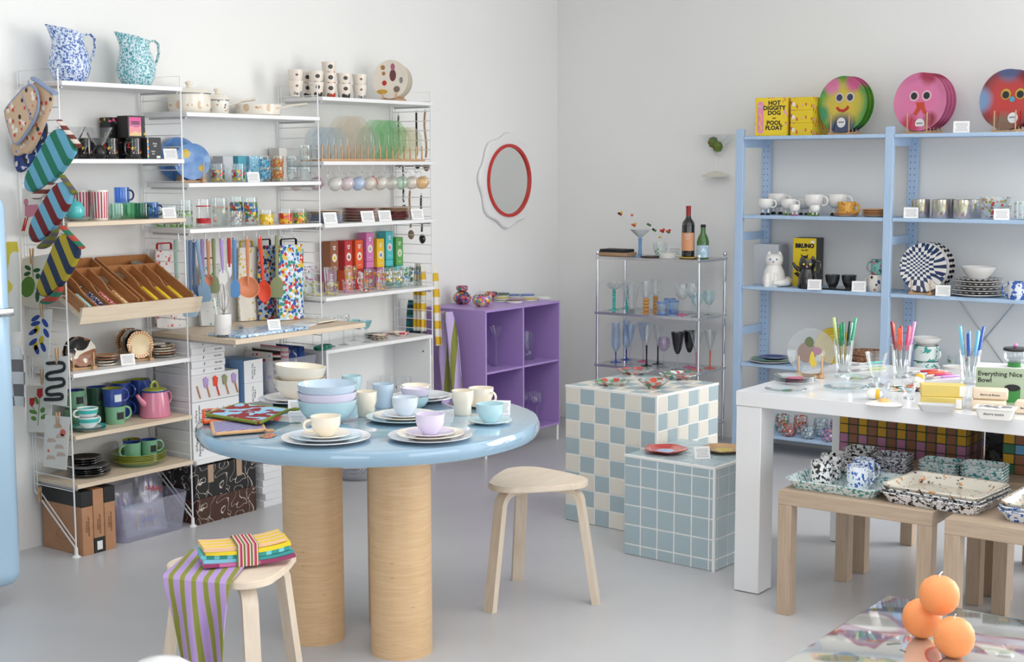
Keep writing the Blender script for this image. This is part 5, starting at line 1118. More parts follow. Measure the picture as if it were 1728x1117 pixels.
# ================================================================== bay three of the left shelving
za3 = SZ3['a']
def figprint(base, cols, sc=26, rad=0.3): return dots(base, cols, sc, rad)
cupA = mat('ghost_print_ceramic', None, 0.25, fn=figprint(C(234, 224, 212), [C(50, 48, 48), C(70, 66, 64), C(234, 224, 212)], 30, 0.46)); cupB = mat('fruit_print_ceramic', None, 0.25, fn=figprint(C(234, 224, 212), [C(126, 102, 84), C(196, 60, 40), C(70, 66, 66), C(196, 170, 140)], 30, 0.48)); cupC = mat('line_print_ceramic', None, 0.25, fn=figprint(C(234, 224, 212), [C(150, 160, 170), C(130, 100, 80), C(200, 180, 150)], 30, 0.40))
for (px, y, n, m_, nm) in ((499, 4.87, 2, cupC, 'line-print'), (517, 4.96, 2, cupA, 'dark-print back'), (534, 4.87, 2, cupA, 'animal-print'), (556, 4.89, 3, cupB, 'fruit-print'), (581, 4.87, 2, cupA, 'ghost-print'), (607, 4.87, 2, cupC, 'leaf-print')):
    for k_ in range(n): vessel('beaker', '%s %s ceramic beaker on the top shelf' % (('lower', 'upper', 'topmost')[k_], nm), 'cup', LS(px, y, za3)+Vector((0, 0, 0.0515*k_)), [(0, 0), (0.026, 0), (0.028, 0.004), (0.0365, 0.074)], m_, 0.0025, group='printed ceramic beakers')
def bug(nb):
    c = C(234, 224, 210); o = nb.sep()
    for (x, y, rx, ry_, k) in ((0.012, 0.020, 0.018, 0.030, C(110, 58, 60)), (0.012, 0.062, 0.012, 0.018, C(176, 100, 130)), (-0.042, 0.060, 0.012, 0.012, C(170, 122, 70)), (-0.038, 0.030, 0.010, 0.010, C(170, 122, 70)), (-0.034, -0.018, 0.013, 0.013, C(190, 50, 40)), (-0.046, -0.062, 0.030, 0.012, C(206, 160, 60)), (0.058, -0.005, 0.010, 0.016, C(140, 132, 126)), (0.034, -0.05, 0.018, 0.016, C(126, 108, 96))):
        d = nb.math('ADD', nb.math('POWER', nb.math('MULTIPLY', nb.math('SUBTRACT', o[0], x), 1/rx), 2.0), nb.math('POWER', nb.math('MULTIPLY', nb.math('SUBTRACT', o[1], y), 1/ry_), 2.0))
        c = nb.mix(nb.lt(d, 1.0), c, k)
    return c
bugm = mat('beetle_print_plate', None, 0.2, coat=0.3, fn=bug); darkrim = mat('dark_rim_plate', None, 0.2, fn=lambda nb: nb.mix(nb.gt(nb.math('SQRT', nb.math('ADD', nb.math('POWER', nb.sep()[0], 2.0), nb.math('POWER', nb.sep()[1], 2.0))), 0.092), C(232, 222, 208), C(56, 54, 56)))
p = LS(664, 4.86, za3); RB = -1.25; rack('small wooden rack holding the beetle-print plates', p, RB, 6, 0.020, 0.074, 0.045)
ry = Vector((-math.sin(RB), math.cos(RB), 0))
for i, (m_, lb) in enumerate(((bugm, 'large cream plate with beetle print, front of top-shelf rack'), (cer_cream, 'plain cream plate behind the beetle plate'), (cer_cream, 'plain cream plate, third in the top-shelf rack'), (cer_cream, 'plain cream plate, fourth in the top-shelf rack'), (darkrim, 'cream plate with dark rim, last in the top-shelf rack'))):
    stand(plate('printed_plate', lb, (0, 0, 0), 0.098-0.002*i, 0.006, m_, 0, 44, 'upright plates on top shelf', t=0.0025), p+ry*(-0.04+0.020*i)+Vector((0, 0, 0.013)), 0.098-0.002*i, 2, RB, th=0.008)
# --- shelf b: upright glass plates in a long dowel rack
zb3 = SZ3['b']
g_ring = lambda n, t: glass(n, t, 2.0, 0.03, 0.015, (*[0.9*c for c in t], 1))
gb, ga, gg, gcw, gy = g_ring('ice_blue_plate_glass', (0.93, 0.96, 0.985)), g_ring('amber_plate_glass', (0.99, 0.96, 0.925)), glass('apple_green_plate_glass', (0.88, 0.97, 0.88), 1.9, 0.03, 0.055, C(110, 220, 120)), g_ring('clear_plate_glass', (0.975, 0.975, 0.975)), g_ring('straw_plate_glass', (0.98, 0.965, 0.90))
dp = cached('dowel', lambda: MB().lathe([(0, 0), (0.0045, 0), (0.0045, 0.066), (0.003, 0.068), (0, 0.068)], 8).mesh('dowel', beech_z))
lr = thing('plate_rack', 'long wooden dowel rack of upright glass plates', 'plate rack', (5.34, 4.85, zb3))
for yy in (-0.06, 0.06):
    q = MB().rbox(-0.385, 0.385, -0.009, 0.009, 0, 0.012, 0.001, 1).build('rail', beech, lr, (0, yy, 0))
    for i in range(17): obj('dowel', dp, q, (-0.37+0.74*i/16, 0, 0.011))
for xx in (-0.35, 0, 0.35): MB().box(xx-0.008, xx+0.008, -0.051, 0.051, 0.001, 0.009).build('crossbar', beech, lr)
octo = lambda a, r, z: (1/math.cos(((a+PI/8) % (PI/4))-PI/8))*0.94 if r > 0.04 else 1.0
gl = [(gb, 0.082, 'ice blue')]*4+[(ga, 0.112, 'wide amber')]*3+[(gcw, 0.085, 'clear')]*2+[(gg, 0.105, 'apple green')]*4+[(gy, 0.088, 'straw')]*3
cnt = {}
for i, (m_, r, nm) in enumerate(gl):
    cnt[nm] = cnt.get(nm, 0)+1; x = 5.34-0.37+0.74*(i+0.5)/16
    o = plate('glass_plate', '%s glass plate, %s of its colour from the left in long rack' % (nm, ORD[cnt[nm]-1]), (0, 0, 0), r, 0.014, m_, 0, 40, 'upright glass plates', octo, t=0.003, well=0.6, key=('gp', nm))
    stand(o, (x, 4.85, zb3+0.010), r*0.95, 4, -PI/2, th=0.014)
# --- round glass mugs hanging below
YM = 4.83; ZM = SZ3['b']-0.018
hang = [(486, 'milky pink', (0.95, 0.88, 0.88)), (520, 'rose speckled', (0.92, 0.82, 0.88)), (552, 'milky white', (0.95, 0.94, 0.92)), (572, 'rose tinted', (0.95, 0.89, 0.90)), (591, 'powder blue', (0.80, 0.87, 0.97)), (610, 'red-rimmed', (0.96, 0.93, 0.88)), (629, 'pearl', (0.96, 0.93, 0.89)), (648, 'clear ribbed', (0.95, 0.95, 0.92)), (665, 'green-flecked', (0.88, 0.96, 0.90)), (682, 'clear twisted', (0.96, 0.93, 0.90)), (700, 'orange amber', (0.97, 0.86, 0.70))]
mug_prof = [(0, 0), (0.014, 0.0), (0.028, 0.010), (0.036, 0.028), (0.036, 0.044), (0.030, 0.060), (0.026, 0.070)]
for i, (px, nm, t_) in enumerate(hang):
    gm = glass('hanging_mug_glass_%s' % nm.replace(' ', '_'), t_, 1.3, 0.04, 0.30 if i < 7 else 0.08, (*[min(1, c*0.98) for c in t_], 1))
    YM = 4.985 if i < 2 else (4.83 if i < 10 else 4.822); x = xat(px, YM, ZM-0.06)
    tag(obj('hook', hook_m, None, (x, YM, ZM)), 'white hook from which the %s glass mug hangs' % nm, 'hook', 'hooks under the glass plate shelf')
    o = thing('round_glass_mug', '%s round glass mug hanging by its handle' % nm, 'mug', (x, YM-0.012, ZM-0.036), (0, math.radians(62), -0.5), 'hanging round glass mugs')
    o.scale = (0.93,)*3
    b = MB(); b.lathe(shell(mug_prof, 0.002), 24, c=(0.068, 0, -0.035)); b.build('bowl', gm, o)
    h = MB(); h.tube([(0.036, 0, 0.018), (0.016, 0, 0.022), (0.002, 0, 0.010), (0.0, 0, -0.006), (0.014, 0, -0.018), (0.034, 0, -0.018)], 0.0042, 8); h.build('handle', clear_thick, o)
    if nm == 'red-rimmed': b = MB(); b.lathe([(0.024, 0.070), (0.027, 0.070), (0.0275, 0.073), (0.024, 0.073)], 24, c=(0.068, 0, -0.035)); b.build('rim_band', redink, o)
# --- shelf c: three plate stacks with price cards
zc3 = SZ3['c']
gp = lambda n, c: mat(n, c, 0.1, coat=0.6)
stk = ((546, 0.098, 8, (gp('lavender_plate_glass', C(172, 184, 210)), gp('sand_plate_glass', C(214, 190, 168))), 'blue and sand', 4.90), (607, 0.098, 9, (gp('rose_plate_glass', C(206, 176, 164)), gp('crimson_plate_glass', C(176, 96, 92))), 'rose', 4.90), (664, 0.088, 8, (gp('ruby_plate_glass', C(132, 36, 38)), gp('gold_rim_glass', C(190, 146, 112))), 'ruby scalloped', 4.90))
for (px, r, n, ms, nm, y) in stk:
    p = LS(px, y, zc3)
    for i in range(n):
        m_ = ms[0] if (i < n*0.6 if nm != 'rose' else i % 2 == 0) else ms[1]
        plate('glass_plate', '%s plate from the bottom in the %s stack' % (ORD[i], nm), p+Vector((0, 0, 0.0072*i)), r, 0.010, m_, 0.1*i, 32, 'stacked coloured glass plates', (lambda a, r_, z: 1+0.03*math.cos(16*a)) if 'ruby' in nm else None, t=0.003)
for (px, lb) in ((559, 'price card in front of the blue plate stack'), (622, 'price card in front of the rose plate stack'), (651, 'price card between the rose and ruby stacks'), (706, 'price card at the right end of the plate shelf')): card(lb, LS(px, 4.775, zc3), -0.35, 1.5)
# --- shelf d: bright boxes with printed tumblers before them
zd3 = SZ3['d']
def sock_parts(ring, inner):
    def f(o, w, d, h):
        b = MB(); b.m = Matrix.Translation((0, -d/2, h*0.44)) @ Matrix.Rotation(PI/2, 4, 'X'); b.lathe([(0, 0.0008), (w*0.30, 0.0008), (w*0.30, 0)], 24, sy=1.25); b.build('egg_emblem', ring, o)
        for (x, z) in ((0, 0.055), (-0.22, -0.02), (0.2, -0.03), (0.02, -0.10)):
            b = MB(); b.m = Matrix.Translation((w*x*0.45, -d/2-0.0009, h*(0.44+z*0.55))) @ Matrix.Rotation(PI/2, 4, 'X'); b.lathe([(0, 0.0006), (w*0.085, 0.0006), (w*0.085, 0)], 12); b.build('emblem_dot', inner, o)
        text('yolp\nlab', w*0.22, whiteink, o, (0, -d/2-0.0004, h*0.78), bold=0.0006); text('eggcup', w*0.14, whiteink, o, (0, -d/2-0.0004, h*0.14))
    return f
em = mat('emblem_cream', C(240, 232, 220), 0.5)
cc = {n: mat(n+'_card_box', C(*c), 0.5) for n, c in (('chestnut', (150, 92, 58)), ('crimson', (196, 54, 58)), ('orange', (232, 92, 42)), ('mauve', (160, 84, 120)), ('pink', (216, 124, 184)), ('teal', (84, 196, 200)), ('yellow', (236, 192, 40)), ('green', (104, 176, 96)), ('emerald', (40, 132, 104)))}
dot = {'chestnut': yel, 'crimson': cc['mauve'], 'orange': cc['orange'], 'pink': mat('grey_dot', C(190, 180, 186), 0.5), 'yellow': s_blue, 'teal': cc['pink'], 'green': mat('pale_green_dot', C(170, 214, 150), 0.5), 'mauve': em, 'emerald': em}
def bb(label, px, y, z, c, h=0.15, w=0.056): return box('egg_cup_box', label, 'box', LS(px, y, z), w, w, h, cc[c], 0, 'bright printed card boxes', sock_parts(em, dot[c]))
lowz, uz = zd3, zd3+0.105
for (px, y, c) in ((553, 4.985, 'mauve'), (583, 4.985, 'orange'), (600, 4.985, 'crimson'), (618, 4.985, 'mauve'), (636, 4.985, 'pink'), (652, 4.985, 'emerald'), (669, 4.985, 'teal')):
    bb('%s card box in lower row behind the %s tumbler' % (c, 'yellow-dot' if px < 560 else 'front'), px, y, lowz, c, 0.104)
for (px, y, z, c, lb) in ((558, 4.985, uz, 'chestnut', 'chestnut brown card box at left of upper row'), (582, 4.985, uz, 'crimson', 'crimson card box in the upper row'), (600, 4.975, uz, 'orange', 'orange card box in the upper row'), (618, 4.975, uz+0.034, 'pink', 'pink card box rising above its neighbours'), (636, 4.965, uz, 'yellow', 'yellow card box in the upper row'), (651, 4.99, uz+0.034, 'teal', 'teal card box behind the yellow one'), (668, 4.985, uz, 'green', 'green card box at right of upper row')):
    bb(lb, px, y, z, c, 0.148)
for (px, c, lb) in ((618, 'pink', 'pink'), (651, 'teal', 'teal')): box('card_box', 'flat %s card box propping up the one above' % lb, 'box', LS(px, 4.98, uz), 0.056, 0.056, 0.033, cc[c])
tb1 = [('clear', clear), ('daisy', flower_glass('daisy_glass', [C(240, 240, 240), C(230, 200, 60)], 0.03, 0.09, 60, 0.42)), ('yellow dot', flower_glass('yellow_dot_glass', [C(220, 200, 60), C(200, 190, 80)], 0.005, 0.07, 50, 0.32)), ('pink dot', flower_glass('pink_dot_glass', [C(214, 130, 180), C(220, 160, 190)], 0.005, 0.07, 50, 0.3)), ('red bloom', flower_glass('red_bloom_glass', [C(206, 60, 50), C(236, 236, 236), C(226, 120, 60)], 0.01, 0.10, 46, 0.42)), ('orange bloom', flower_glass('orange_bloom_glass', [C(226, 130, 50), C(236, 200, 60), C(214, 90, 120)], 0.01, 0.09, 46, 0.40)), ('meadow', flower_glass('meadow_glass', [C(100, 160, 90), C(240, 240, 240), C(90, 150, 190)], 0.01, 0.10, 54, 0.40)), ('landscape', flower_glass('landscape_glass', [C(60, 90, 60), C(120, 100, 80), C(70, 110, 160)], 0.02, 0.10, 40, 0.42))]
TB = dict(tb1)
for (px, y, z, r, h, k_, lb) in ((519, 4.93, 0, 0.032, 0.068, 'yellow dot', 'yellow-dot tumbler low behind the wire ladder'), (524, 4.93, 0.069, 0.032, 0.075, 'pink dot', 'pink-dot tumbler stacked behind the wire ladder'), (536, 4.86, 0, 0.032, 0.068, 'yellow dot', 'yellow-dot tumbler beside the front ladder post'), (560, 4.83, 0, 0.034, 0.066, 'yellow dot', 'yellow-dot tumbler under a plain one'), (558, 4.83, 0.067, 0.033, 0.070, 'clear', 'plain tumbler stacked on the yellow-dot one'),
    (589, 4.85, 0, 0.034, 0.066, 'pink dot', 'pink-dot tumbler at the base of middle stack'), (592, 4.85, 0.067, 0.033, 0.066, 'yellow dot', 'yellow-dot tumbler stacked on pink-dot one'), (615, 4.80, 0, 0.029, 0.10, 'red bloom', 'tall tumbler with red blooms'), (624, 4.90, 0, 0.030, 0.105, 'orange bloom', 'tall tumbler with orange blooms'), (643, 4.81, 0, 0.028, 0.098, 'orange bloom', 'narrow tumbler with orange blooms in front of yellow box'), (653, 4.86, 0, 0.031, 0.108, 'daisy', 'dotted daisy tumbler, left of two'), (670, 4.85, 0, 0.032, 0.106, 'daisy', 'large daisy tumbler, right of two'), (684, 4.85, 0, 0.029, 0.110, 'meadow', 'slim meadow print tumbler'), (701, 4.85, 0, 0.031, 0.10, 'landscape', 'dark landscape print tumbler at shelf end')):
    vessel('printed_tumbler', lb, 'glass', LS(px, y, zd3+z), tumbp(r, h, 0.82), TB[k_], 0.0022, group='tumblers before the bright boxes')
# --- cabinet top: goblets, coaster plates
zk = 0.69
cher = glass('cherry_print_glass', (0.97, 0.97, 0.97), 1.2, 0.02, lambda nb: nb.math('MULTIPLY', nb.lt(nb.voro(42)['Distance'], 0.16), nb.math('MULTIPLY', nb.gt(nb.sep()[2], 0.10), nb.lt(nb.sep()[2], 0.135))), cells([C(190, 40, 50), C(60, 130, 70)], 42))
tealg = glass('aqua_glass', (0.72, 0.88, 0.90), 1.4)
rb = [(0, 0), (0.012, 0.002), (0.028, 0.014), (0.033, 0.034), (0.031, 0.062)]
for (px, y, sh, lb, m_, ms, mf, k_) in ((528, 4.94, 0.085, 'cherry print goblet behind the ladder post', cher, clear_thick, clear_thick, 0), (556, 4.86, 0.085, 'cherry print goblet with dark blue foot', cher, clear_thick, mat('navy_glass_foot', C(40, 60, 120), 0.1), 0), (580, 4.85, 0.088, 'cherry print goblet nearest the shelf front', cher, clear_thick, clear_thick, 0), (597, 4.93, 0.062, 'short aqua goblet with ribbed stem', tealg, clear_thick, clear_thick, 4)):
    wineglass(lb, LS(px, y, zk), rb if k_ == 0 else [(0, 0), (0.01, 0.002), (0.03, 0.02), (0.034, 0.045)], sh, 0.031, m_, ms, mf, 0.0042, 0.0016, 'goblets on the white cabinet', k_)
wineglass('aqua coupe with ribbed stem in front of black-dot plates', LS(618, 4.83, zk), [(0, 0), (0.008, 0.002), (0.022, 0.018), (0.032, 0.045)], 0.065, 0.030, tealg, clear_thick, clear_thick, 0.0045, 0.0016, 'goblets on the white cabinet', 4)
em_g = mat('emerald_glass_base', C(30, 120, 96), 0.12)
for i, px in enumerate((541, 549)): vessel('emerald_dish', 'emerald green scalloped dish, %s of two by the goblets' % ('left', 'right')[i], 'dish', LS(px, 4.80+0.03*i, zk), [(0, 0), (0.03, 0), (0.034, 0.006), (0.034, 0.018)], em_g, 0.004, group='emerald dishes')
bdot = mat('black_edge_dot_ceramic', None, 0.3, fn=lambda nb: nb.mix(nb.math('MULTIPLY', nb.gt(nb.math('SINE', nb.math('MULTIPLY', nb.math('ARCTAN2', nb.sep()[1], nb.sep()[0]), 11)), 0.3), nb.gt(nb.math('SQRT', nb.math('ADD', nb.math('POWER', nb.sep()[0], 2.0), nb.math('POWER', nb.sep()[1], 2.0))), 0.040)), C(238, 226, 208), C(36, 34, 36)))
pk = mat('pink_flower_ceramic', None, 0.3, fn=dots(C(238, 224, 206), [C(206, 60, 110), C(230, 150, 170)], 26, 0.3))
p = LS(641, 4.835, zk)
for i in range(3): plate('coaster_plate', '%s black-dotted little plate from the bottom by the aqua coupe' % ORD[i], p+Vector((0.003*i, 0, 0.0095*i)), 0.046-0.002*i, 0.007, bdot if i < 2 else pk, 0.4*i, 28, 'little printed plates on the cabinet')
p = LS(630, 4.93, zk)
for i in range(2): plate('coaster_plate', '%s grey little plate stacked at the back' % ('lower', 'upper')[i], p+Vector((0, 0, 0.011*i)), 0.05, 0.008, mat('grey_ceramic', C(140, 138, 134), 0.3), 0, 28, 'little printed plates on the cabinet')
vessel('shallow_bowl', 'small cream bowl among the little plates', 'bowl', LS(677, 4.86, zk), bowlp(0.043, 0.022), pk, 0.003)
plate('coaster_plate', 'pink-flowered little plate at the back of cabinet top', LS(668, 4.95, zk), 0.055, 0.008, pk, 0, 28, 'little printed plates on the cabinet')
# --- inside the cabinet
for (px, y, h, r, lb) in ((567, 4.90, 0.095, 0.036, 'plain tumbler at the left inside cabinet'), (586, 4.83, 0.095, 0.034, 'plain tumbler nearest the open front inside cabinet'), (594, 4.93, 0.095, 0.032, 'plain tumbler furthest back inside cabinet, by the goblets')):
    vessel('tumbler', lb, 'glass', LS(px, y, CABZ)+Vector((0, 0, 0.0)), tumbp(r, h), clear, 0.002, group='tumblers inside the cabinet')
for (px, y, sh, lb, mf) in ((632, 4.89, 0.10, 'clear goblet on the left inside cabinet', clear_thick), (646, 4.80, 0.09, 'shorter clear goblet in front inside cabinet', clear_thick), (655, 4.95, 0.105, 'clear goblet in the middle inside cabinet', clear_thick), (683, 4.87, 0.10, 'goblet with blue stem on the right inside cabinet', mat('blue_glass_stem', C(96, 150, 220), 0.1))):
    wineglass(lb, LS(px, y, CABZ), [(0, 0), (0.02, 0.003), (0.038, 0.02), (0.042, 0.05), (0.039, 0.085)], sh, 0.034, clear, mf, clear_thick, 0.006, 0.0018, 'goblets inside the cabinet')
vessel('clear_bin', 'clear plastic bin with striped fabric on floor behind table legs', 'bin', (5.27, 4.86, 0), [(0, 0), (0.11, 0), (0.13, 0.02), (0.15, 0.14)], plastic_bag, 0.003)
tag(pillow(0.2, 0.18, 0.09, 31).build('striped_cloth', mat('grey_stripe_cloth', None, 0.7, fn=stripes([(0, C(236, 236, 238)), (0.5, C(110, 116, 130))], 0.03, 0)), None, (5.27, 4.86, 0.07)), 'grey striped cloth inside the clear floor bin', 'cloth')
# ================================================================== hanging on the right end ladder
XP = PX[3]+0.012
sh_m = MB().tube([(-0.012, 0, 0.006), (0.0, 0, 0.008), (0.006, 0, 0.0), (0.006, 0, -0.022), (0.012, 0, -0.030), (0.018, 0, -0.024)], 0.002, 5).mesh('s_hook', white_wire)
def side_spoon(label, px, ytop, ybot, m_, wav=0.0):
    y = yat(px, XP+0.015, 1.4); z1, z0 = atx(px, ytop, XP+0.015).z, atx(px, ybot, XP+0.015).z; L = z1-z0
    o = thing('ceramic_spoon', label, 'spoon', (XP+0.015, y, z1), 0, 'ceramic spoons hung on the ladder end')
    MB().tube([(0, 0.004*math.sin(k_)-0.0, 0.012-0.004*abs(k_-3)) for k_ in range(6)], 0.001, 4).build('leather_loop', krf_ink, o)
    MB().tube([(0, wav*math.sin(6.0*t_), -L*0.72*t_) for t_ in [i/10 for i in range(11)]], 0.0055, 8).build('handle', m_, o)
    b = MB(); b.m = Matrix.Translation((0, wav*math.sin(6.0)*0.5, -L*0.86)) @ Matrix.Rotation(PI/2, 4, 'Y'); b.lathe([(0, -0.007), (0.015, -0.004), (0.022, 0.004), (0.021, 0.006), (0.012, 0.0), (0, -0.002)], 22, sx=1.15); b.build('bowl', m_, o)
spk_b = mat('black_white_speckle', None, 0.3, fn=speckle(C(40, 38, 38), [C(230, 226, 220)], 110, 0.52)); clay = mat('tan_clay', C(170, 136, 108), 0.45)
for (lb, px, y0, y1, m_, wv) in (('speckled ceramic spoon at the back of ladder end', 674, 195, 288, spk_b, 0), ('black ceramic spoon hanging high on ladder end', 704, 190, 291, cer_black, 0.0), ('wavy tan ceramic spoon hanging high at the front', 719, 188, 296, clay, 0.006), ('speckled ceramic spoon lower on the ladder end', 681, 280, 365, spk_b, 0), ('tan ceramic spoon hanging lower on ladder end', 692, 322, 408, clay, 0.004), ('black ceramic spoon hanging lower on ladder end', 711, 330, 415, cer_black, 0.003)):
    side_spoon(lb, px, y0, y1, m_, wv)
def towel(label, y0, y1, z1, z0, x, m_, folds=3, lean=0.0, group='tea towels hung on the ladder end', amp=0.012, cat='towel'):
    o = MB(); yc, w_ = (y0+y1)/2, abs(y1-y0)
    o.sheet(lambda u, v: (amp*math.sin(folds*2*PI*u+1.5*v)+0.02*v*0, (u-0.5)*w_*(1-0.55*(1-v)**0.7*0.0-0.35*v**6)+lean*(1-v), (z0-z1)*(1-v)), 18, 14, 0.003)
    return tag(o.build('tea_towel', m_, None, (x, yc, z1)), label, cat, group)
ystr = mat('yellow_white_stripe_cloth', None, 0.75, fn=stripes([(0, C(222, 178, 40)), (0.5, C(228, 224, 214))], 0.085, 2)); tstr = mat('teal_navy_stripe_cloth', None, 0.75, fn=stripes([(0, C(40, 110, 120)), (0.4, C(40, 60, 70)), (0.6, C(70, 150, 170)), (0.8, C(40, 96, 70))], 0.07, 2)); rstr = mat('red_white_stripe_cloth', None, 0.75, fn=stripes([(0, C(150, 30, 32)), (0.5, C(226, 222, 214))], 0.05, 1)); lstr = mat('lilac_olive_stripe_cloth', None, 0.75, fn=stripes([(0, C(190, 170, 216)), (0.6, C(126, 132, 52))], 0.05, 1, 0.2))
X2 = XP+0.022
towel('yellow and white striped towel hanging on ladder end', 4.92, 4.84, 1.06, 0.70, X2, ystr)
towel('yellow and white striped strip hanging at the front edge', 4.845, 4.805, 1.05, 0.62, X2+0.055, ystr, 1, -0.03)
towel('teal and green striped towel hanging lower', 5.00, 4.90, 0.86, 0.66, X2+0.028, tstr, 2)
towel('red and white striped towel bunched low on ladder end', 4.95, 4.80, 0.62, 0.30, X2+0.0, rstr, 2)
towel('lilac and olive striped towel draped long at the front', 4.86, 4.72, 0.80, 0.30, X2+0.092, lstr, 2, -0.06, amp=0.02)
# ================================================================== hanging on the left end ladder
XL = PX[0]-0.014
def mitten(label, pts, x, m_, cuff, th=0.028, cuffm=None, thumb=None, group='oven mitts hung on the left ladder'):
    """pts: photo outline of the mitt, read onto the plane x beside the ladder; thick and rounded"""
    P = [atx(px, py, x) for px, py in pts]; c = sum(P, Vector())/len(P)
    o = thing('oven_mitt', label, 'mitt', (x, c.y, c.z), 0, group)
    out = [(p_.y-c.y, p_.z-c.z) for p_ in P]
    def slab(out, t, m__, nm, par, dx=0.0):
        b = MB(); n = len(out); cu = sum(q[0] for q in out)/n, sum(q[1] for q in out)/n
        lv = [(1.0, 0.0), (0.985, 0.5), (0.93, 0.85), (0.80, 1.0)]
        rings = [[(dx-s*t/2*h, cu[0]+(u-cu[0])*k_, cu[1]+(v-cu[1])*k_) for u, v in out] for s in (1,) for k_, h in reversed(lv)]+[[(dx+t/2*h, cu[0]+(u-cu[0])*k_, cu[1]+(v-cu[1])*k_) for u, v in out] for k_, h in lv[1:]]
        b.v = [q for r_ in rings for q in r_]; R = len(rings); b.f = [(j*n+i, j*n+(i+1) % n, (j+1)*n+(i+1) % n, (j+1)*n+i) for j in range(R-1) for i in range(n)]+[tuple(range(n)), tuple((R-1)*n+i for i in reversed(range(n)))]; b.mi = [0]*len(b.f)
        return b.build(nm, m__, par)
    slab(out, th, m_, 'mitt_body', o)
    if thumb:
        T = [atx(px, py, x) for px, py in thumb]; slab([(p_.y-c.y, p_.z-c.z) for p_ in T], th*0.9, cuffm or m_, 'thumb', o, -th*0.35)
    if cuff:
        Q = [atx(px, py, x) for px, py in cuff]; MB().tube([(0, q.y-c.y, q.z-c.z) for q in Q], 0.0075, 8, flat=(2.0, 1.0)).build('cuff_binding', cuffm or m_, o)
    h0 = Vector(out[0]); MB().tube([(0, h0.x, h0.y-0.004), (0, h0.x+0.004, h0.y+0.016), (0, h0.x+0.010, h0.y-0.004)], 0.0016, 5).build('hanging_loop', cuffm or m_, o)
    return o
def smooth(pts, n=2):
    for _ in range(n):
        q = []
        for i in range(len(pts)):
            a, b_ = pts[i], pts[(i+1) % len(pts)]; q += [(a[0]*0.75+b_[0]*0.25, a[1]*0.75+b_[1]*0.25), (a[0]*0.25+b_[0]*0.75, a[1]*0.25+b_[1]*0.75)]
        pts = q
    return pts
def diag(nm, a, b_, period, ang): 
    def f(nb):
        o = nb.sep(); v = nb.math('ADD', nb.math('MULTIPLY', o[1], math.cos(ang)), nb.math('MULTIPLY', o[2], math.sin(ang)))
        return nb.mix(nb.lt(nb.math('FRACT', nb.math('ADD', nb.math('MULTIPLY', v, 1/period), 20.3)), 0.5), a, b_)
    return mat(nm, None, 0.8, fn=f)
cat_c = mat('beige_cat_print_cloth', None, 0.8, fn=lambda nb: nb.mix(nb.lt(nb.voro(26, nb.map(loc=(3, 1, 2)))['Distance'], 0.22), dots(C(206, 176, 146), [C(196, 120, 100), C(120, 140, 180), C(60, 54, 50), C(236, 226, 214)], 30, 0.30)(nb), C(196, 80, 70)))
navyc = mat('navy_cat_print_cloth', None, 0.8, fn=speckle(C(46, 70, 140), [C(226, 226, 226), C(40, 40, 44)], 26, 0.57)); bgrey = mat('grey_blue_binding', C(140, 156, 186), 0.8)
greenm = diag('green_blue_stripe_knit', C(30, 116, 90), C(104, 170, 198), 0.078, -0.62); redm = diag('red_blue_stripe_knit', C(112, 24, 28), C(110, 172, 200), 0.078, -0.62); yelm = diag('yellow_navy_stripe_knit', C(176, 156, 40), C(30, 46, 76), 0.078, -0.55)
brn = mat('brown_white_binding', None, 0.8, fn=stripes([(0, C(110, 50, 44)), (0.5, C(220, 210, 200))], 0.035, 2)); grb = mat('olive_red_binding', None, 0.8, fn=stripes([(0, C(110, 110, 40)), (0.5, C(90, 84, 90))], 0.03, 2)); rgb_ = mat('red_green_binding', None, 0.8, fn=stripes([(0, C(176, 66, 48)), (0.5, C(34, 110, 84))], 0.04, 2))
mitten('navy mitt with cat print behind the beige ones', smooth([(60, 190), (82, 205), (75, 250), (40, 292), (28, 290), (25, 262), (32, 240)]), XL-0.006, navyc, None, 0.022, bgrey)
mitten('beige cat print mitt hanging behind the square pot holder', smooth([(52, 130), (94, 157), (82, 190), (66, 235), (50, 262), (42, 258), (30, 265), (20, 258), (24, 225), (44, 190)]), XL-0.034, cat_c, [(56, 132), (94, 158)], 0.024, bgrey)
ph = mitten('beige square pot holder with blue-grey border', smooth([(46, 140), (60, 150), (65, 178), (52, 212), (28, 245), (20, 240), (6, 190), (10, 180)], 1), XL-0.064, cat_c, None, 0.012, bgrey)
P4 = [atx(px, py, XL-0.072) for px, py in smooth([(46, 140), (60, 150), (65, 178), (52, 212), (28, 245), (20, 240), (6, 190), (10, 180)], 1)]
MB().tube([(-0.002, q.y-ph.location.y, q.z-ph.location.z) for q in P4], 0.005, 6, True).build('border_binding', bgrey, ph); MB().tube([(-0.004, atx(37, 158, XL-0.07).y-ph.location.y, atx(37, 158, XL-0.07).z-ph.location.z), (-0.004, atx(54, 206, XL-0.07).y-ph.location.y, atx(54, 206, XL-0.07).z-ph.location.z)], 0.004, 6).build('pocket_binding', bgrey, ph)
mitten('green and blue striped knitted mitt, uppermost', smooth([(98, 205), (134, 248), (118, 275), (92, 308), (62, 326), (44, 322), (42, 300), (62, 265)]), XL-0.03, greenm, [(100, 204), (134, 247)], 0.03, brn, smooth([(60, 326), (80, 318), (96, 304), (84, 330), (66, 338), (54, 332)]))
mitten('dark red and blue striped knitted mitt, in the middle', smooth([(104, 298), (126, 328), (108, 365), (84, 398), (62, 412), (50, 402), (52, 378), (72, 342)]), XL-0.05, redm, [(105, 297), (127, 327)], 0.03, grb, smooth([(70, 414), (86, 402), (104, 380), (96, 404), (82, 420), (68, 420)]))
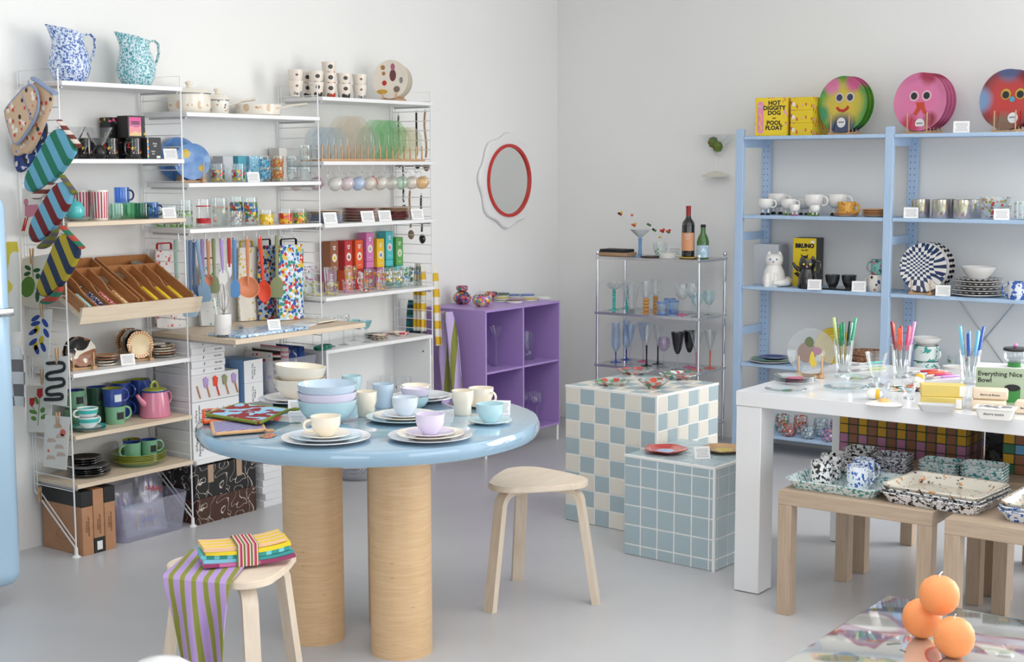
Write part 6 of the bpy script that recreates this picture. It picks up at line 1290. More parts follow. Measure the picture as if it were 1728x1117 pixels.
mitten('yellow and navy striped knitted mitt, lowest', smooth([(104, 384), (139, 417), (128, 446), (108, 480), (82, 503), (66, 498), (62, 485), (82, 440)]), XL-0.07, yelm, [(105, 383), (139, 418)], 0.03, rgb_, smooth([(74, 506), (92, 498), (112, 478), (104, 500), (88, 514), (74, 512)]))
# --- clipped tea-towel cards
paper = mat('cream_art_card', C(228, 224, 216), 0.8)
pegw = mat('clothes_peg_wood', C(196, 160, 122), 0.6)
def peg(label, px, py, x):
    p_ = atx(px, py, x); o = thing('clothes_peg', label, 'peg', p_, (0, 0, 0), 'wooden clothes pegs'); 
    for s in (-1, 1): MB().add([(s*0.004-0.002, -0.005, -0.022), (s*0.004+0.002, -0.005, -0.022), (s*0.004+0.002, 0.005, -0.022), (s*0.004-0.002, 0.005, -0.022), (s*0.007-0.002, -0.004, 0.040), (s*0.007+0.002, -0.004, 0.040), (s*0.007+0.002, 0.004, 0.040), (s*0.007-0.002, 0.004, 0.040)], [(3, 2, 1, 0), (4, 5, 6, 7), (0, 1, 5, 4), (1, 2, 6, 5), (2, 3, 7, 6), (3, 0, 4, 7)]).build('peg_leg', pegw, o)
    MB().tube([(-0.006, 0, 0.008), (0.006, 0, 0.008)], 0.003, 6).build('spring', steel, o)
def artcard(label, quad, x, draw, pegpx=None, plabel=None):
    P = [atx(px, py, x) for px, py in quad]; c = sum(P, Vector())/4
    o = thing('art_card', label, 'card', (x, c.y, c.z), 0, 'art cards clipped to the left ladder')
    MB().prism([(p_.y-c.y, p_.z-c.z) for p_ in P], 0.0, 0.0015, 'yz').build('card_sheet', paper, o)
    def at(px, py): q = atx(px, py, x); return (q.y-c.y, q.z-c.z)
    def shape(pts, m_, nm='printed_shape', dx=0.0004): MB().prism([at(*q) for q in pts], -dx, 0.0, 'yz').build(nm, m_, o)
    def line(pts, r, m_, nm='printed_line'): MB().tube([(-0.0002,)+at(*q) for q in pts], r, 6, flat=(1, 1)).build(nm, m_, o)
    draw(shape, line)
    if pegpx: peg(plabel, pegpx[0], pegpx[1], x-0.002)
def smooth_line(pts, n=2):
    for _ in range(n):
        q = [pts[0]]
        for a, b_ in zip(pts, pts[1:]): q += [(a[0]*0.75+b_[0]*0.25, a[1]*0.75+b_[1]*0.25), (a[0]*0.25+b_[0]*0.75, a[1]*0.25+b_[1]*0.75)]
        pts = q+[pts[-1]]
    return pts
def ell(cx, cy, rx, ry_, a=0.0, n=14): return [(cx+rx*math.cos(t_)*math.cos(a)-ry_*math.sin(t_)*math.sin(a), cy+rx*math.cos(t_)*math.sin(a)+ry_*math.sin(t_)*math.cos(a)) for t_ in [2*PI*i/n for i in range(n)]]
inkp = lambda n, c: mat(n, c, 0.8)
i_pink, i_red, i_green, i_dkg, i_blue, i_yel, i_beige, i_org = inkp('pink_print', C(206, 130, 150)), inkp('red_print', C(196, 36, 40)), inkp('leaf_green_print', C(92, 140, 60)), inkp('dark_green_print', C(36, 92, 56)), inkp('cobalt_print', C(44, 74, 156)), inkp('lemon_print', C(206, 184, 44)), inkp('beige_print', C(206, 182, 168)), inkp('coral_print', C(214, 110, 96))
artcard('card with a spotted pink cat in red boots', [(38, 318), (72, 316), (70, 400), (36, 398)], XL+0.004, lambda S, L_: (S([(42, 346), (64, 345), (66, 362), (48, 367), (42, 364)], i_pink), S(ell(44, 341, 4, 6), i_pink), S([(42, 367), (44, 367), (40, 388), (36, 391)], i_red), S([(46, 366), (48, 366), (42, 390), (39, 390)], i_red)), None)
artcard('card with a large green lime and leaves', [(38, 436), (84, 428), (72, 524), (35, 514)], XL-0.008, lambda S, L_: (S(ell(47, 484, 12, 18, 0.2), i_green), S(ell(47, 452, 6, 3.5, 0.6), i_dkg), S(ell(62, 456, 6, 3.5, -0.2), i_dkg), S(ell(46, 462, 6, 3.5, -0.4), i_dkg), S(ell(64, 466, 4, 5, 0), i_dkg), S(ell(63, 500, 3.5, 10, 0.0), i_dkg), L_([(55, 446), (56, 468)], 0.0014, i_dkg)), (54, 436), 'clothes peg holding the green lime card')
artcard('card with yellow lemons and cobalt leaves', [(48, 523), (88, 522), (82, 605), (44, 600)], XL-0.016, lambda S, L_: ([S(ell(x_, y_, 8.5, 3.8, a_), i_blue) for x_, y_, a_ in ((60, 537, -0.6), (76, 545, 1.0), (56, 560, -0.6), (78, 562, 1.1), (56, 577, -0.7), (62, 590, 1.3), (73, 586, 1.2), (60, 546, -0.3))], [S(ell(x_, y_, 4.2, 7.5, 0.15), i_yel) for x_, y_ in ((62, 556), (70, 574), (60, 584))]), (71, 526), 'clothes peg holding the lemon card')
artcard('card with a long coiled black snake', [(74, 606), (116, 600), (112, 685), (73, 681)], XL-0.024, lambda S, L_: (L_(smooth_line([(82, 613), (108, 611), (110, 620), (106, 626), (82, 629), (78, 635), (82, 641), (106, 638), (110, 645), (106, 651), (82, 654), (78, 661), (82, 667), (104, 664), (107, 670), (102, 674), (76, 674)]), 0.0078, ink), S(ell(81, 613, 4, 3, 0), ink)), (97, 604), 'clothes peg holding the black snake card')
artcard('card with two red tulips', [(46, 650), (88, 652), (86, 730), (47, 729)], XL-0.004, lambda S, L_: (S([(63, 656), (72, 655), (72, 668), (67, 673), (62, 667)], i_red), S([(50, 672), (59, 671), (58, 681), (54, 687), (50, 682)], i_red), L_([(67, 672), (64, 718)], 0.0016, i_green), L_([(55, 686), (63, 700)], 0.0014, i_green), S(ell(62, 676, 3, 7, -0.3), i_green), S(ell(56, 695, 7, 3.4, 0.3), i_green), S(ell(72, 692, 4, 5, 0.4), i_green), S(ell(57, 706, 5, 3.6, 0.5), i_green), S(ell(74, 703, 6, 3.6, -0.6), i_green)), (72, 640), 'clothes peg holding the red tulip card')
artcard('card with beige clouds and a coral sun', [(76, 700), (118, 704), (112, 793), (73, 787)], XL-0.03, lambda S, L_: ([S([(x_-8, y_+4), (x_+8, y_+4), (x_+6, y_-1), (x_+2, y_-3), (x_-1, y_-2), (x_-4, y_-4), (x_-7, y_)], i_beige) for x_, y_ in ((98, 718), (87, 742), (102, 735), (100, 753), (103, 766), (86, 771))], S(ell(106, 730, 5, 6), i_org), S([(81, 757), (84, 760), (82, 764), (80, 761)], i_org)), (98, 712), 'clothes peg holding the cloud card')
peg('clothes peg with yellow dot low on the left ladder', 67, 838, XL-0.004)
# cloths hanging on the wall edge beside the fridge
towel('cream tea towel with yellow print beside the fridge', 5.02, 4.90, 1.28, 0.92, 3.36, mat('cream_yellow_print_cloth', None, 0.8, fn=lambda nb: nb.mix(nb.gt(nb.noise(9, 1), 0.55), C(226, 222, 212), C(216, 196, 70))), 1, group='tea towels beside the fridge')
towel('grey geometric tea towel low beside the fridge', 5.02, 4.90, 0.86, 0.62, 3.36, mat('grey_geometric_cloth', None, 0.8, fn=checker(C(214, 214, 214), C(120, 116, 116), 0.05, 0.05, (1, 2))), 1, group='tea towels beside the fridge')
# ================================================================== on the round table
def T(px, py, dz=0.0): p_ = atz(px, py, TZ+dz); return Vector((p_.x, p_.y, TZ+dz))
pas = {n: mat(n+'_milk_glaze', C(*c), 0.12, coat=0.5) for n, c in (('cream', (244, 234, 216)), ('aqua', (190, 221, 228)), ('skyblue', (196, 215, 231)), ('icy', (216, 226, 236)), ('lilac', (225, 216, 236)), ('white', (236, 234, 236)), ('grey', (204, 208, 216)))}
def tcup(label, loc, c, r=0.044, h=0.058, a=None, tumbler=False, group='pastel cups on the round table'):
    if tumbler: pr = [(0, 0), (0.026, 0), (0.029, 0.004), (0.030, h*0.40), (0.036, h*0.62), (0.037, h)]
    else: pr = cupp(r, h, 0.5)
    hd = None if a is None else (a, h*0.25, h*0.82, 0.026, 0.0042, r*0.86)
    return vessel('tumbler' if tumbler else 'teacup', label, 'cup', loc, pr, pas[c], 0.003, 0, hd, pas[c], n=36, group=group)
def tplate(label, loc, r, c, h=0.014, group='pastel plates on the round table'): return plate('pastel_plate', label, loc, r, h, pas[c], 0, 48, group, t=0.0035, well=0.66)
def cupset(px, py, desc, rings, c, a=None, cr=0.044, ch=0.058):
    p = T(px, py); z = 0.0
    for i, (r, cc_, nm) in enumerate(rings): tplate('%s %s under the %s' % ({'icy': 'pale blue'}.get(cc_, cc_), nm, desc), p+Vector((0, 0, z)), r, cc_, 0.014 if r > 0.09 else 0.011); z += 0.0062
    tcup('%s set on stacked plates' % desc, p+Vector((0, 0, z-0.001)), c, cr, ch, a)
cupset(550, 744, 'cream teacup at the front of the round table', ((0.137, 'white', 'large plate'), (0.110, 'icy', 'middle plate'), (0.076, 'cream', 'saucer')), 'cream', 143, 0.047, 0.060)
cupset(726, 741, 'lilac teacup nearest the table edge', ((0.130, 'grey', 'large plate'), (0.104, 'cream', 'middle plate'), (0.075, 'lilac', 'saucer')), 'lilac', None, 0.046, 0.062)
cupset(684, 709, 'pale blue teacup in the middle of table', ((0.130, 'aqua', 'large plate'), (0.106, 'cream', 'middle plate'), (0.078, 'icy', 'saucer')), 'icy', None, 0.044, 0.060)
cupset(827, 714, 'aqua teacup at the right of table', ((0.072, 'aqua', 'saucer'),), 'aqua', None, 0.046, 0.060)
p = T(812, 686); tplate('cream saucer under the cream cup at back right', p, 0.066, 'cream', 0.011); tcup('cream cup with small handle at the back right', p+Vector((0, 0, 0.005)), 'cream', 0.044, 0.062, -90)
for (px, py, c, lb) in ((781, 700, 'cream', 'cream waisted tumbler at the right'), (618, 702, 'cream', 'cream waisted tumbler by the blue bowls'), (647, 688, 'skyblue', 'pale blue waisted tumbler behind the cream one'), (594, 668, 'aqua', 'aqua waisted tumbler behind the blue bowls')):
    tcup(lb, T(px, py), c, h=0.084 if c != 'aqua' else 0.075, tumbler=True)
def rbowl(label, loc, r, h, c, tilt=None): return vessel('bowl', label, 'bowl', loc, [(0, 0), (r*0.42, 0), (r*0.44, h*0.04), (r*0.70, h*0.22), (r*0.90, h*0.55), (r, h)], pas[c], 0.0035, 0, n=44, group='pastel bowls on the round table', tilt=tilt)
p = T(553, 713); 
for i, (c, lb) in enumerate((('aqua', 'bottom'), ('lilac', 'middle'), ('skyblue', 'top'))): rbowl('%s %s bowl in the stack of three' % (lb, {'skyblue': 'pale blue'}.get(c, c)), p+Vector((0, 0, 0.026*i)), 0.098, 0.078, c)
p = T(497, 678); tplate('large grey plate under the cream bowls', p, 0.128, 'grey'); tplate('smaller white plate under the cream bowls', p+Vector((0, 0, 0.0062)), 0.105, 'white')
rbowl('lower cream bowl on grey plates', p+Vector((0.012, -0.014, 0.012)), 0.092, 0.075, 'cream'); rbowl('upper cream bowl sitting tilted', p+Vector((0.012, -0.014, 0.056)), 0.092, 0.075, 'cream', (0.05, 0.07))
p = T(712, 675); tplate('large white plate at the back of table', p, 0.118, 'white'); tplate('smaller grey plate at the back of table', p+Vector((0, 0, 0.0062)), 0.098, 'grey')
rbowl('small cream bowl on the back plates', p+Vector((-0.02, 0.012, 0.013)), 0.052, 0.044, 'cream')
q = T(700, 688); rbowl('small aqua bowl under a tilted lilac one', q, 0.052, 0.042, 'aqua'); rbowl('small lilac bowl tilted on the aqua one', q+Vector((0, 0, 0.026)), 0.052, 0.042, 'lilac', (0.03, 0.09))
card('price card standing by the pot holders', T(500, 697), -0.9, 1.2); card('price card at the back right of round table', T(845, 700), -1.1, 1.3)
def potholder(label, quad, z, m_, edge, th=0.007, loop=None):
    P = [T(px, py)+Vector((0, 0, z)) for px, py in quad]; c = sum(P, Vector())/4
    o = thing('pot_holder', label, 'pot holder', c, 0, 'knitted pot holders'); out = [(q.x-c.x, q.y-c.y) for q in P]
    MB().prism(out, 0, th, 'xy').build('knitted_pad', m_, o)
    ed = []
    for i in range(4):
        a, b_ = Vector((*out[i], th/2)), Vector((*out[(i+1) % 4], th/2)); ed += [a.lerp(b_, t_) for t_ in (0.04, 0.5, 0.96)]
    MB().tube(ed, 0.0058, 8, True).build('edging', edge, o)
    if loop is not None:
        a = Vector((*out[loop], th/2)); d = a.normalized(); s = Vector((-d.y, d.x, 0)); MB().tube([a, a+d*0.02+s*0.012, a+d*0.035, a+d*0.02-s*0.012], 0.004, 6, True).build('hanging_loop', edge, o)
blobs = mat('red_blue_blob_knit', None, 0.85, fn=lambda nb: nb.mix(nb.gt(nb.noise(20, 1, None, 0.4, 0.6), 0.5), C(140, 44, 48), C(150, 196, 224))); zigz = mat('cream_zigzag_knit', None, 0.85, fn=lambda nb: nb.mix(nb.gt(nb.noise(60, 1, nb.map(scale=(0.4, 2, 1))), 0.52), C(226, 214, 196), C(90, 50, 50))); lin_k = mat('lilac_red_stripe_knit', None, 0.85, fn=stripes([(0, C(150, 180, 222)), (0.5, C(130, 66, 96))], 0.02, 1))
potholder('orange-edged knitted pot holder at the bottom of the pile', [(343, 718), (395, 712), (440, 696), (345, 697)], 0.006, zigz, mat('orange_yarn', C(222, 88, 44), 0.85), 0.008)
potholder('tan-edged striped pot holder sticking out in front', [(361, 738), (447, 731), (440, 716), (357, 718)], 0.006, lin_k, mat('tan_yarn', C(206, 164, 122), 0.85), 0.008, 1)
potholder('green-edged pot holder with red and blue blobs on top', [(347, 712), (437, 727), (488, 704), (405, 694)], 0.021, blobs, mat('moss_yarn', C(120, 134, 50), 0.85), 0.008, 2)
tag(MB().lathe([(0, 0), (0.024, 0), (0.026, 0.002), (0.02, 0.005), (0, 0.006)], 20, sx=1.5).build('felt_tag', mat('speckled_felt', None, 0.9, fn=speckle(C(176, 140, 110), [C(220, 90, 60), C(90, 90, 90)], 120, 0.55)), None, T(452, 736), 0.6), 'speckled felt oval beside the pot holders', 'tag')
# ================================================================== stool with towel and napkins
sc_ = Vector((2.715, 2.98, 0.45)); rv = Vector((AR.x, AR.y, 0)).normalized(); fv = Vector((AF.x, AF.y, 0)).normalized()
def towelfn(u, v):
    # u across, v along: the cloth lies over the seat, then falls over the near edge
    lay = 0.40
    if v < lay:
        t_ = v/lay; d = 0.11-(0.26+0.065*u)*t_; z = 0.006+0.001*math.sin(9*u)
        wid = 0.20; cx = -0.055-0.02*t_
        pos = sc_+rv*(cx+(u-0.5)*wid)+fv*d+Vector((0, 0, z)); return pos
    t_ = (v-lay)/(1-lay); wid = 0.20-0.09*t_**0.8; cx = -0.075+0.015*t_
    fold = 0.022*math.sin(3.2*PI*u+0.6)*min(1, t_*3); k = min(1, t_*8)
    d = -0.15-0.065*u*(1-0.5*t_)-0.012*math.sin(k*PI/2)+fold-0.02*t_
    z = 0.006-0.012*k-0.36*t_*(0.82+0.18*math.sin(PI*u))
    return sc_+rv*(cx+(u-0.5)*wid)+fv*d+Vector((0, 0, z))
b = MB(); tw_c = sc_.copy()
b.sheet(lambda u, v: towelfn(u, v)-sc_, 40, 44, 0.0028)
def tw_col(nb):
    o = nb.sep(); a = nb.math('ADD', nb.math('MULTIPLY', o[0], rv.x), nb.math('MULTIPLY', o[1], rv.y)); a = nb.math('ADD', a, nb.math('MULTIPLY', nb.math('MINIMUM', o[2], 0.0), 0.10))
    return nb.ramp(nb.math('FRACT', nb.math('ADD', nb.math('MULTIPLY', a, 1/0.034), 20.2)), [(0, C(176, 150, 206)), (0.52, C(190, 150, 130)), (0.56, C(132, 140, 60)), (0.96, C(190, 150, 130))])
twm = mat('lilac_olive_striped_linen', None, 0.8, fn=tw_col)
tag(b.build('striped_towel', twm, None, sc_), 'lilac and olive striped towel draped over the birch stool', 'towel')
nc = sc_+rv*0.025+fv*(-0.015)+Vector((0, 0, 0.0105)); nd = (rv*0.94+fv*0.34).normalized(); na = math.atan2(nd.y, nd.x)
def napkin(label, z, w, d, h, m_, dx, dy, a=0.0):
    b = MB()
    b.sheet(lambda u, v: ((u-0.5)*w, (v-0.5)*d+0.004*math.sin(4*u+i), h+0.012*abs(2*u-1)**2.5*(1.0 if u > 0.5 else 0.35)), 16, 3, h*0.97)
    return tag(b.build('napkin', m_, None, nc+nd*dx+Vector((0, 0, z))+Vector((-nd.y, nd.x, 0))*dy, na+a), label, 'napkin', 'folded napkins tied with a band')
np_ = [mat('pink_napkin', None, 0.8, fn=stripes([(0, C(206, 112, 160)), (0.8, C(150, 60, 100))], 0.05, 1)), mat('light_blue_napkin', None, 0.8, fn=stripes([(0, C(130, 196, 216)), (0.7, C(60, 150, 150))], 0.05, 1)), mat('teal_napkin', None, 0.8, fn=stripes([(0, C(56, 150, 140)), (0.6, C(120, 200, 210))], 0.036, 0)), mat('yellow_napkin', None, 0.8, fn=stripes([(0, C(232, 208, 44)), (0.75, C(226, 186, 150))], 0.06, 1)), mat('peach_napkin', None, 0.8, fn=stripes([(0, C(228, 188, 152)), (0.55, C(222, 196, 44))], 0.032, 1))]
for i, (lb, dx, dy) in enumerate((('pink folded napkin at the bottom of the bundle', 0.006, -0.004), ('light blue folded napkin, second from the bottom', 0.002, 0.0), ('teal striped folded napkin in the middle', -0.004, 0.002), ('yellow folded napkin, second from the top', 0.004, 0.0), ('peach and yellow striped napkin on top', -0.006, 0.004))):
    napkin(lb, 0.0112*i, 0.255-0.006*i, 0.105, 0.0106, np_[i], dx, dy, 0.03*math.sin(i*2))
band = MB(); bw = 0.030
for s in (1,):
    prof = [(-0.058, -0.001), (0.058, -0.001), (0.060, 0.02), (0.058, 0.0615), (-0.058, 0.0615), (-0.060, 0.02)]
    n_ = len(prof)
    vs = [(x, y, z) for x in (-bw, bw) for (y, z) in prof]+[(x, y*0.985, z+(0.0 if z < 0.03 else -0.0012)) for x in (-bw, bw) for (y, z) in prof]
    fs = [(i, (i+1) % n_, n_+(i+1) % n_, n_+i) for i in range(n_)]
    band.add(vs[:2*n_], fs)
tag(band.build('paper_band', mat('red_olive_striped_band', None, 0.6, fn=stripes([(0, C(170, 44, 54)), (0.25, C(226, 210, 206)), (0.4, C(110, 116, 50)), (0.7, C(226, 210, 206)), (0.85, C(196, 100, 140))], 0.02, 0)), None, nc+Vector((0, 0, 0.0)), na), 'striped paper band around the folded napkins', 'band')
# white rounded thing at the lower edge
wp = atz(270, 1108, 0.42)
o = thing('white_stool', 'white domed top of a stool peeking in at bottom edge', 'stool', (wp.x, wp.y, 0)); MB().lathe([(0, 0.42), (0.05, 0.409), (0.09, 0.382), (0.115, 0.34), (0.118, 0.30), (0.10, 0.28), (0, 0.28)], 40).build('domed_seat', gloss_white, o); MB().lathe([(0, 0), (0.12, 0), (0.12, 0.012), (0.03, 0.03), (0.022, 0.28), (0, 0.28)], 28).build('pedestal', gloss_white, o)
# ================================================================== on and in the purple shelf
PZ = 0.805
def PT(px, py, z=PZ): p_ = atz(px, py, z); return Vector((p_.x, p_.y, z))
mosaic = mat('mosaic_glass', None, 0.15, coat=0.5, fn=cells([C(190, 50, 60), C(60, 90, 150), C(226, 170, 60), C(120, 70, 110), C(210, 130, 140), C(70, 130, 110), C(180, 150, 190), C(60, 50, 60)], 70)); mosaic2 = mat('bright_mosaic_glass', None, 0.15, coat=0.5, fn=cells([C(206, 70, 60), C(90, 140, 200), C(236, 190, 70), C(226, 120, 160), C(150, 180, 90), C(150, 100, 180), C(236, 220, 200)], 80))
vase = [(0, 0), (0.026, 0), (0.046, 0.016), (0.052, 0.034), (0.046, 0.054), (0.032, 0.064), (0.034, 0.068)]
vessel('mosaic_vase', 'round mosaic glass vase with a small bowl on top', 'vase', PT(780, 513), vase, mosaic, 0.004); vessel('mosaic_bowl', 'tiny mosaic glass bowl stacked on the vase', 'bowl', PT(780, 513)+Vector((0, 0, 0.0685)), [(0, 0), (0.018, 0), (0.032, 0.012), (0.034, 0.024), (0.030, 0.034)], mosaic, 0.003)
vessel('mosaic_bowl', 'bright mosaic glass bowl at the front of purple shelf', 'bowl', PT(814, 517), [(0, 0), (0.026, 0), (0.048, 0.016), (0.056, 0.036), (0.052, 0.056), (0.047, 0.062)], mosaic2, 0.004); vessel('mosaic_bowl', 'dark mosaic glass bowl half behind the bright one', 'bowl', PT(829, 506), [(0, 0), (0.022, 0), (0.036, 0.014), (0.042, 0.030), (0.036, 0.046)], mosaic, 0.004)
co_w = [mat('coaster_'+n, C(*c), 0.3) for n, c in (('white', (236, 236, 236)), ('sage', (150, 170, 130)), ('blue', (84, 120, 190)), ('mustard', (196, 176, 60)), ('slate', (60, 80, 84)), ('brown', (120, 84, 66)))]
cl = (('white and sage', 846, 509, (0, 1, 0, 3)), ('slate and blue', 847, 502, (4, 0, 1, 4)), ('blue', 866, 500, (0, 2)), ('brown and white', 869, 511, (0, 0, 5)), ('white and blue', 890, 502, (0, 0, 2)), ('mustard', 895, 507, (0, 3)), ('plain white', 917, 505, (0, 0)))
for nm, px, py, cs in cl:
    for i, ci in enumerate(cs): tag(obj('coaster', cached(('coa', ci), lambda: MB().lathe([(0, 0), (0.040, 0), (0.043, 0.003), (0.042, 0.0065), (0, 0.006)], 24).mesh('coaster', co_w[ci])), None, PT(px, py)+Vector((0.002*math.sin(3*i), 0.002*math.cos(5*i), 0.0068*i))), '%s coaster from the bottom in the %s pile' % (ORD[i], nm), 'coaster', 'ceramic coasters on the purple shelf')
def PIn(px, y, z): return LS(px, y, z)
vb2 = [(0, 0), (0.006, 0.002), (0.012, 0.012), (0.040, 0.085)]; wb = [(0, 0), (0.014, 0.003), (0.032, 0.022), (0.036, 0.045), (0.034, 0.075)]
Z1, Z2 = 0.4705, 0.1025
for (lb, px, y, z, bw_, sh, fr_) in (('tall clear martini in the upper left purple cube', 838, 4.72, Z1, vb2, 0.135, 0.04), ('clear martini at the back of upper left purple cube', 824, 4.80, Z1, vb2, 0.135, 0.038), ('clear goblet in the lower right purple cube', 906, 4.70, Z2, wb, 0.10, 0.036), ('clear goblet half behind the divider in lower right cube', 890, 4.78, Z2, wb, 0.095, 0.036)):
    wineglass(lb, PIn(px, y, z), bw_, sh, fr_, clear, clear_thick, clear_thick, 0.006, 0.0018, 'clear glasses in the purple shelf')
vessel('candle_holder', 'clear stacked glass candle holder in the upper right cube', 'glass', PIn(892, 4.73, Z1), [(0, 0), (0.036, 0), (0.038, 0.006), (0.02, 0.02), (0.024, 0.034), (0.018, 0.05), (0.028, 0.07), (0.034, 0.16)], clear_thick, 0.004); vessel('tumbler', 'clear straight tumbler behind the candle holder', 'glass', PIn(872, 4.87, Z1), tumbp(0.034, 0.15, 0.96), clear, 0.002); vessel('tumbler', 'small clear tumbler in the lower left purple cube', 'glass', PIn(833, 4.76, Z2), tumbp(0.030, 0.085, 0.9), clear_thick, 0.0025)
# ================================================================== on the chrome rack
def CR(px, x, z): return RS(px, x, z)
z0 = CZ[0]
tag(MB().rbox(-0.095, 0.095, -0.06, 0.06, 0, 0.020, 0.002, 1).build('kraft_box', mat('tan_box_card', C(176, 142, 112), 0.6), None, CR(1042, 7.00, z0), FRONT), 'flat tan box on top of the chrome rack', 'box'); tag(MB().rbox(-0.085, 0.085, -0.055, 0.055, 0, 0.017, 0.002, 1).build('book', mat('black_cloth_cover', C(32, 32, 34), 0.7), None, CR(1041, 7.00, z0+0.0205), FRONT), 'black book lying on the tan box', 'book')
bst = glass('blue_crystal_stem', (0.45, 0.66, 0.88), 1.4, 0.02, 0.25, C(110, 160, 210))
wineglass('martini glass with thick blue stem on the rack top', CR(1080, 7.0, z0), [(0, 0), (0.010, 0.003), (0.068, 0.050)], 0.105, 0.046, clear, bst, bst, 0.011, 0.0018)
def pick(label, base, top, cols, k_=1.0):
    b_, t_ = Vector(base), Vector(top); o = thing('cocktail_pick', label, 'cocktail pick', b_, 0, 'glass fruit cocktail picks'); d = t_-b_
    MB().tube([(0, 0, 0), d], 0.0012, 5).build('pick_rod', clear_thick, o)
    for i, c in enumerate(cols):
        ang = i*2.1; off = Vector((0.004*math.cos(ang), 0.010*math.sin(ang), 0.006*i))*k_
        MB().lathe([(0, -0.008), (0.006, -0.005), (0.009, 0), (0.006, 0.006), (0, 0.008)], 12, c=tuple(d+off)).build('glass_fruit', mat('glass_fruit_%d' % c, [C(190, 36, 36), C(226, 180, 40), C(60, 120, 50), C(40, 30, 40), C(222, 96, 40)][c], 0.12, coat=0.5), o)
mt = CR(1080, 7.0, z0)
for (lb, px, py, cs) in (('cocktail pick topped with red and yellow fruit, far left', 1047, 362, (0, 3, 1)), ('cocktail pick topped with one orange fruit', 1066, 363, (4,)), ('cocktail pick with green olives at martini rim', 1096, 380, (2, 2)), ('cocktail pick with orange berries across the martini', 1070, 381, (4, 4, 1))):
    pick(lb, mt+Vector((0, (1080-px)*0.0004, 0.116)), atx(px, py, 6.99), cs)
gbv = CR(1114, 7.0, z0); vessel('glass_beaker', 'flowered glass beaker holding fruit picks', 'glass', gbv, [(0, 0), (0.022, 0), (0.026, 0.004), (0.040, 0.05), (0.042, 0.082)], flower_glass('clover_print_glass', [C(90, 150, 80), C(226, 226, 226)], 0.01, 0.05, 40, 0.35), 0.0025)
for i, (lb, px, py, cs) in enumerate((('cocktail pick with a green fruit in the beaker, left', 1105, 389, (2, 3)), ('cocktail pick with red fruit in the beaker, centre', 1118, 391, (0, 0, 0)), ('cocktail pick with mixed fruit in the beaker, right', 1128, 392, (2, 4, 0)), ('cocktail pick with yellow fruit in the beaker', 1113, 400, (1,)))): pick(lb, gbv+Vector((0.006*(i-1.5), 0.006*(i-1.5), 0.006)), atx(px, py, 6.995), cs)
tag(MB().rbox(-0.04, 0.04, -0.04, 0.04, 0, 0.010, 0.002, 1).build('coaster', mat('dark_brown_coaster', C(70, 50, 42), 0.5), None, CR(1097, 6.93, z0), FRONT), 'square dark brown coaster on the rack top', 'coaster')
for i in range(5): tag(obj('coaster', cached('wco', lambda: MB().lathe([(0, 0), (0.044, 0), (0.046, 0.003), (0.045, 0.005), (0, 0.005)], 24).mesh('coaster', cer_white)), None, CR(1126, 6.955, z0)+Vector((0, 0, 0.0056*i))), '%s white coaster from the bottom of the rack-top pile' % ORD[i], 'coaster', 'white coasters on the rack top')
card('price card behind the white coasters on chrome rack', CR(1138, 7.09, z0), FRONT+0.4, 1.6)
bp = CR(1161, 7.0, z0); tag(MB().lathe([(0, 0), (0.048, 0), (0.050, 0.004), (0.048, 0.009), (0, 0.009)], 28).build('coaster', mat('mustard_coaster', None, 0.4, fn=lambda nb: nb.mix(nb.gt(nb.sep()[2], 0.005), C(120, 72, 50), C(206, 186, 60))), None, bp), 'round mustard coaster under the wine bottle', 'coaster')
o = thing('wine_bottle', 'dark wine bottle with orange label and red cap', 'bottle', bp+Vector((0, 0, 0.0095)))
MB().lathe([(0, 0), (0.034, 0), (0.036, 0.005), (0.036, 0.175), (0.033, 0.192), (0.016, 0.215), (0.013, 0.23), (0, 0.23)], 28).build('bottle_glass', mat('dark_bottle_glass', C(26, 30, 32), 0.08, coat=0.6), o); MB().lathe([(0.0, 0.229), (0.0138, 0.229), (0.0138, 0.272), (0.0145, 0.275), (0.0145, 0.283), (0, 0.285)], 20).build('capsule', mat('red_foil', C(160, 34, 40), 0.35), o)
def wrap(o, r, z0_, z1_, a0, a1, m_, nm='label'): MB().grid(lambda u, v: ((r)*math.cos(math.radians(a0+(a1-a0)*u)), r*math.sin(math.radians(a0+(a1-a0)*u)), z0_+(z1_-z0_)*v), 14, 1).build(nm, m_, o)
wrap(o, 0.0366, 0.035, 0.135, 110, 270, mat('orange_label', C(222, 158, 116), 0.6))
text('ONE\nGO', 0.016, whiteink, o, (-0.0345, -0.016, 0.112), (PI/2, 0, -PI/2+0.45))
o = thing('glass_bottle', 'green glass bottle with pale blue label', 'bottle', CR(1186, 7.02, z0)); MB().lathe([(0, 0), (0.032, 0), (0.034, 0.005), (0.034, 0.095), (0.028, 0.118), (0.014, 0.145), (0.0125, 0.175), (0, 0.175)], 28).build('bottle_glass', mat('green_bottle_glass', C(62, 110, 46), 0.08, coat=0.6), o); MB().lathe([(0, 0.174), (0.0145, 0.174), (0.0145, 0.19), (0, 0.191)], 18).build('cap', ink, o); wrap(o, 0.0346, 0.008, 0.076, 100, 290, mat('pale_blue_label', None, 0.6, fn=speckle(C(176, 206, 226), [C(230, 236, 240)], 60, 0.55)))
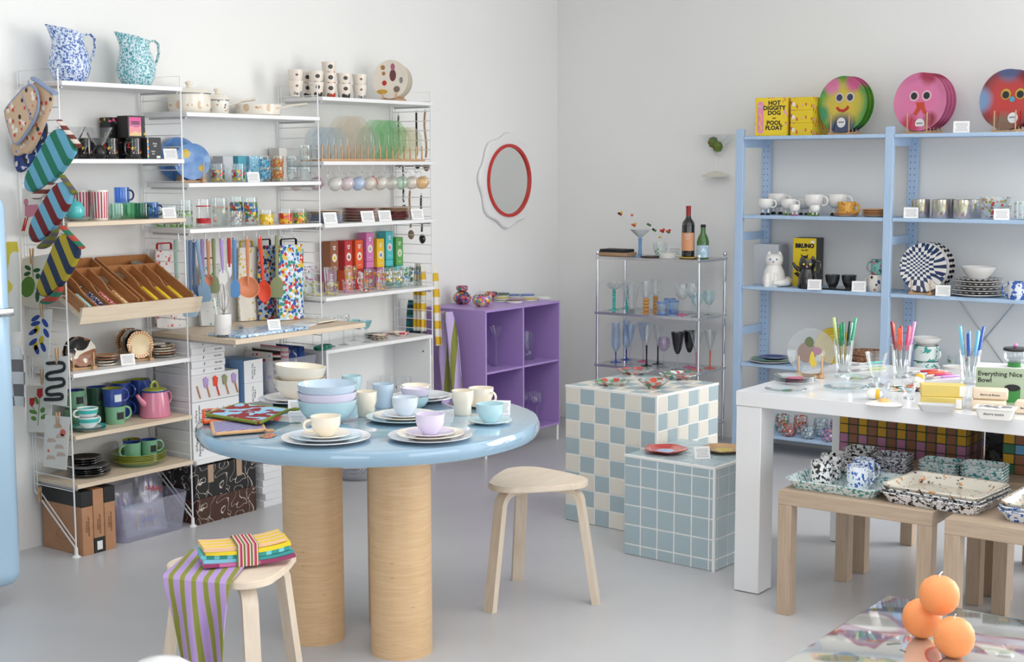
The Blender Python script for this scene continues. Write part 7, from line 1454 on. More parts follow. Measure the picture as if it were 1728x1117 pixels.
# glasses on the two glass shelves
lilg, aqg, redg, blk_g, blug = glass('lilac_stem_glass', (0.93, 0.89, 0.95), 1.4, 0.02, 0.08, C(196, 170, 206)), glass('aqua_rim_glass', (0.91, 0.97, 0.98), 1.4), mat('coral_glass_stem', C(214, 110, 96), 0.12), mat('black_glass', C(24, 24, 28), 0.08, coat=0.6), glass('blue_flute_glass', (0.87, 0.92, 0.98), 1.6)
navyf = mat('cobalt_glass_foot', C(44, 72, 160), 0.1); tealst = mat('teal_twisted_glass', C(52, 178, 170), 0.15, coat=0.5); amb = mat('amber_glass', C(206, 150, 84), 0.12, coat=0.4); pinkf = mat('pink_glass_foot', C(206, 90, 140), 0.12)
coupe = [(0, 0), (0.006, 0.002), (0.030, 0.012), (0.046, 0.030), (0.050, 0.046)]; flute = [(0, 0), (0.010, 0.004), (0.026, 0.03), (0.028, 0.09), (0.024, 0.155), (0.027, 0.17)]; cone = [(0, 0), (0.006, 0.004), (0.018, 0.04), (0.038, 0.115)]; gob = [(0, 0), (0.014, 0.003), (0.034, 0.028), (0.038, 0.055), (0.034, 0.09)]
zs = CZ[1]-0.001
for (lb, px, x, bw_, sh, fr_, mb_, ms_, mf_, sr, kn) in (('coupe with twisted teal stem at the left of rack', 1036, 7.03, coupe, 0.115, 0.036, clear, tealst, tealst, 0.007, 6), ('coupe with teal stem at the back, beside faceted cone glass', 1058, 7.14, coupe, 0.105, 0.034, clear, tealst, tealst, 0.007, 6), ('faceted clear cone glass on upper glass shelf', 1066, 7.02, [(0, 0), (0.02, 0.0), (0.044, 0.135)], 0.014, 0.024, clear, clear_thick, clear_thick, 0.018, 0), ('tall clear flute with amber ringed stem at rack front', 1090, 6.98, [(0, 0), (0.016, 0.002), (0.024, 0.02), (0.026, 0.06), (0.036, 0.095)], 0.085, 0.036, clear, amb, amb, 0.013, 4), ('tall flute with amber stem at the back of chrome rack', 1106, 7.13, [(0, 0), (0.016, 0.002), (0.024, 0.02), (0.026, 0.06), (0.036, 0.095)], 0.085, 0.034, clear, amb, amb, 0.011, 4),
    ('clear wine goblet right of the blue-rimmed tumblers', 1151, 7.00, gob, 0.085, 0.036, clear, clear_thick, pinkf, 0.0045, 0), ('clear wine goblet behind, near the right post', 1168, 7.10, gob, 0.085, 0.034, clear, clear_thick, clear_thick, 0.0045, 0), ('aqua-bottomed goblet by the right front post', 1176, 6.97, [(0, 0), (0.014, 0.003), (0.032, 0.03), (0.036, 0.075)], 0.055, 0.034, aqg, clear_thick, clear_thick, 0.006, 2), ('aqua-bottomed goblet at the far right of rack', 1196, 7.10, [(0, 0), (0.014, 0.003), (0.032, 0.03), (0.036, 0.078)], 0.055, 0.034, aqg, clear_thick, clear_thick, 0.006, 2)):
    wineglass(lb, CR(px, x, zs), bw_, sh, fr_, mb_, ms_, mf_, sr, 0.0017, 'glasses on upper shelf of chrome rack', kn)
brim = glass('blue_rim_tumbler_glass', (0.88, 0.93, 0.98), 1.5, 0.02, lambda nb: nb.math('MULTIPLY', nb.gt(nb.math('ABSOLUTE', nb.math('SUBTRACT', nb.sep()[2], 0.036)), 0.027), 0.3), C(90, 140, 220))
for (lb, px, x, z) in (('blue-rimmed tumbler at the front of chrome rack', 1118, 6.96, 0), ('blue-rimmed tumbler beside the front one', 1136, 7.06, 0), ('blue-rimmed tumbler standing behind the front two', 1130, 7.17, 0)): vessel('tumbler', lb, 'glass', CR(px, x, zs+z), [(0, 0), (0.032, 0), (0.034, 0.004), (0.032, 0.035), (0.036, 0.072)], brim, 0.0028, group='blue-rimmed tumblers on chrome rack')
zs = CZ[2]-0.001
for (lb, px, x, bw_, sh, fr_, mb_, ms_, mf_, sr) in (('cobalt-footed blue flute at the far left of rack', 1039, 7.0, flute, 0.062, 0.036, blug, navyf, navyf, 0.0042), ('cobalt-footed blue flute at the back of chrome rack', 1057, 7.13, flute, 0.062, 0.034, blug, navyf, navyf, 0.0042), ('blue cone flute with lilac stem, left of two', 1063, 6.98, cone, 0.115, 0.034, blug, lilg, lilg, 0.0055), ('blue cone flute with lilac stem, right of two', 1085, 7.12, cone, 0.115, 0.034, blug, lilg, pinkf, 0.0055), ('clear cone flute with black stem, front', 1091, 6.98, cone, 0.118, 0.034, clear, blk_g, blk_g, 0.0055), ('clear cone flute with black stem and foot, back', 1110, 7.08, cone, 0.115, 0.036, clear, blk_g, blk_g, 0.0055), ('round clear wine glass with marbled bowl', 1120, 6.99, [(0, 0), (0.014, 0.003), (0.036, 0.03), (0.038, 0.05), (0.030, 0.08)], 0.09, 0.032, lilg, clear_thick, clear_thick, 0.004),
    ('wine glass with black bowl, left one', 1143, 6.96, [(0, 0), (0.010, 0.003), (0.022, 0.03), (0.030, 0.07), (0.038, 0.125)], 0.085, 0.036, blk_g, clear_thick, clear_thick, 0.0055), ('wine glass with black bowl, right one', 1163, 7.06, [(0, 0), (0.010, 0.003), (0.022, 0.03), (0.030, 0.07), (0.038, 0.125)], 0.085, 0.036, blk_g, clear_thick, pinkf, 0.0055), ('clear flute with coral base by the right post', 1175, 7.0, cone, 0.10, 0.034, clear, redg, redg, 0.0045), ('clear flute with coral base at far right', 1198, 7.10, cone, 0.10, 0.036, clear, redg, redg, 0.0045)):
    wineglass(lb, CR(px, x, zs), bw_, sh, fr_, mb_, ms_, mf_, sr, 0.0017, 'glasses on lower shelf of chrome rack')
# ================================================================== glass plates on the tiled cubes
fruit = lambda n, base, cols, sc=34: glass(n, (0.95, 0.96, 0.96), 1.5, 0.03, lambda nb: nb.math('MULTIPLY', nb.lt(nb.voro(sc)['Distance'], 0.5), 0.95), cells(cols, sc))
wav = lambda k_, a_: (lambda a, r, z: 1+a_*math.cos(k_*a+0.3)*min(1, r/0.06))
TT = 0.6095
def BP(px, py, z=TT): p_ = atz(px, py, z); return Vector((p_.x, p_.y, z))
plate('fruit_plate', 'wavy glass plate with strawberries and leaves, left on cube', BP(1033, 649), 0.080, 0.016, fruit('strawberry_glass', None, [C(196, 50, 44), C(70, 120, 60), C(226, 226, 220), C(90, 150, 80)]), 0, 40, 'fruit glass plates', wav(7, 0.05))
plate('fruit_plate', 'oval glass plate with watermelon slices at the back', BP(1072, 630), 0.088, 0.016, fruit('watermelon_glass', None, [C(200, 60, 56), C(60, 90, 60), C(226, 200, 190), C(214, 110, 100)], 26), 0, 40, 'fruit glass plates')
vessel('fruit_bowl', 'scalloped glass bowl with red poppies', 'bowl', BP(1103, 655), [(0, 0), (0.022, 0), (0.026, 0.004), (0.048, 0.018), (0.070, 0.036)], fruit('poppy_glass', None, [C(196, 40, 36), C(50, 110, 60), C(214, 80, 50), C(220, 220, 200)]), 0.003)
plate('fruit_plate', 'scalloped glass plate with green leaf border at right', BP(1146, 638), 0.090, 0.020, fruit('leaf_border_glass', None, [C(50, 130, 90), C(230, 232, 228), C(230, 232, 228), C(200, 60, 60)], 44), 0, 44, 'fruit glass plates', wav(12, 0.03))
ST = 0.4125
def centre_plate(label, px, py, m_, mc, a):
    o = thing('wavy_plate', label, 'plate', BP(px, py, ST), a, 'wavy coloured glass plates'); MB().lathe(platep(0.088, 0.015, 0.005, 0.6), 44, wob=wav(5, 0.055)).build('plate_body', m_, o); MB().lathe([(0, 0.0055), (0.036, 0.0055), (0.036, 0.0072), (0, 0.0075)], 30).build('centre_disc', mc, o)
centre_plate('red wavy glass plate with pale blue centre', 1123, 763, mat('red_translucent_glass', C(186, 52, 46), 0.1, coat=0.6), mat('sky_disc', C(158, 184, 222), 0.2), 0.2)
centre_plate('amber wavy glass plate with yellow centre', 1222, 762, mat('amber_translucent_glass', C(190, 150, 104), 0.1, coat=0.6), mat('yellow_disc', C(206, 184, 50), 0.2), 0.9)
card('price card between the two wavy glass plates', BP(1186, 775, ST), -0.75, 1.35)
p = aty(928, 716, YW-0.006); o = thing('wall_socket', 'white wall socket low behind the purple shelf leg', 'socket', (p.x, YW-0.009, 0.075)); MB().rbox(-0.04, 0.04, -0.008, 0.008, -0.04, 0.04, 0.003, 2).build('cover_plate', white_paint, o)
for x in (-0.01, 0.01): MB().lathe([(0, 0), (0.003, 0), (0.003, 0.001), (0, 0.001)], 8).build('socket_hole', ink, o, (x, -0.0082, 0), (PI/2, 0, 0))
# ================================================================== on the blue shelving: left bay, right bay
ZI = IZ; XI = 7.10
def yb(px, x, z): return RS(px, x, z)
hotd = mat('yellow_hotdog_carton', None, 0.5, fn=lambda nb: nb.mix(nb.lt(nb.voro(34, nb.map(scale=(1.6, 1.6, 0.8)))['Distance'], 0.30), C(232, 202, 40), cells([C(206, 90, 70), C(226, 160, 180), C(190, 80, 50)], 34)(nb)))
hot_pink = mat('hotdog_pink', C(226, 140, 176), 0.5)
def hot_parts(o, w, d, h):
    y = -d/2
    def cap(x0, z0_, z1_, r): return [(x0+r*math.cos(a), z1_-r+r*math.sin(a)) for a in [PI*i/10 for i in range(11)]]+[(x0+r*math.cos(a), z0_+r+r*math.sin(a)) for a in [PI+PI*i/10 for i in range(11)]]
    patch(o, -w*0.48, w*0.36, h*0.02, h*0.98, y, mat('yellow_panel', C(236, 206, 44), 0.5)); MB().prism(cap(-w*0.33, h*0.06, h*0.90, w*0.10), y-0.0014, y-0.0006, 'xz').build('sausage_print', hot_pink, o)
    MB().tube([(-w*0.33+w*0.035*math.sin(k_*1.1), y-0.0016, h*(0.14+0.045*k_)) for k_ in range(11)], 0.0030, 5).build('mustard_squiggle', yel, o)
    for s_ in (-1, 1):
        b = MB(); b.m = Matrix.Translation((-w*0.33+s_*w*0.045, y-0.0015, h*0.76)) @ Matrix.Rotation(PI/2, 4, 'X'); b.lathe([(0, 0.0006), (w*0.035, 0.0006), (w*0.035, 0)], 12); e_ = b.build('eye_print', whiteink, o)
        b = MB(); b.m = Matrix.Translation((-w*0.33+s_*w*0.045, y-0.0022, h*0.755)) @ Matrix.Rotation(PI/2, 4, 'X'); b.lathe([(0, 0.0006), (w*0.018, 0.0006), (w*0.018, 0)], 10); b.build('pupil_print', ink, e_)
    text('HOT\nDIGGITY\nDOG\n~\nPOOL\nFLOAT', 0.031, ink, o, (w*0.10, y-0.001, h*0.53), bold=0.0012, space=0.85)
box('pool_float_box', 'yellow hot dog pool float box facing front on blue shelf', 'box', yb(1307, 7.085, ZI[0]), 0.175, 0.15, 0.203, hotd, FRONT+0.18, 'yellow pool float boxes', hot_parts)
for i in range(3): box('pool_float_box', 'yellow pool float box lying flat, %s of three stacked' % ('lowest', 'middle', 'top')[i], 'box', yb(1365, 7.15, ZI[0])+Vector((0, 0, 0.0675*i)), 0.125, 0.2, 0.067, hotd, FRONT, 'yellow pool float boxes', lambda o, w, d, h: patch(o, -w*0.42, -w*0.30, h*0.3, h*0.6, -d/2, whiteink, 'price_sticker'))
def radial(center, mid, rim, extra=()):
    def f(nb):
        o = nb.sep(); r = nb.math('SQRT', nb.math('ADD', nb.math('POWER', o[0], 2.0), nb.math('POWER', o[1], 2.0))); v = nb.math('ADD', nb.math('MULTIPLY', r, 1/0.15), nb.math('MULTIPLY', nb.math('SUBTRACT', nb.noise(9), 0.5), 0.35))
        c = nb.ramp(v, [(0.25, center), (0.62, mid), (0.95, rim)], 'LINEAR')
        for (x, y, rr, k) in extra:
            d = nb.math('SQRT', nb.math('ADD', nb.math('POWER', nb.math('SUBTRACT', o[0], x), 2.0), nb.math('POWER', nb.math('SUBTRACT', o[1], y), 2.0))); c = nb.mix(nb.ramp(d, [(rr*0.5, 1.0), (rr, 0.0)], 'LINEAR'), c, k)
        return c
    return f
faceA = mat('airbrushed_yellow_green_plate', None, 0.12, coat=0.5, fn=radial(C(214, 186, 40), C(196, 180, 50), C(70, 150, 60), ((-0.07, 0.10, 0.06, C(216, 120, 160)), (0.06, 0.11, 0.06, C(206, 90, 140)), (0, -0.13, 0.10, C(44, 60, 100)), (-0.13, -0.05, 0.06, C(40, 140, 90)))))
faceB = mat('airbrushed_pink_plate', None, 0.12, coat=0.5, fn=radial(C(226, 110, 160), C(222, 116, 166), C(214, 120, 160), ((0.04, 0.13, 0.06, C(176, 60, 90)), (-0.05, -0.12, 0.07, C(196, 60, 90)), (0.06, -0.09, 0.05, C(160, 60, 80)))))
faceC = mat('airbrushed_red_plate', None, 0.12, coat=0.5, fn=radial(C(196, 40, 36), C(186, 44, 40), C(126, 44, 50), ((-0.15, 0.0, 0.08, C(120, 150, 190)), (0.0, 0.15, 0.08, C(90, 100, 140)), (-0.02, -0.13, 0.08, C(130, 100, 80)))))
def faceplate(label, px, zx, m_, eyes, n, where, RB_=FRONT-0.16):
    p = yb(px-8, zx, ZI[0]); r = 0.147; rack('wooden plate rack under the %s face plates' % where, p+Vector((0.03, 0, 0)), RB_, n+1, 0.034, 0.11, 0.105)
    ry = Vector((-math.sin(RB_), math.cos(RB_), 0))
    for i in range(n):
        o = thing('face_plate', label if i == 0 else '%s plate behind the front %s face plate' % (ORD[i], where), 'plate', (0, 0, 0), 0, 'airbrushed face plates'); MB().lathe(platep(r, 0.008, 0.003, 0.8), 52).build('plate_disc', m_, o)
        if i == 0: eyes(o)
        stand(o, p+Vector((0.03, 0, 0.013))+ry*(-0.017*(n-1)+0.034*i), r, 2.5, RB_)
def disc(o, x, y, r, m_, z=0.004, nm='eye', sy=1.0): return MB().lathe([(0, 0), (r, 0), (r, 0.0008), (0, 0.001)], 24, sy=sy, c=(x, y, z)).build(nm, m_, o)
e_navy, e_pale, e_blk, e_yel, e_blu, m_red, m_org = [mat('print_'+n, C(*c), 0.3) for n, c in (('navy', (50, 60, 90)), ('pale', (222, 206, 190)), ('black', (34, 36, 38)), ('gold', (206, 170, 60)), ('sky', (90, 160, 190)), ('red', (196, 44, 40)), ('orange', (206, 70, 40)))]
def eyesA(o):
    for x in (-0.022, 0.042): e_ = disc(o, x, 0.035, 0.026, e_pale); disc(e_, x, 0.035, 0.018, e_navy, 0.0052, 'pupil')
    MB().tube([(-0.035, -0.015, 0.006), (-0.02, -0.030, 0.006), (0.005, -0.034, 0.006), (0.026, -0.024, 0.006), (0.034, -0.012, 0.006)], 0.007, 8, flat=(1, 0.3)).build('smile', m_red, o)
def sticker(o, x, y):
    s_ = disc(o, x, y, 0.026, whiteink, 0.0042, 'round_sticker'); obj('lettering', text_mesh('alphabet', 0.010, ink), s_, (x, y+0.003, 0.006)); return s_
faceplate('yellow and green smiling face plate on the blue shelf', 1430, 7.09, faceA, lambda o: (eyesA(o), sticker(o, -0.005, -0.095)), 3, 'yellow')
def eyesB(o):
    for x in (-0.035, 0.035): e_ = disc(o, x, 0.030, 0.027, mat('print_pale_pink', C(236, 190, 206), 0.3)); disc(e_, x, 0.030, 0.018, e_blk, 0.0052, 'pupil')
    MB().prism([(-0.024, -0.002), (0.022, -0.002), (0.026, -0.026), (0.042, -0.06), (0.024, -0.062), (0.006, -0.034), (-0.018, -0.068), (-0.036, -0.058), (-0.016, -0.028)][::-1], 0.0042, 0.0052, 'xy').build('beak', m_org, o); sticker(o, 0.004, -0.11)
faceplate('pink face plate with orange beak on the blue shelf', 1563, 7.09, faceB, eyesB, 4, 'pink')
def eyesC(o):
    for x in (-0.012, 0.062): e_ = disc(o, x, 0.025, 0.026, e_yel); disc(e_, x, 0.022, 0.018, e_blk, 0.0052, 'pupil')
    disc(o, 0.022, 0.0, 0.014, e_blu, 0.0045, 'nose'); sticker(o, 0.03, -0.09)
faceplate('red face plate with blue nose at right edge', 1708, 7.09, faceC, eyesC, 3, 'red')
card('price card beside the pink face plates', yb(1622, 7.02, ZI[0]), FRONT+0.3, 1.6)
# --- second shelf: footed cups, orange cup, plates; iridescent tumblers, bowls
def footcup(label, px, x, z, k_, shoe, hnd=True):
    loc = yb(px, x, z); o = thing('footed_cup', label, 'cup', loc, FRONT, 'white cups standing on little legs'); r, h, lz = 0.042*k_, 0.058*k_, 0.030*k_
    MB().lathe([(q[0], q[1]+lz) for q in shell([(0, 0), (r*0.5, 0.002), (r*0.86, h*0.25), (r, h*0.6), (r*0.94, h)], 0.003)], 26).build('bowl', cer_white, o)
    for s_ in (-1, 1):
        MB().lathe([(0, 0.006), (0.006*k_, 0.008), (0.0065*k_, lz+0.010), (0, lz+0.012)], 10, c=(s_*0.016*k_, 0, 0)).build('leg', cer_white, o); MB().lathe([(0, 0), (0.010*k_, 0.0), (0.011*k_, 0.005), (0.006*k_, 0.012*k_), (0, 0.012*k_)], 12, sy=1.7, c=(s_*0.016*k_, -0.006*k_, 0)).build('shoe', shoe, o)
    if hnd: MB().tube(handle_pts(r*0.9, lz+h*0.2, lz+h*0.85, 0.024*k_), 0.0045*k_, 8).build('handle', cer_white, o)
sb, sg2, sp2 = mat('black_shoe', C(30, 30, 34), 0.2), mat('green_shoe', C(110, 140, 60), 0.2), mat('pink_shoe', C(196, 70, 130), 0.2)
for (lb, px, x, k_, sh_, hd) in (('cup on legs with black shoes, leftmost', 1292, 7.05, 1.0, sb, True), ('larger cup on legs at the back left', 1312, 7.16, 1.3, sb, True), ('cup on legs with green shoes beside the black-shod one', 1331, 7.07, 1.0, sg2, True), ('egg cup on legs with pink shoes', 1341, 7.01, 0.68, sp2, False), ('cup on legs hidden behind the green-shod one', 1357, 7.17, 1.0, sb, True), ('larger cup on legs in the middle with handle', 1373, 7.10, 1.28, sg2, True), ('egg cup on legs with green shoes at front', 1375, 7.01, 0.66, sg2, False), ('large cup on legs behind the orange cup', 1413, 7.15, 1.3, sb, True)): footcup(lb, px, x, ZI[1], k_, sh_, hd)
orgc = mat('orange_wicker_glaze', None, 0.35, fn=speckle(C(216, 164, 70), [C(170, 112, 44)], 90, 0.56)); tanp = mat('tan_glazed_rim', None, 0.3, fn=lambda nb: nb.mix(nb.gt(nb.sep()[2], 0.007), C(226, 214, 196), C(206, 150, 100)))
p = yb(1428, 7.05, ZI[1])
for i in range(2): plate('saucer', '%s orange saucer under the woven-look orange cup' % ('lower', 'upper')[i], p+Vector((0, 0, 0.007*i)), 0.068, 0.010, tanp, group='orange saucers')
vessel('cup', 'woven-look orange cup with chunky handle', 'cup', p+Vector((0, 0, 0.0105)), mugp(0.046, 0.066, 0.95), orgc, 0.004, FRONT, (0, 0.012, 0.056, 0.026, 0.008, 0.044), orgc)
p = yb(1479, 7.08, ZI[1])
for i in range(4): plate('saucer', '%s tan-rimmed plate from the bottom by the blue post' % ORD[i], p+Vector((0, 0, 0.009*i)), 0.078, 0.012, tanp, group='tan-rimmed plates')
irid = mat('iridescent_glass', None, 0.12, 0.75, fn=lambda nb: nb.ramp(nb.noise(16, 2, nb.map(scale=(3, 3, 0.5)), 0.5, 1.5), [(0.3, C(150, 150, 156)), (0.42, C(210, 206, 200)), (0.5, C(206, 180, 200)), (0.58, C(190, 206, 180)), (0.7, C(206, 196, 160))], 'LINEAR'))
for (lb, px, x) in (('iridescent tumbler beside the price card', 1553, 7.08), ('iridescent tumbler, second from the blue post', 1588, 7.06), ('iridescent tumbler half hidden behind the second', 1597, 7.175), ('iridescent tumbler, third in the front row', 1624, 7.05), ('pale iridescent tumbler behind the third', 1640, 7.17)): vessel('tumbler', lb, 'glass', yb(px, x, ZI[1]), tumbp(0.046, 0.094, 0.96), irid, 0.003, group='iridescent tumblers')
leafg = flower_glass('pressed_petal_glass', [C(206, 140, 60), C(190, 60, 50), C(150, 160, 60)], 0.005, 0.08, 34, 0.26)
for i in range(2): vessel('glass_bowl', '%s clear glass bowl with pressed petals' % ('lower', 'upper')[i], 'bowl', yb(1679, 7.09, ZI[1])+Vector((0, 0, 0.042*i)), bowlp(0.078-0.004*i, 0.066), leafg, 0.003, group='pressed petal glass bowls')
vessel('tumbler', 'clear tumbler with pressed petals at right edge', 'glass', yb(1725, 7.07, ZI[1]), tumbp(0.04, 0.09, 0.92), leafg, 0.003)
card('price card before the iridescent tumblers', yb(1537, 6.995, ZI[1]), FRONT+0.35, 1.5); card('price card before the pressed petal bowls', yb(1690, 6.995, ZI[1]), FRONT+0.35, 1.5)
# --- third shelf: cat pots, tea set box, black bowls; checker plates, stacked plates
z3 = ZI[2]
box('grey_gift_box', 'pale grey gift box behind the white cat pot', 'box', yb(1300, 7.205, z3), 0.15, 0.12, 0.222, mat('pale_grey_box', C(206, 208, 214), 0.5), FRONT, None, lambda o, w, d, h: patch(o, w*0.5-0.001, w*0.5+0.0005, h*0.15, h*0.8, d*0.1, ink, 'side_print'))
def bruno(o, w, d, h):
    y = -d/2; patch(o, -w/2, w/2, 0.0, h, y, mat('mustard_face', C(226, 196, 20), 0.5), 'yellow_face'); text('BRUNO', 0.030, ink, o, (0, y-0.001, h*0.84), bold=0.0022); text('TEA SET', 0.011, ink, o, (0, y-0.001, h*0.75), bold=0.0005)
    MB().prism([(-w*0.10, h*0.52), (-w*0.16, h*0.68), (-w*0.08, h*0.64), (w*0.08, h*0.64), (w*0.16, h*0.68), (w*0.12, h*0.52)][::-1], y-0.0016, y-0.0006, 'xz').build('cat_print', ink, o)
    for zz in (0.40, 0.27): MB().prism([(-w*0.46, h*zz), (-w*0.20, h*(zz-0.10)), (-w*0.14, h*(zz-0.03)), (-w*0.30, h*(zz+0.03))], y-0.0016, y-0.0006, 'xz').build('spout_print', ink, o)
    patch(o, w*0.26, w*0.42, h*0.90, h*0.95, y-0.0008, whiteink, 'price_sticker')
box('tea_set_box', 'black and yellow cat tea set box', 'box', yb(1363, 7.19, z3), 0.128, 0.13, 0.262, mat('black_box_card', C(40, 42, 40), 0.5), FRONT+0.12, None, bruno)
def cat_pot(label, px, x, m_, k_, white):
    o = thing('cat_pot', label, 'pot', yb(px, x, z3), FRONT+0.35, None)
    MB().lathe([(0, 0), (0.055, 0), (0.062, 0.012), (0.064, 0.04), (0.054, 0.085), (0.042, 0.108), (0.040, 0.114), (0.046, 0.128), (0.049, 0.145), (0.043, 0.165), (0.030, 0.176), (0, 0.178)] if white else [(0, 0), (0.050, 0), (0.053, 0.01), (0.048, 0.06), (0.038, 0.10), (0.036, 0.106), (0.045, 0.122), (0.046, 0.14), (0.040, 0.158), (0, 0.164)], 32, sx=1.0).build('body', m_, o)
    for s_ in (-1, 1):
        MB().lathe([(0, 0), (0.016, 0), (0.010, 0.016), (0, 0.030)], 10, sy=0.55, c=(s_*0.028, 0, 0.162 if white else 0.150)).build('ear', m_, o)
        MB().lathe([(0, 0), (0.0058, 0.0), (0.004, 0.002), (0, 0.003)], 12).build('eye', s_blue if white else yel, o, (s_*0.017, -0.0455, 0.148 if white else 0.134), (PI/2, 0, 0))
    MB().lathe([(0, 0), (0.006, 0.0), (0.004, 0.003), (0, 0.004)], 10).build('nose', mat('pink_nose', C(206, 150, 160), 0.3), o, (0, -0.049, 0.136 if white else 0.122), (PI/2, 0, 0))
    if white:
        MB().tube([(0.035, 0.045, 0.03), (0.075, 0.01, 0.03), (0.070, -0.035, 0.024), (0.035, -0.062, 0.022), (0.005, -0.066, 0.022)], [0.022, 0.024, 0.022, 0.019, 0.012], 12).build('tail', m_, o)
        for s_ in (-1, 1): MB().lathe([(0, 0), (0.018, 0), (0.020, 0.03), (0.012, 0.075), (0, 0.08)], 14, c=(s_*0.022-0.01, -0.048, 0)).build('paw', m_, o)
    else:
        MB().tube([(-0.045, 0, 0.10), (-0.065, 0, 0.115), (-0.080, 0, 0.14)], [0.014, 0.010, 0.007], 10).build('spout', m_, o); MB().tube([(0.040, 0, 0.15), (0.066, 0, 0.145), (0.066, 0, 0.10), (0.044, 0, 0.085)], 0.008, 8).build('handle', m_, o)
    o.scale = (k_,)*3
cat_pot('white ceramic cat pot with curled tail', 1306, 7.065, cer_white, 1.0, True); cat_pot('black ceramic cat teapot in front of its box', 1362, 7.035, cer_black, 0.98, False)
smk = glass('smoke_black_glass', (0.42, 0.42, 0.44), 1.3, 0.03, 0.18, (0.05, 0.05, 0.05, 1))
p = yb(1418, 7.06, z3); tag(MB().rbox(-0.075, 0.075, -0.06, 0.06, 0, 0.010, 0.002, 1).build('black_tray', cer_black, None, p, FRONT), 'small black tray under the smoked glass bowls', 'tray')
for i, (dx, lb) in enumerate(((-0.0, 'front'), (0.045, 'back'))): vessel('smoked_bowl', 'smoked black glass bowl on black tray, %s one' % lb, 'bowl', p+Vector((dx*0.5-0.015, 0.038-0.082*i, 0.0105)), bowlp(0.040, 0.068, 0.5), smk, 0.003, group='smoked glass bowls')
card('price card before the black cat teapot', yb(1374, 6.965, z3), FRONT+0.35, 1.5); card('price card beside the smoked glass bowls', yb(1449, 6.99, z3), FRONT+0.35, 1.5)
motif = mat('little_motif_ceramic', None, 0.2, coat=0.3, fn=dots(C(228, 222, 214), [C(60, 80, 130), C(180, 120, 70), C(40, 40, 44)], 36, 0.28))
p = yb(1478, 7.06, z3); vessel('mug', 'rounded cream mug with little motifs', 'mug', p, [(0, 0), (0.036, 0), (0.042, 0.008), (0.045, 0.04), (0.040, 0.088)], motif, 0.003, FRONT, (180, 0.02, 0.07, 0.02, 0.005, 0.04)); vessel('mug', 'teal flowered mug stacked on the cream one', 'mug', p+Vector((0.01, -0.01, 0.0885)), mugp(0.040, 0.078), mat('teal_flower_ceramic', None, 0.2, fn=speckle(C(120, 186, 176), [C(50, 90, 100), C(200, 100, 120)], 40, 0.57)), 0.003, FRONT, (180, 0.014, 0.064, 0.026, 0.005))
def warp_check(nb):
    o = nb.sep(); r2 = nb.math('ADD', nb.math('POWER', nb.math('ADD', o[0], 0.03), 2.0), nb.math('POWER', nb.math('SUBTRACT', o[1], 0.02), 2.0)); k_ = nb.math('ADD', 0.55, nb.math('MULTIPLY', nb.math('SQRT', r2), -2.2))
    u = nb.math('FLOOR', nb.math('MULTIPLY', nb.math('ADD', o[0], 0.03), nb.math('MULTIPLY', k_, 165))); v = nb.math('FLOOR', nb.math('MULTIPLY', o[1], nb.math('MULTIPLY', k_, 215)))
    return nb.mix(nb.math('FLOORED_MODULO', nb.math('ADD', u, v), 2.0), C(232, 230, 226), C(34, 54, 96))
def rimblk(nb):
    o = nb.sep(); a = nb.math('ARCTAN2', o[1], o[0]); return nb.mix(nb.lt(nb.math('FRACT', nb.math('ADD', nb.math('MULTIPLY', a, 26/(2*PI)), 40)), 0.55), C(228, 224, 218), C(36, 40, 56))
wck, rbk = mat('warped_checker_ceramic', None, 0.15, coat=0.4, fn=warp_check), mat('black_block_rim_ceramic', None, 0.15, coat=0.4, fn=rimblk)
p = yb(1563, 7.07, z3); RQ = FRONT-0.05; rack('wooden plate rack holding the checker plates', p, RQ, 5, 0.036, 0.10, 0.075); ry = Vector((-math.sin(RQ), math.cos(RQ), 0))
for i, (m_, lb) in enumerate(((wck, 'navy and white warped checker plate at the front of rack'), (cer_white, 'plain white plate behind the checker plate'), (rbk, 'block-rimmed plate third in the checker rack'), (rbk, 'scalloped block-rimmed plate at back of checker rack'))): stand(plate('checker_plate', lb, (0, 0, 0), 0.124, 0.008, m_, 0, 48, 'upright checker plates', wav(14, 0.012) if i == 3 else None), p+Vector((0, 0, 0.013))+ry*(-0.054+0.036*i), 0.124, 2.5, RQ)
card('price card before the checker plates', yb(1591, 6.99, z3), FRONT+0.35, 1.5)
p = yb(1650, 7.10, z3)
for i in range(8): plate('stacked_plate', '%s block-rimmed plate from the bottom of the tall stack' % ORD[i], p+Vector((0, 0, 0.0108*i)), 0.136 if i < 4 else 0.118, 0.013, rbk if i % 2 else cer_white, 0.2*i, 40, 'stacked block-rimmed plates')
vessel('bowl', 'white bowl with blue rim on the plate stack', 'bowl', p+Vector((0, 0, 0.0895)), [(0, 0), (0.048, 0), (0.05, 0.004), (0.072, 0.03), (0.086, 0.058)], [cer_white, mat('blue_rim', C(60, 84, 150), 0.2), cer_white], 0.003, rim=(1, 2))
vessel('mug', 'blue and white patterned mug at right edge', 'mug', yb(1716, 7.03, z3), mugp(0.046, 0.086), mat('blue_wave_ceramic', None, 0.2, fn=speckle(C(60, 100, 180), [C(224, 230, 236)], 26, 0.53)), 0.003, FRONT, (180, 0.018, 0.07, 0.026, 0.006), None)
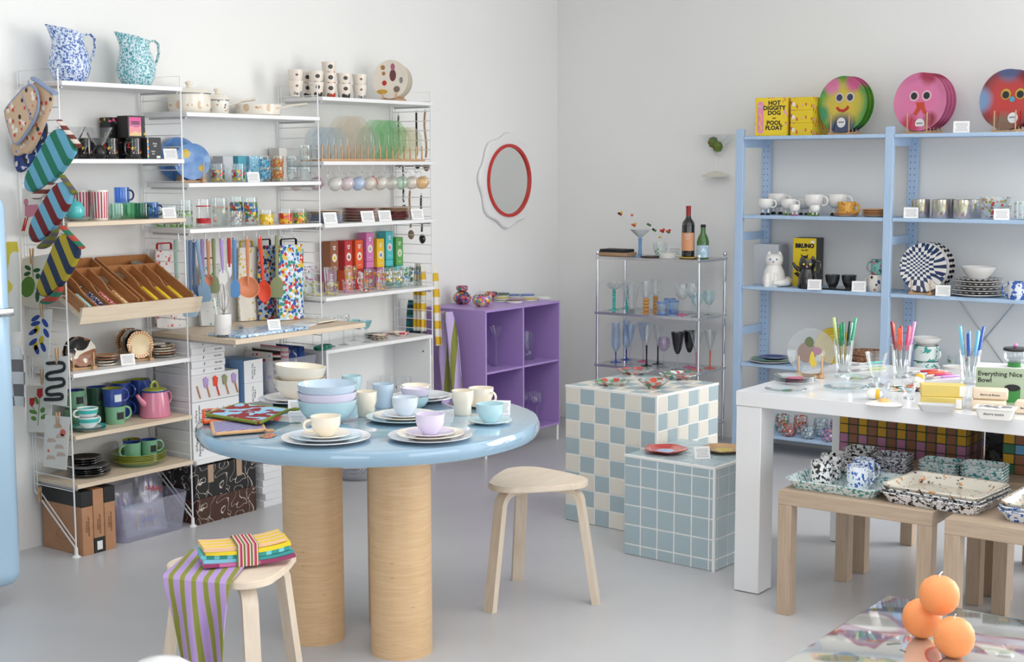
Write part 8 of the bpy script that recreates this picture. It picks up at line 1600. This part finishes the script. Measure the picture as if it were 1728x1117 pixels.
# --- fourth shelf, mostly behind the white table
z4 = ZI[3]; p = yb(1300, 7.08, z4)
for i, (r, m_) in enumerate(((0.115, cer_white), (0.115, mat('green_glaze_plate', C(96, 150, 100), 0.2, coat=0.4)), (0.085, mat('cobalt_glaze_plate', C(44, 64, 130), 0.2, coat=0.4)))): plate('dinner_plate', '%s plate in the green and blue stack' % ('white bottom', 'green middle', 'small blue top')[i], p+Vector((-0.0, -0.01*i, 0.010*i)), r, 0.013, m_, group='green and blue plates')
stand(plate('yellow_plate', 'yellow ringed plate standing behind the green cutlery', (0, 0, 0), 0.10, 0.012, mat('yellow_ring_glaze', None, 0.25, fn=lambda nb: nb.ramp(nb.math('FRACT', nb.math('MULTIPLY', nb.math('SQRT', nb.math('ADD', nb.math('POWER', nb.sep()[0], 2.0), nb.math('POWER', nb.sep()[1], 2.0))), 60)), [(0, C(222, 190, 50)), (0.8, C(200, 160, 40))]))), yb(1405, 7.21, z4)+Vector((0, 0, 0.0)), 0.10, 10, FRONT+0.3)
wk = mat('wicker', None, 0.6, fn=speckle(C(186, 140, 104), [C(140, 96, 70)], 90, 0.5))
for i in range(3): vessel('wicker_bowl', '%s woven tan bowl in nested stack' % ('bottom', 'middle', 'top')[i], 'bowl', yb(1462, 7.10, z4)+Vector((0, 0, 0.028*i)), bowlp(0.082, 0.05, 0.6), wk, 0.004, group='woven tan bowls')
tw2 = mat('teal_white_enamel', None, 0.2, fn=speckle(C(222, 232, 230), [C(70, 160, 150)], 30, 0.55))
for i in range(2): vessel('mug', '%s teal-marbled mug in the stack behind red cutlery' % ('lower', 'upper')[i], 'mug', yb(1562, 7.06, z4)+Vector((0, 0, 0.081*i)), mugp(0.062, 0.08, 0.9, 1.04), tw2, 0.003, FRONT, (-20, 0.018, 0.066, 0.026, 0.006, 0.062), group='teal-marbled mugs')
vessel('bowl', 'white bowl on top of the teal-marbled mugs', 'bowl', yb(1562, 7.06, z4)+Vector((0, 0, 0.162)), bowlp(0.075, 0.04, 0.6), cer_white, 0.003)
for (lb, px, m_, h) in (('clear tumbler behind blue cutlery', 1612, leafg, 0.10), ('amber-flecked low tumbler behind blue cutlery', 1668, flower_glass('amber_fleck_glass', [C(206, 150, 70), C(90, 120, 190), C(230, 230, 230)], 0.005, 0.07, 44, 0.45), 0.08)): vessel('tumbler', lb, 'glass', yb(px, 7.2, z4), tumbp(0.045, h, 0.95), m_, 0.003)
for i in range(3): vessel('bowl', '%s white bowl in stack beside clear tumbler' % ORD[i], 'bowl', yb(1612, 7.03, z4)+Vector((0, 0.0, 0.016*i)), bowlp(0.066, 0.038, 0.6), cer_white, 0.003, group='white bowls on fourth blue shelf')
# --- bottom shelf: confetti tumblers
z5 = ZI[4]
def conf(n, cols): return glass(n, (0.92, 0.93, 0.94), 1.4, 0.03, lambda nb: nb.math('MULTIPLY', nb.lt(nb.voro(70)['Distance'], 0.42), 0.9), cells(cols, 70))
cg, crd, cbl, cpu = conf('green_confetti_glass', [C(70, 140, 70), C(200, 60, 50), C(230, 230, 230), C(120, 170, 90)]), conf('red_confetti_glass', [C(206, 60, 50), C(226, 120, 60), C(236, 230, 226), C(150, 40, 44)]), conf('pale_confetti_glass', [C(180, 206, 216), C(220, 226, 230), C(140, 176, 196)]), conf('purple_confetti_glass', [C(120, 80, 170), C(190, 90, 170), C(230, 226, 236), C(206, 120, 60)])
tl = [(0, 0), (0.028, 0), (0.036, 0.008), (0.042, 0.045), (0.037, 0.098)]; sh2 = [(0, 0), (0.030, 0), (0.040, 0.01), (0.044, 0.036), (0.039, 0.066)]
for (lb, px, x, pr, m_) in (('tall green confetti tumbler at the left', 1320, 7.11, tl, cg), ('short red confetti tumbler in front', 1331, 7.02, sh2, crd), ('tall red confetti tumbler behind', 1351, 7.13, tl, crd), ('short pale confetti tumbler in front', 1364, 7.02, sh2, cbl), ('tall pale confetti tumbler behind', 1385, 7.12, tl, cbl), ('short purple confetti tumbler in front', 1399, 7.01, sh2, cpu), ('tall purple confetti tumbler at the right', 1412, 7.13, tl, cpu)): vessel('confetti_tumbler', lb, 'glass', yb(px, x, z5), pr, m_, 0.003, group='confetti glass tumblers')
# ================================================================== on the white table
WZ = 0.7525
def W(px, py): p_ = atz(px, py, WZ); return Vector((p_.x, p_.y, WZ))
ice = glass('ice_edge_glass', (0.93, 0.96, 0.97), 1.6, 0.02, lambda nb: nb.math('MULTIPLY', nb.gt(nb.math('SQRT', nb.math('ADD', nb.math('POWER', nb.sep()[0], 2.0), nb.math('POWER', nb.sep()[1], 2.0))), 0.079), 0.45), C(150, 210, 226))
def printed(label, loc, r, m_, spots, stand_at=None):
    o = thing('glass_plate', label, 'plate', loc, 0, 'printed glass plates on white table'); MB().lathe(platep(r, 0.012, 0.003, 0.66), 44).build('plate_body', m_, o)
    for (x, y, rx, sy, k_) in spots: MB().lathe([(0, 0), (rx, 0), (rx, 0.0006), (0, 0.0008)], 18, sy=sy, c=(x, y, 0.0036)).build('printed_spot', k_, o)
    return o
ban, gr_ = mat('banana_print', C(206, 180, 50), 0.3), mat('dark_olive_print', C(80, 92, 50), 0.3); pkp, brp = mat('magenta_print', C(190, 70, 120), 0.3), mat('grey_brown_print', C(130, 110, 100), 0.3)
for i in range(3): printed('%s clear plate with magenta fruit in the low stack' % ORD[i], W(1340, 646)+Vector((0, 0, 0.007*i)), 0.082, clear, ((0.0, 0.0, 0.05, 0.6, pkp), (-0.03, 0.01, 0.02, 0.5, mat('plum_print', C(120, 40, 80), 0.3))))
printed('flat glass plate with dark fish print at the table corner', W(1326, 661), 0.076, ice, ((0.01, 0, 0.036, 0.35, gr_), (0.02, 0.012, 0.02, 0.4, tealink))); printed('flat glass plate with brown fruit print in front', W(1428, 658), 0.082, ice, ((0.0, -0.03, 0.022, 0.5, mat('rust_print', C(196, 130, 90), 0.3)),)); printed('flat glass plate with green pear print behind', W(1440, 641), 0.075, ice, ((0.0, -0.01, 0.028, 0.6, mat('pear_print', C(170, 180, 90), 0.3)), (0.02, 0.012, 0.02, 0.4, gr_)))
p = W(1367, 636); RW = FRONT+0.45; rack('wooden rack holding the banana glass plate', p, RW, 3, 0.03, 0.088, 0.085)
stand(printed('upright clear glass plate with banana print', (0, 0, 0), 0.09, glass('thick_plate_glass', (0.88, 0.90, 0.91), 1.5, 0.05, 0.2, C(206, 206, 204)), ((-0.014, -0.005, 0.036, 1.1, brp), (-0.006, 0.03, 0.018, 1.4, gr_), (0.004, -0.02, 0.012, 2.8, ban), (0.012, -0.05, 0.012, 1.6, ban), (0.022, 0.0, 0.020, 0.8, mat('mauve_print', C(150, 110, 130), 0.3)))), p+Vector((-math.sin(RW), math.cos(RW), 0))*-0.015+Vector((0, 0, 0.013)), 0.09, 3, RW)
tallp = [(0, 0), (0.030, 0), (0.032, 0.006), (0.026, 0.014), (0.030, 0.022), (0.041, 0.132)]
def cutl_glass(px, py, nm, cols):
    p = W(px, py); vessel('footed_glass', 'tall footed glass holding the %s-handled cutlery' % nm, 'glass', p, tallp, clear_thick, 0.0035, group='footed glasses of cutlery')
    n = len(cols)
    for i, c in enumerate(cols):
        a = 2*PI*i/n+0.5; m_ = mat('cutlery_grip_%s_%d' % (nm, i), c, 0.25); b_ = p+Vector((0.015*math.cos(a), 0.015*math.sin(a), 0.026)); d = Vector((0.15*math.cos(a), 0.15*math.sin(a), 1)).normalized()
        o = thing('fork' if i % 2 else 'spoon', '%s of the %s-handled cutlery in the footed glass' % (ORD[i], nm), 'cutlery', b_, Vector((0, 0, 1)).rotation_difference(d).to_euler(), '%s-handled cutlery in a footed glass' % nm)
        MB().tube([(0, 0, 0.045), (0, 0, 0.085)], 0.0026, 6).build('neck', steel, o); MB().lathe([(0, 0), (0.006, 0.006), (0.0075, 0.022), (0.005, 0.042), (0, 0.048)], 12, sy=0.35).build('head', steel, o)
        g_ = MB().rbox(-0.0068, 0.0068, -0.005, 0.005, 0.083, 0.172+0.012*(i % 3), 0.003, 2).build('grip', m_, o)
        for zz in (0.10, 0.13): MB().lathe([(0, -0.005), (0.002, -0.005), (0.002, 0.005), (0, 0.005)], 8).build('rivet', whiteink, g_, (0, 0, zz), (PI/2, 0, 0))
cutl_glass(1423, 628, 'green', [C(30, 130, 90), C(24, 80, 60), C(196, 214, 130), C(34, 150, 100), C(20, 60, 48), C(70, 170, 130), C(150, 206, 196)])
cutl_glass(1521, 637, 'red', [C(190, 40, 50), C(226, 80, 40), C(150, 30, 44), C(236, 90, 50), C(206, 70, 110), C(214, 150, 200), C(190, 50, 80)])
cutl_glass(1636, 648, 'blue', [C(90, 170, 214), C(34, 50, 96), C(110, 190, 220), C(50, 80, 170), C(100, 180, 216), C(60, 90, 180), C(90, 206, 206)])
def lying(nm, px, py, a, kind, c, lb):
    o = thing(kind, lb, 'cutlery', W(px, py)+Vector((0, 0, 0.0)), a, 'cutlery lying on white table'); MB().rbox(-0.0055, 0.0055, 0, 0.09, 0.0, 0.009, 0.003, 2).build('grip', mat('lying_grip_'+nm, c, 0.25), o); MB().tube([(0, 0.088, 0.005), (0, 0.13, 0.004)], 0.0026, 6).build('neck', steel, o); MB().lathe([(0, 0.0), (0.011, 0.001), (0.012, 0.004), (0, 0.004)], 16, sy=1.9, c=(0, 0.148, 0)).build('head', steel, o)
for i, (px, py, c, k_, lb) in enumerate(((1492, 612, C(60, 186, 176), 'fork', 'turquoise fork lying behind the footed glass'), (1494, 622, C(196, 206, 120), 'spoon', 'lime spoon lying behind the footed glass'), (1582, 626, C(176, 36, 50), 'fork', 'dark red fork lying in a row'), (1594, 629, C(226, 90, 40), 'spoon', 'orange spoon lying in a row'), (1606, 632, C(196, 60, 110), 'fork', 'magenta fork lying in a row'), (1618, 635, C(196, 150, 214), 'spoon', 'lilac spoon lying in a row'))): lying('c%d' % i, px, py, 1.1, k_, c, lb)
vessel('footed_glass', 'thick empty footed glass in front of green cutlery', 'glass', W(1478, 652), [(0, 0), (0.032, 0), (0.034, 0.006), (0.014, 0.014), (0.013, 0.034), (0.022, 0.046), (0.040, 0.122), (0.042, 0.128)], clear_thick, 0.004)
for (px, py, lb) in ((1489, 672, 'clear glass egg cup by the fried egg'), (1533, 673, 'clear glass egg cup beneath the white egg shaker')): vessel('egg_cup', lb, 'egg cup', W(px, py), [(0, 0), (0.022, 0), (0.022, 0.004), (0.008, 0.012), (0.010, 0.02), (0.024, 0.036), (0.025, 0.060)], clear_thick, 0.003, group='clear egg cups')
eggm = mat('egg_white_glaze', C(240, 238, 232), 0.2); eggy = mat('egg_yolk_patch', C(226, 176, 40), 0.3)
def egg(label, loc, rot):
    o = thing('egg_shaker', label, 'shaker', loc, rot, 'egg-shaped shakers'); MB().lathe([(0, 0), (0.010, 0.002), (0.018, 0.012), (0.020, 0.024), (0.016, 0.042), (0.008, 0.054), (0, 0.057)], 18).build('shell', eggm, o); MB().lathe([(0.0194, 0.034), (0.0168, 0.044), (0.0145, 0.047)], 18).build('yolk_band', eggy, o)
egg('egg-shaped shaker lying on its side', W(1449, 672)+Vector((0.0, -0.028, 0.0195)), (PI/2, 0, 3.4+PI)); egg('egg-shaped shaker resting tilted in glass egg cup', W(1545, 668)+Vector((0.0, 0.0, 0.033)), (0.0, 0.55, -0.4))
o = thing('fried_egg_dish', 'white dish shaped like a fried egg', 'dish', W(1492, 683), 0.3); MB().lathe([(0, 0), (0.05, 0), (0.062, 0.004), (0.055, 0.009), (0, 0.012)], 34, wob=wav(3, 0.10)).build('egg_white', eggm, o); MB().lathe([(0, 0.010), (0.020, 0.011), (0.016, 0.021), (0, 0.025)], 20).build('yolk', mat('yolk_glaze', C(232, 190, 120), 0.2), o)
nap = [('teal_print_napkin', [C(56, 160, 150), C(230, 140, 80), C(236, 236, 236)]), ('black_print_napkin', [C(40, 44, 50), C(236, 236, 236), C(150, 206, 220)]), ('orange_print_napkin', [C(226, 96, 50), C(236, 210, 190), C(90, 60, 50)])]
for i, (n_, cs) in enumerate(nap): tag(MB().rbox(-0.055, 0.055, -0.045, 0.045, 0, 0.004, 0.001, 1).build('paper_napkin', mat(n_, None, 0.7, fn=cells(cs, 60)), None, W(1522+5*i, 657)+Vector((0.012*i, -0.02*i, 0.0045*i)), 0.4+0.5*i), '%s printed paper napkin on white table' % ('teal', 'black', 'orange')[i], 'napkin', 'printed paper napkins')
by = mat('butter_yellow_box', C(218, 196, 112), 0.6); bpap = mat('butter_paper', C(226, 208, 184), 0.6)
def bt(o, w, d, h): patch(o, w*0.36, w*0.5, 0.002, h-0.002, -d/2, eggm, 'white_end')
box('butter_box', 'yellow butter-shaped box under another, slightly skewed', 'box', W(1588, 687), 0.135, 0.055, 0.036, by, FRONT+0.3, 'yellow butter boxes', bt); box('butter_box', 'yellow butter-shaped box on top, turned', 'box', W(1588, 686)+Vector((0.01, 0, 0.0365)), 0.145, 0.06, 0.040, by, FRONT+0.45, 'yellow butter boxes', bt)
db = thing('butter_dish', 'pale grey fluted tray at the front edge of white table', 'dish', W(1581, 694), FRONT+0.3); tubw(0.10, 0.042, 0.125, 0.06, 0.024, 0, 0.012, 0.0025).build('tray_body', mat('pale_grey_plastic', C(206, 206, 208), 0.4), db); MB().rbox(-0.03, 0.02, -0.012, 0.012, 0.0035, 0.016, 0.003, 2).build('soap_bar', mat('soap_grey', C(190, 190, 188), 0.5), db)
def enb(o, w, d, h):
    patch(o, -w/2, w/2, 0, h, -d/2, mat('sage_print_face', C(168, 184, 158), 0.6), 'printed_face'); text('Everything Nice\nBowl', 0.0225, ink, o, (-w*0.46, -d/2-0.001, h*0.74), align='LEFT', bold=0.0003)
    MB().lathe([(0, 0), (0.026, 0), (0.026, 0.05), (0, 0.05)], 20, sy=0.02, c=(w*0.23, -d/2-0.0012, h*0.0+0.008)).build('printed_jar', mat('green_jar_print', C(50, 130, 56), 0.5), o); MB().lathe([(0, 0), (0.026, 0), (0.026, 0.0008), (0, 0.001)], 24, sy=0.45).build('printed_lid', ink, o, (w*0.23, -d/2-0.0018, h*0.47), (PI/2, 0, 0))
p = W(1676, 681)+Vector((0.06, -0.005, 0)); box('bowl_carton', 'sage green carton lettered Everything Nice Bowl', 'box', p, 0.165, 0.13, 0.126, wcart, FRONT+0.3, None, enb)
jr = thing('lidded_jar', 'glass bowl with black lid and green base on carton', 'jar', p+Vector((0.0, -0.045, 0.127))); MB().lathe([(0, 0), (0.024, 0), (0.024, 0.014), (0, 0.014)], 22).build('green_base', mat('green_glass_base', C(50, 130, 56), 0.15), jr); MB().lathe(shell([(0, 0.0145), (0.022, 0.015), (0.036, 0.028), (0.038, 0.046), (0.036, 0.054)], 0.0025), 26).build('glass_bowl', clear_thick, jr); l_ = MB().lathe([(0, 0.055), (0.040, 0.055), (0.041, 0.060), (0.038, 0.065), (0, 0.067)], 26).build('lid', black, jr); MB().lathe([(0, 0.066), (0.005, 0.067), (0.008, 0.073), (0.005, 0.079), (0, 0.080)], 14).build('knob', mat('pink_bead', C(206, 140, 180), 0.2), l_)
def lbl(o, w, d, h): text('Beurre de Baratte', 0.0085, ink, o, (0, -d/2-0.0008, h*0.5))
box('butter_pack', 'paper-wrapped butter-shaped pack underneath', 'box', W(1668, 692), 0.11, 0.06, 0.034, bpap, FRONT+0.25, 'wrapped butter packs', lbl, 0.006); box('butter_pack', 'paper-wrapped butter-shaped pack on top', 'box', W(1668, 691)+Vector((0.012, 0, 0.0345)), 0.115, 0.06, 0.036, bpap, FRONT+0.3, 'wrapped butter packs', lbl, 0.006); box('butter_pack', 'paper-wrapped pack at the right edge of white table', 'box', W(1735, 700)+Vector((0.03, 0, 0)), 0.10, 0.06, 0.042, bpap, FRONT+0.2, 'wrapped butter packs', lbl, 0.006)
tb_ = thing('butter_tub', 'white lidded tub with black lettering at the table front', 'tub', W(1679, 706), FRONT+0.15); tubw(0.10, 0.05, 0.122, 0.066, 0.032, 0, 0.012, 0.003).build('tub_body', eggm, tb_); l_ = MB().rbox(-0.065, 0.065, -0.037, 0.037, 0.0322, 0.038, 0.002, 1).build('lid', eggm, tb_); MB().box(-0.05, 0.05, -0.025, 0.025, 0.0381, 0.0388).build('lid_print', mat('grey_lid_print', None, 0.6, fn=speckle(C(110, 110, 112), [C(220, 220, 220)], 60, 0.55)), l_); text('Beurre tendre', 0.011, ink, tb_, (0, -0.0305, 0.018), (PI/2-0.25, 0, 0))
# ================================================================== on the oak side tables
LZ = LT+0.0005
def splat(n, base, cols, sc=70, th=0.565): return mat(n, None, 0.15, coat=0.4, fn=speckle(base, cols, sc, th))
s_teal, s_blk, s_bl, s_crm, s_gry = splat('teal_splatter', C(226, 236, 236), [C(60, 150, 150)], 90, 0.55), splat('black_splatter', C(236, 236, 236), [C(26, 26, 28)], 80, 0.53), splat('blue_splatter', C(232, 238, 246), [C(50, 100, 180)], 80, 0.54), splat('cream_orange_splatter', C(234, 228, 214), [C(214, 150, 90), C(70, 70, 74)], 45, 0.62), splat('grey_splatter', C(206, 206, 214), [C(50, 52, 60)], 100, 0.53)
def etray(label, loc, w, d, h, m_, a, group): return tag(tubw(w*0.86, d*0.84, w, d, h, 0, 0.03, 0.003, 7, 0.006).build('enamel_tray', m_, None, loc, a), label, 'tray', group)
c1 = Vector((4.655, 1.972, LZ)); etray('teal splatter enamel tray holding the mugs', c1, 0.345, 0.31, 0.036, s_teal, FRONT+0.0, 'splatter enamel trays')
c2 = Vector((4.635, 1.61, LZ))
for i, (m_, lb) in enumerate(((s_blk, 'bottom black splatter'), (s_blk, 'middle black splatter'), (s_crm, 'top cream and orange splatter'))): etray('%s enamel tray in the stack of three' % lb, c2+Vector((0, 0, 0.012*i)), 0.36-0.008*i, 0.30-0.008*i, 0.038, m_, FRONT-0.08, 'splatter enamel trays')
c3 = Vector((4.62, 1.215, LZ))
for i, (m_, lb) in enumerate(((s_bl, 'lower blue splatter'), (s_bl, 'middle blue splatter'), (s_crm, 'upper cream splatter'))): etray('%s enamel tray at right edge' % lb, c3+Vector((0, 0, 0.012*i)), 0.36-0.008*i, 0.30-0.008*i, 0.038, m_, FRONT, 'splatter enamel trays')
def smug(label, px, py, z, m_, a, k_=1.0): p_ = atz(px, py, z); return vessel('enamel_mug', label, 'mug', (p_.x, p_.y, z), mugp(0.038*k_, 0.086*k_, 0.9), m_, 0.002, 0, (a, 0.016, 0.066, 0.024, 0.005, 0.037*k_), m_, group='splatter enamel mugs')
zt = LZ+0.0038
for (lb, px, py, m_, a) in (('black splatter mug at the front of teal tray', 1386, 818, s_blk, -40), ('black splatter mug at the back of teal tray', 1402, 806, s_blk, -40), ('blue splatter mug at the front of teal tray', 1447, 826, s_bl, -40), ('blue splatter mug at the back of teal tray', 1457, 814, s_bl, -40)): smug(lb, px, py, zt, m_, a)
def ministack(label, loc, w, d, n, m_, a=0.0):
    me = tubw(w*0.86, d*0.86, w, d, 0.02, 0, 0.018, 0.002, 5, 0.002).mesh('small_tray', m_)
    for i in range(n): tag(obj('small_tray', me, None, loc+Vector((0, 0, 0.0112*i)), FRONT+a), '%s tray from the bottom of the %s stack' % (ORD[i], label), 'tray', 'stacks of small enamel trays')
def LK(px, py, z=LZ): p_ = atz(px, py, z); return Vector((p_.x, p_.y, z))
ministack('grey splatter square', LK(1506, 801), 0.13, 0.13, 6, s_gry, 0.1); ministack('black-white square', LK(1452, 789), 0.11, 0.11, 6, s_blk)
ministack('teal splatter left', LK(1589, 806), 0.15, 0.12, 5, s_teal, 0.05); ministack('teal splatter right', LK(1661, 818), 0.15, 0.12, 6, s_teal, 0.05)
# checkered game boxes
def chkbox(label, loc, w, d, h, ca, cb, n, grp='checkered boxes stacked on side tables'):
    dk_ = mat('dark_grid_card', C(70, 84, 62), 0.6)
    def parts(o, w, d, h):
        t_ = w/n
        for i in range(n): MB().box(-w/2+t_*i+0.0035, -w/2+t_*(i+1)-0.0035, -d/2-0.0012, -d/2, 0.0015, h-0.0015).build('coloured_square', (ca, cb)[i % 2], o)
        m_ = max(2, int(d/t_))
        for i in range(m_): MB().box(w/2, w/2+0.0012, -d/2+d/m_*i+0.0035, -d/2+d/m_*(i+1)-0.0035, 0.0015, h-0.0015).build('coloured_square', (ca, cb)[i % 2], o)
    return box('checkered_box', label, 'box', loc, w, d, h, dk_, FRONT, grp, parts)
k_y, k_b, k_p, k_g, k_bl = [mat('square_'+n, C(*c), 0.6) for n, c in (('mustard', (196, 150, 30)), ('brown', (140, 92, 66)), ('mauve', (176, 116, 150)), ('green', (50, 110, 80)), ('blue', (90, 150, 190)))]
wd = 0.508; xc = 5.24+0.10; hh = 0.037
for i, (ca, cb, lb) in enumerate(((k_p, k_b, 'lowest mauve and brown'), (k_p, k_b, 'second mauve and brown'), (k_y, k_b, 'third mustard and brown'), (k_y, k_b, 'top mustard and brown'))): chkbox('%s checkered box in the long stack' % lb, Vector((xc, 2.0, LT+0.001+hh*i)), wd, 0.20, hh-0.001, ca, cb, 13)
for i, (ca, cb, lb) in enumerate(((k_g, k_b, 'lowest green'), (k_y, k_b, 'second mustard'), (k_g, k_bl, 'third green and blue'), (k_y, k_b, 'fourth mustard'), (k_g, k_bl, 'top green and blue'))): chkbox('%s checkered box in the right stack' % lb, Vector((5.30, 1.49, LT+0.001+0.037*i)), 0.22, 0.20, 0.036, ca, cb, 5)
box('dark_box', 'dark speckled box between the checkered stacks', 'box', Vector((5.42, 1.665, LT+0.001)), 0.09, 0.16, 0.20, splat('dark_speckle_card', C(56, 56, 58), [C(20, 20, 22), C(90, 90, 92)], 24, 0.55), FRONT)
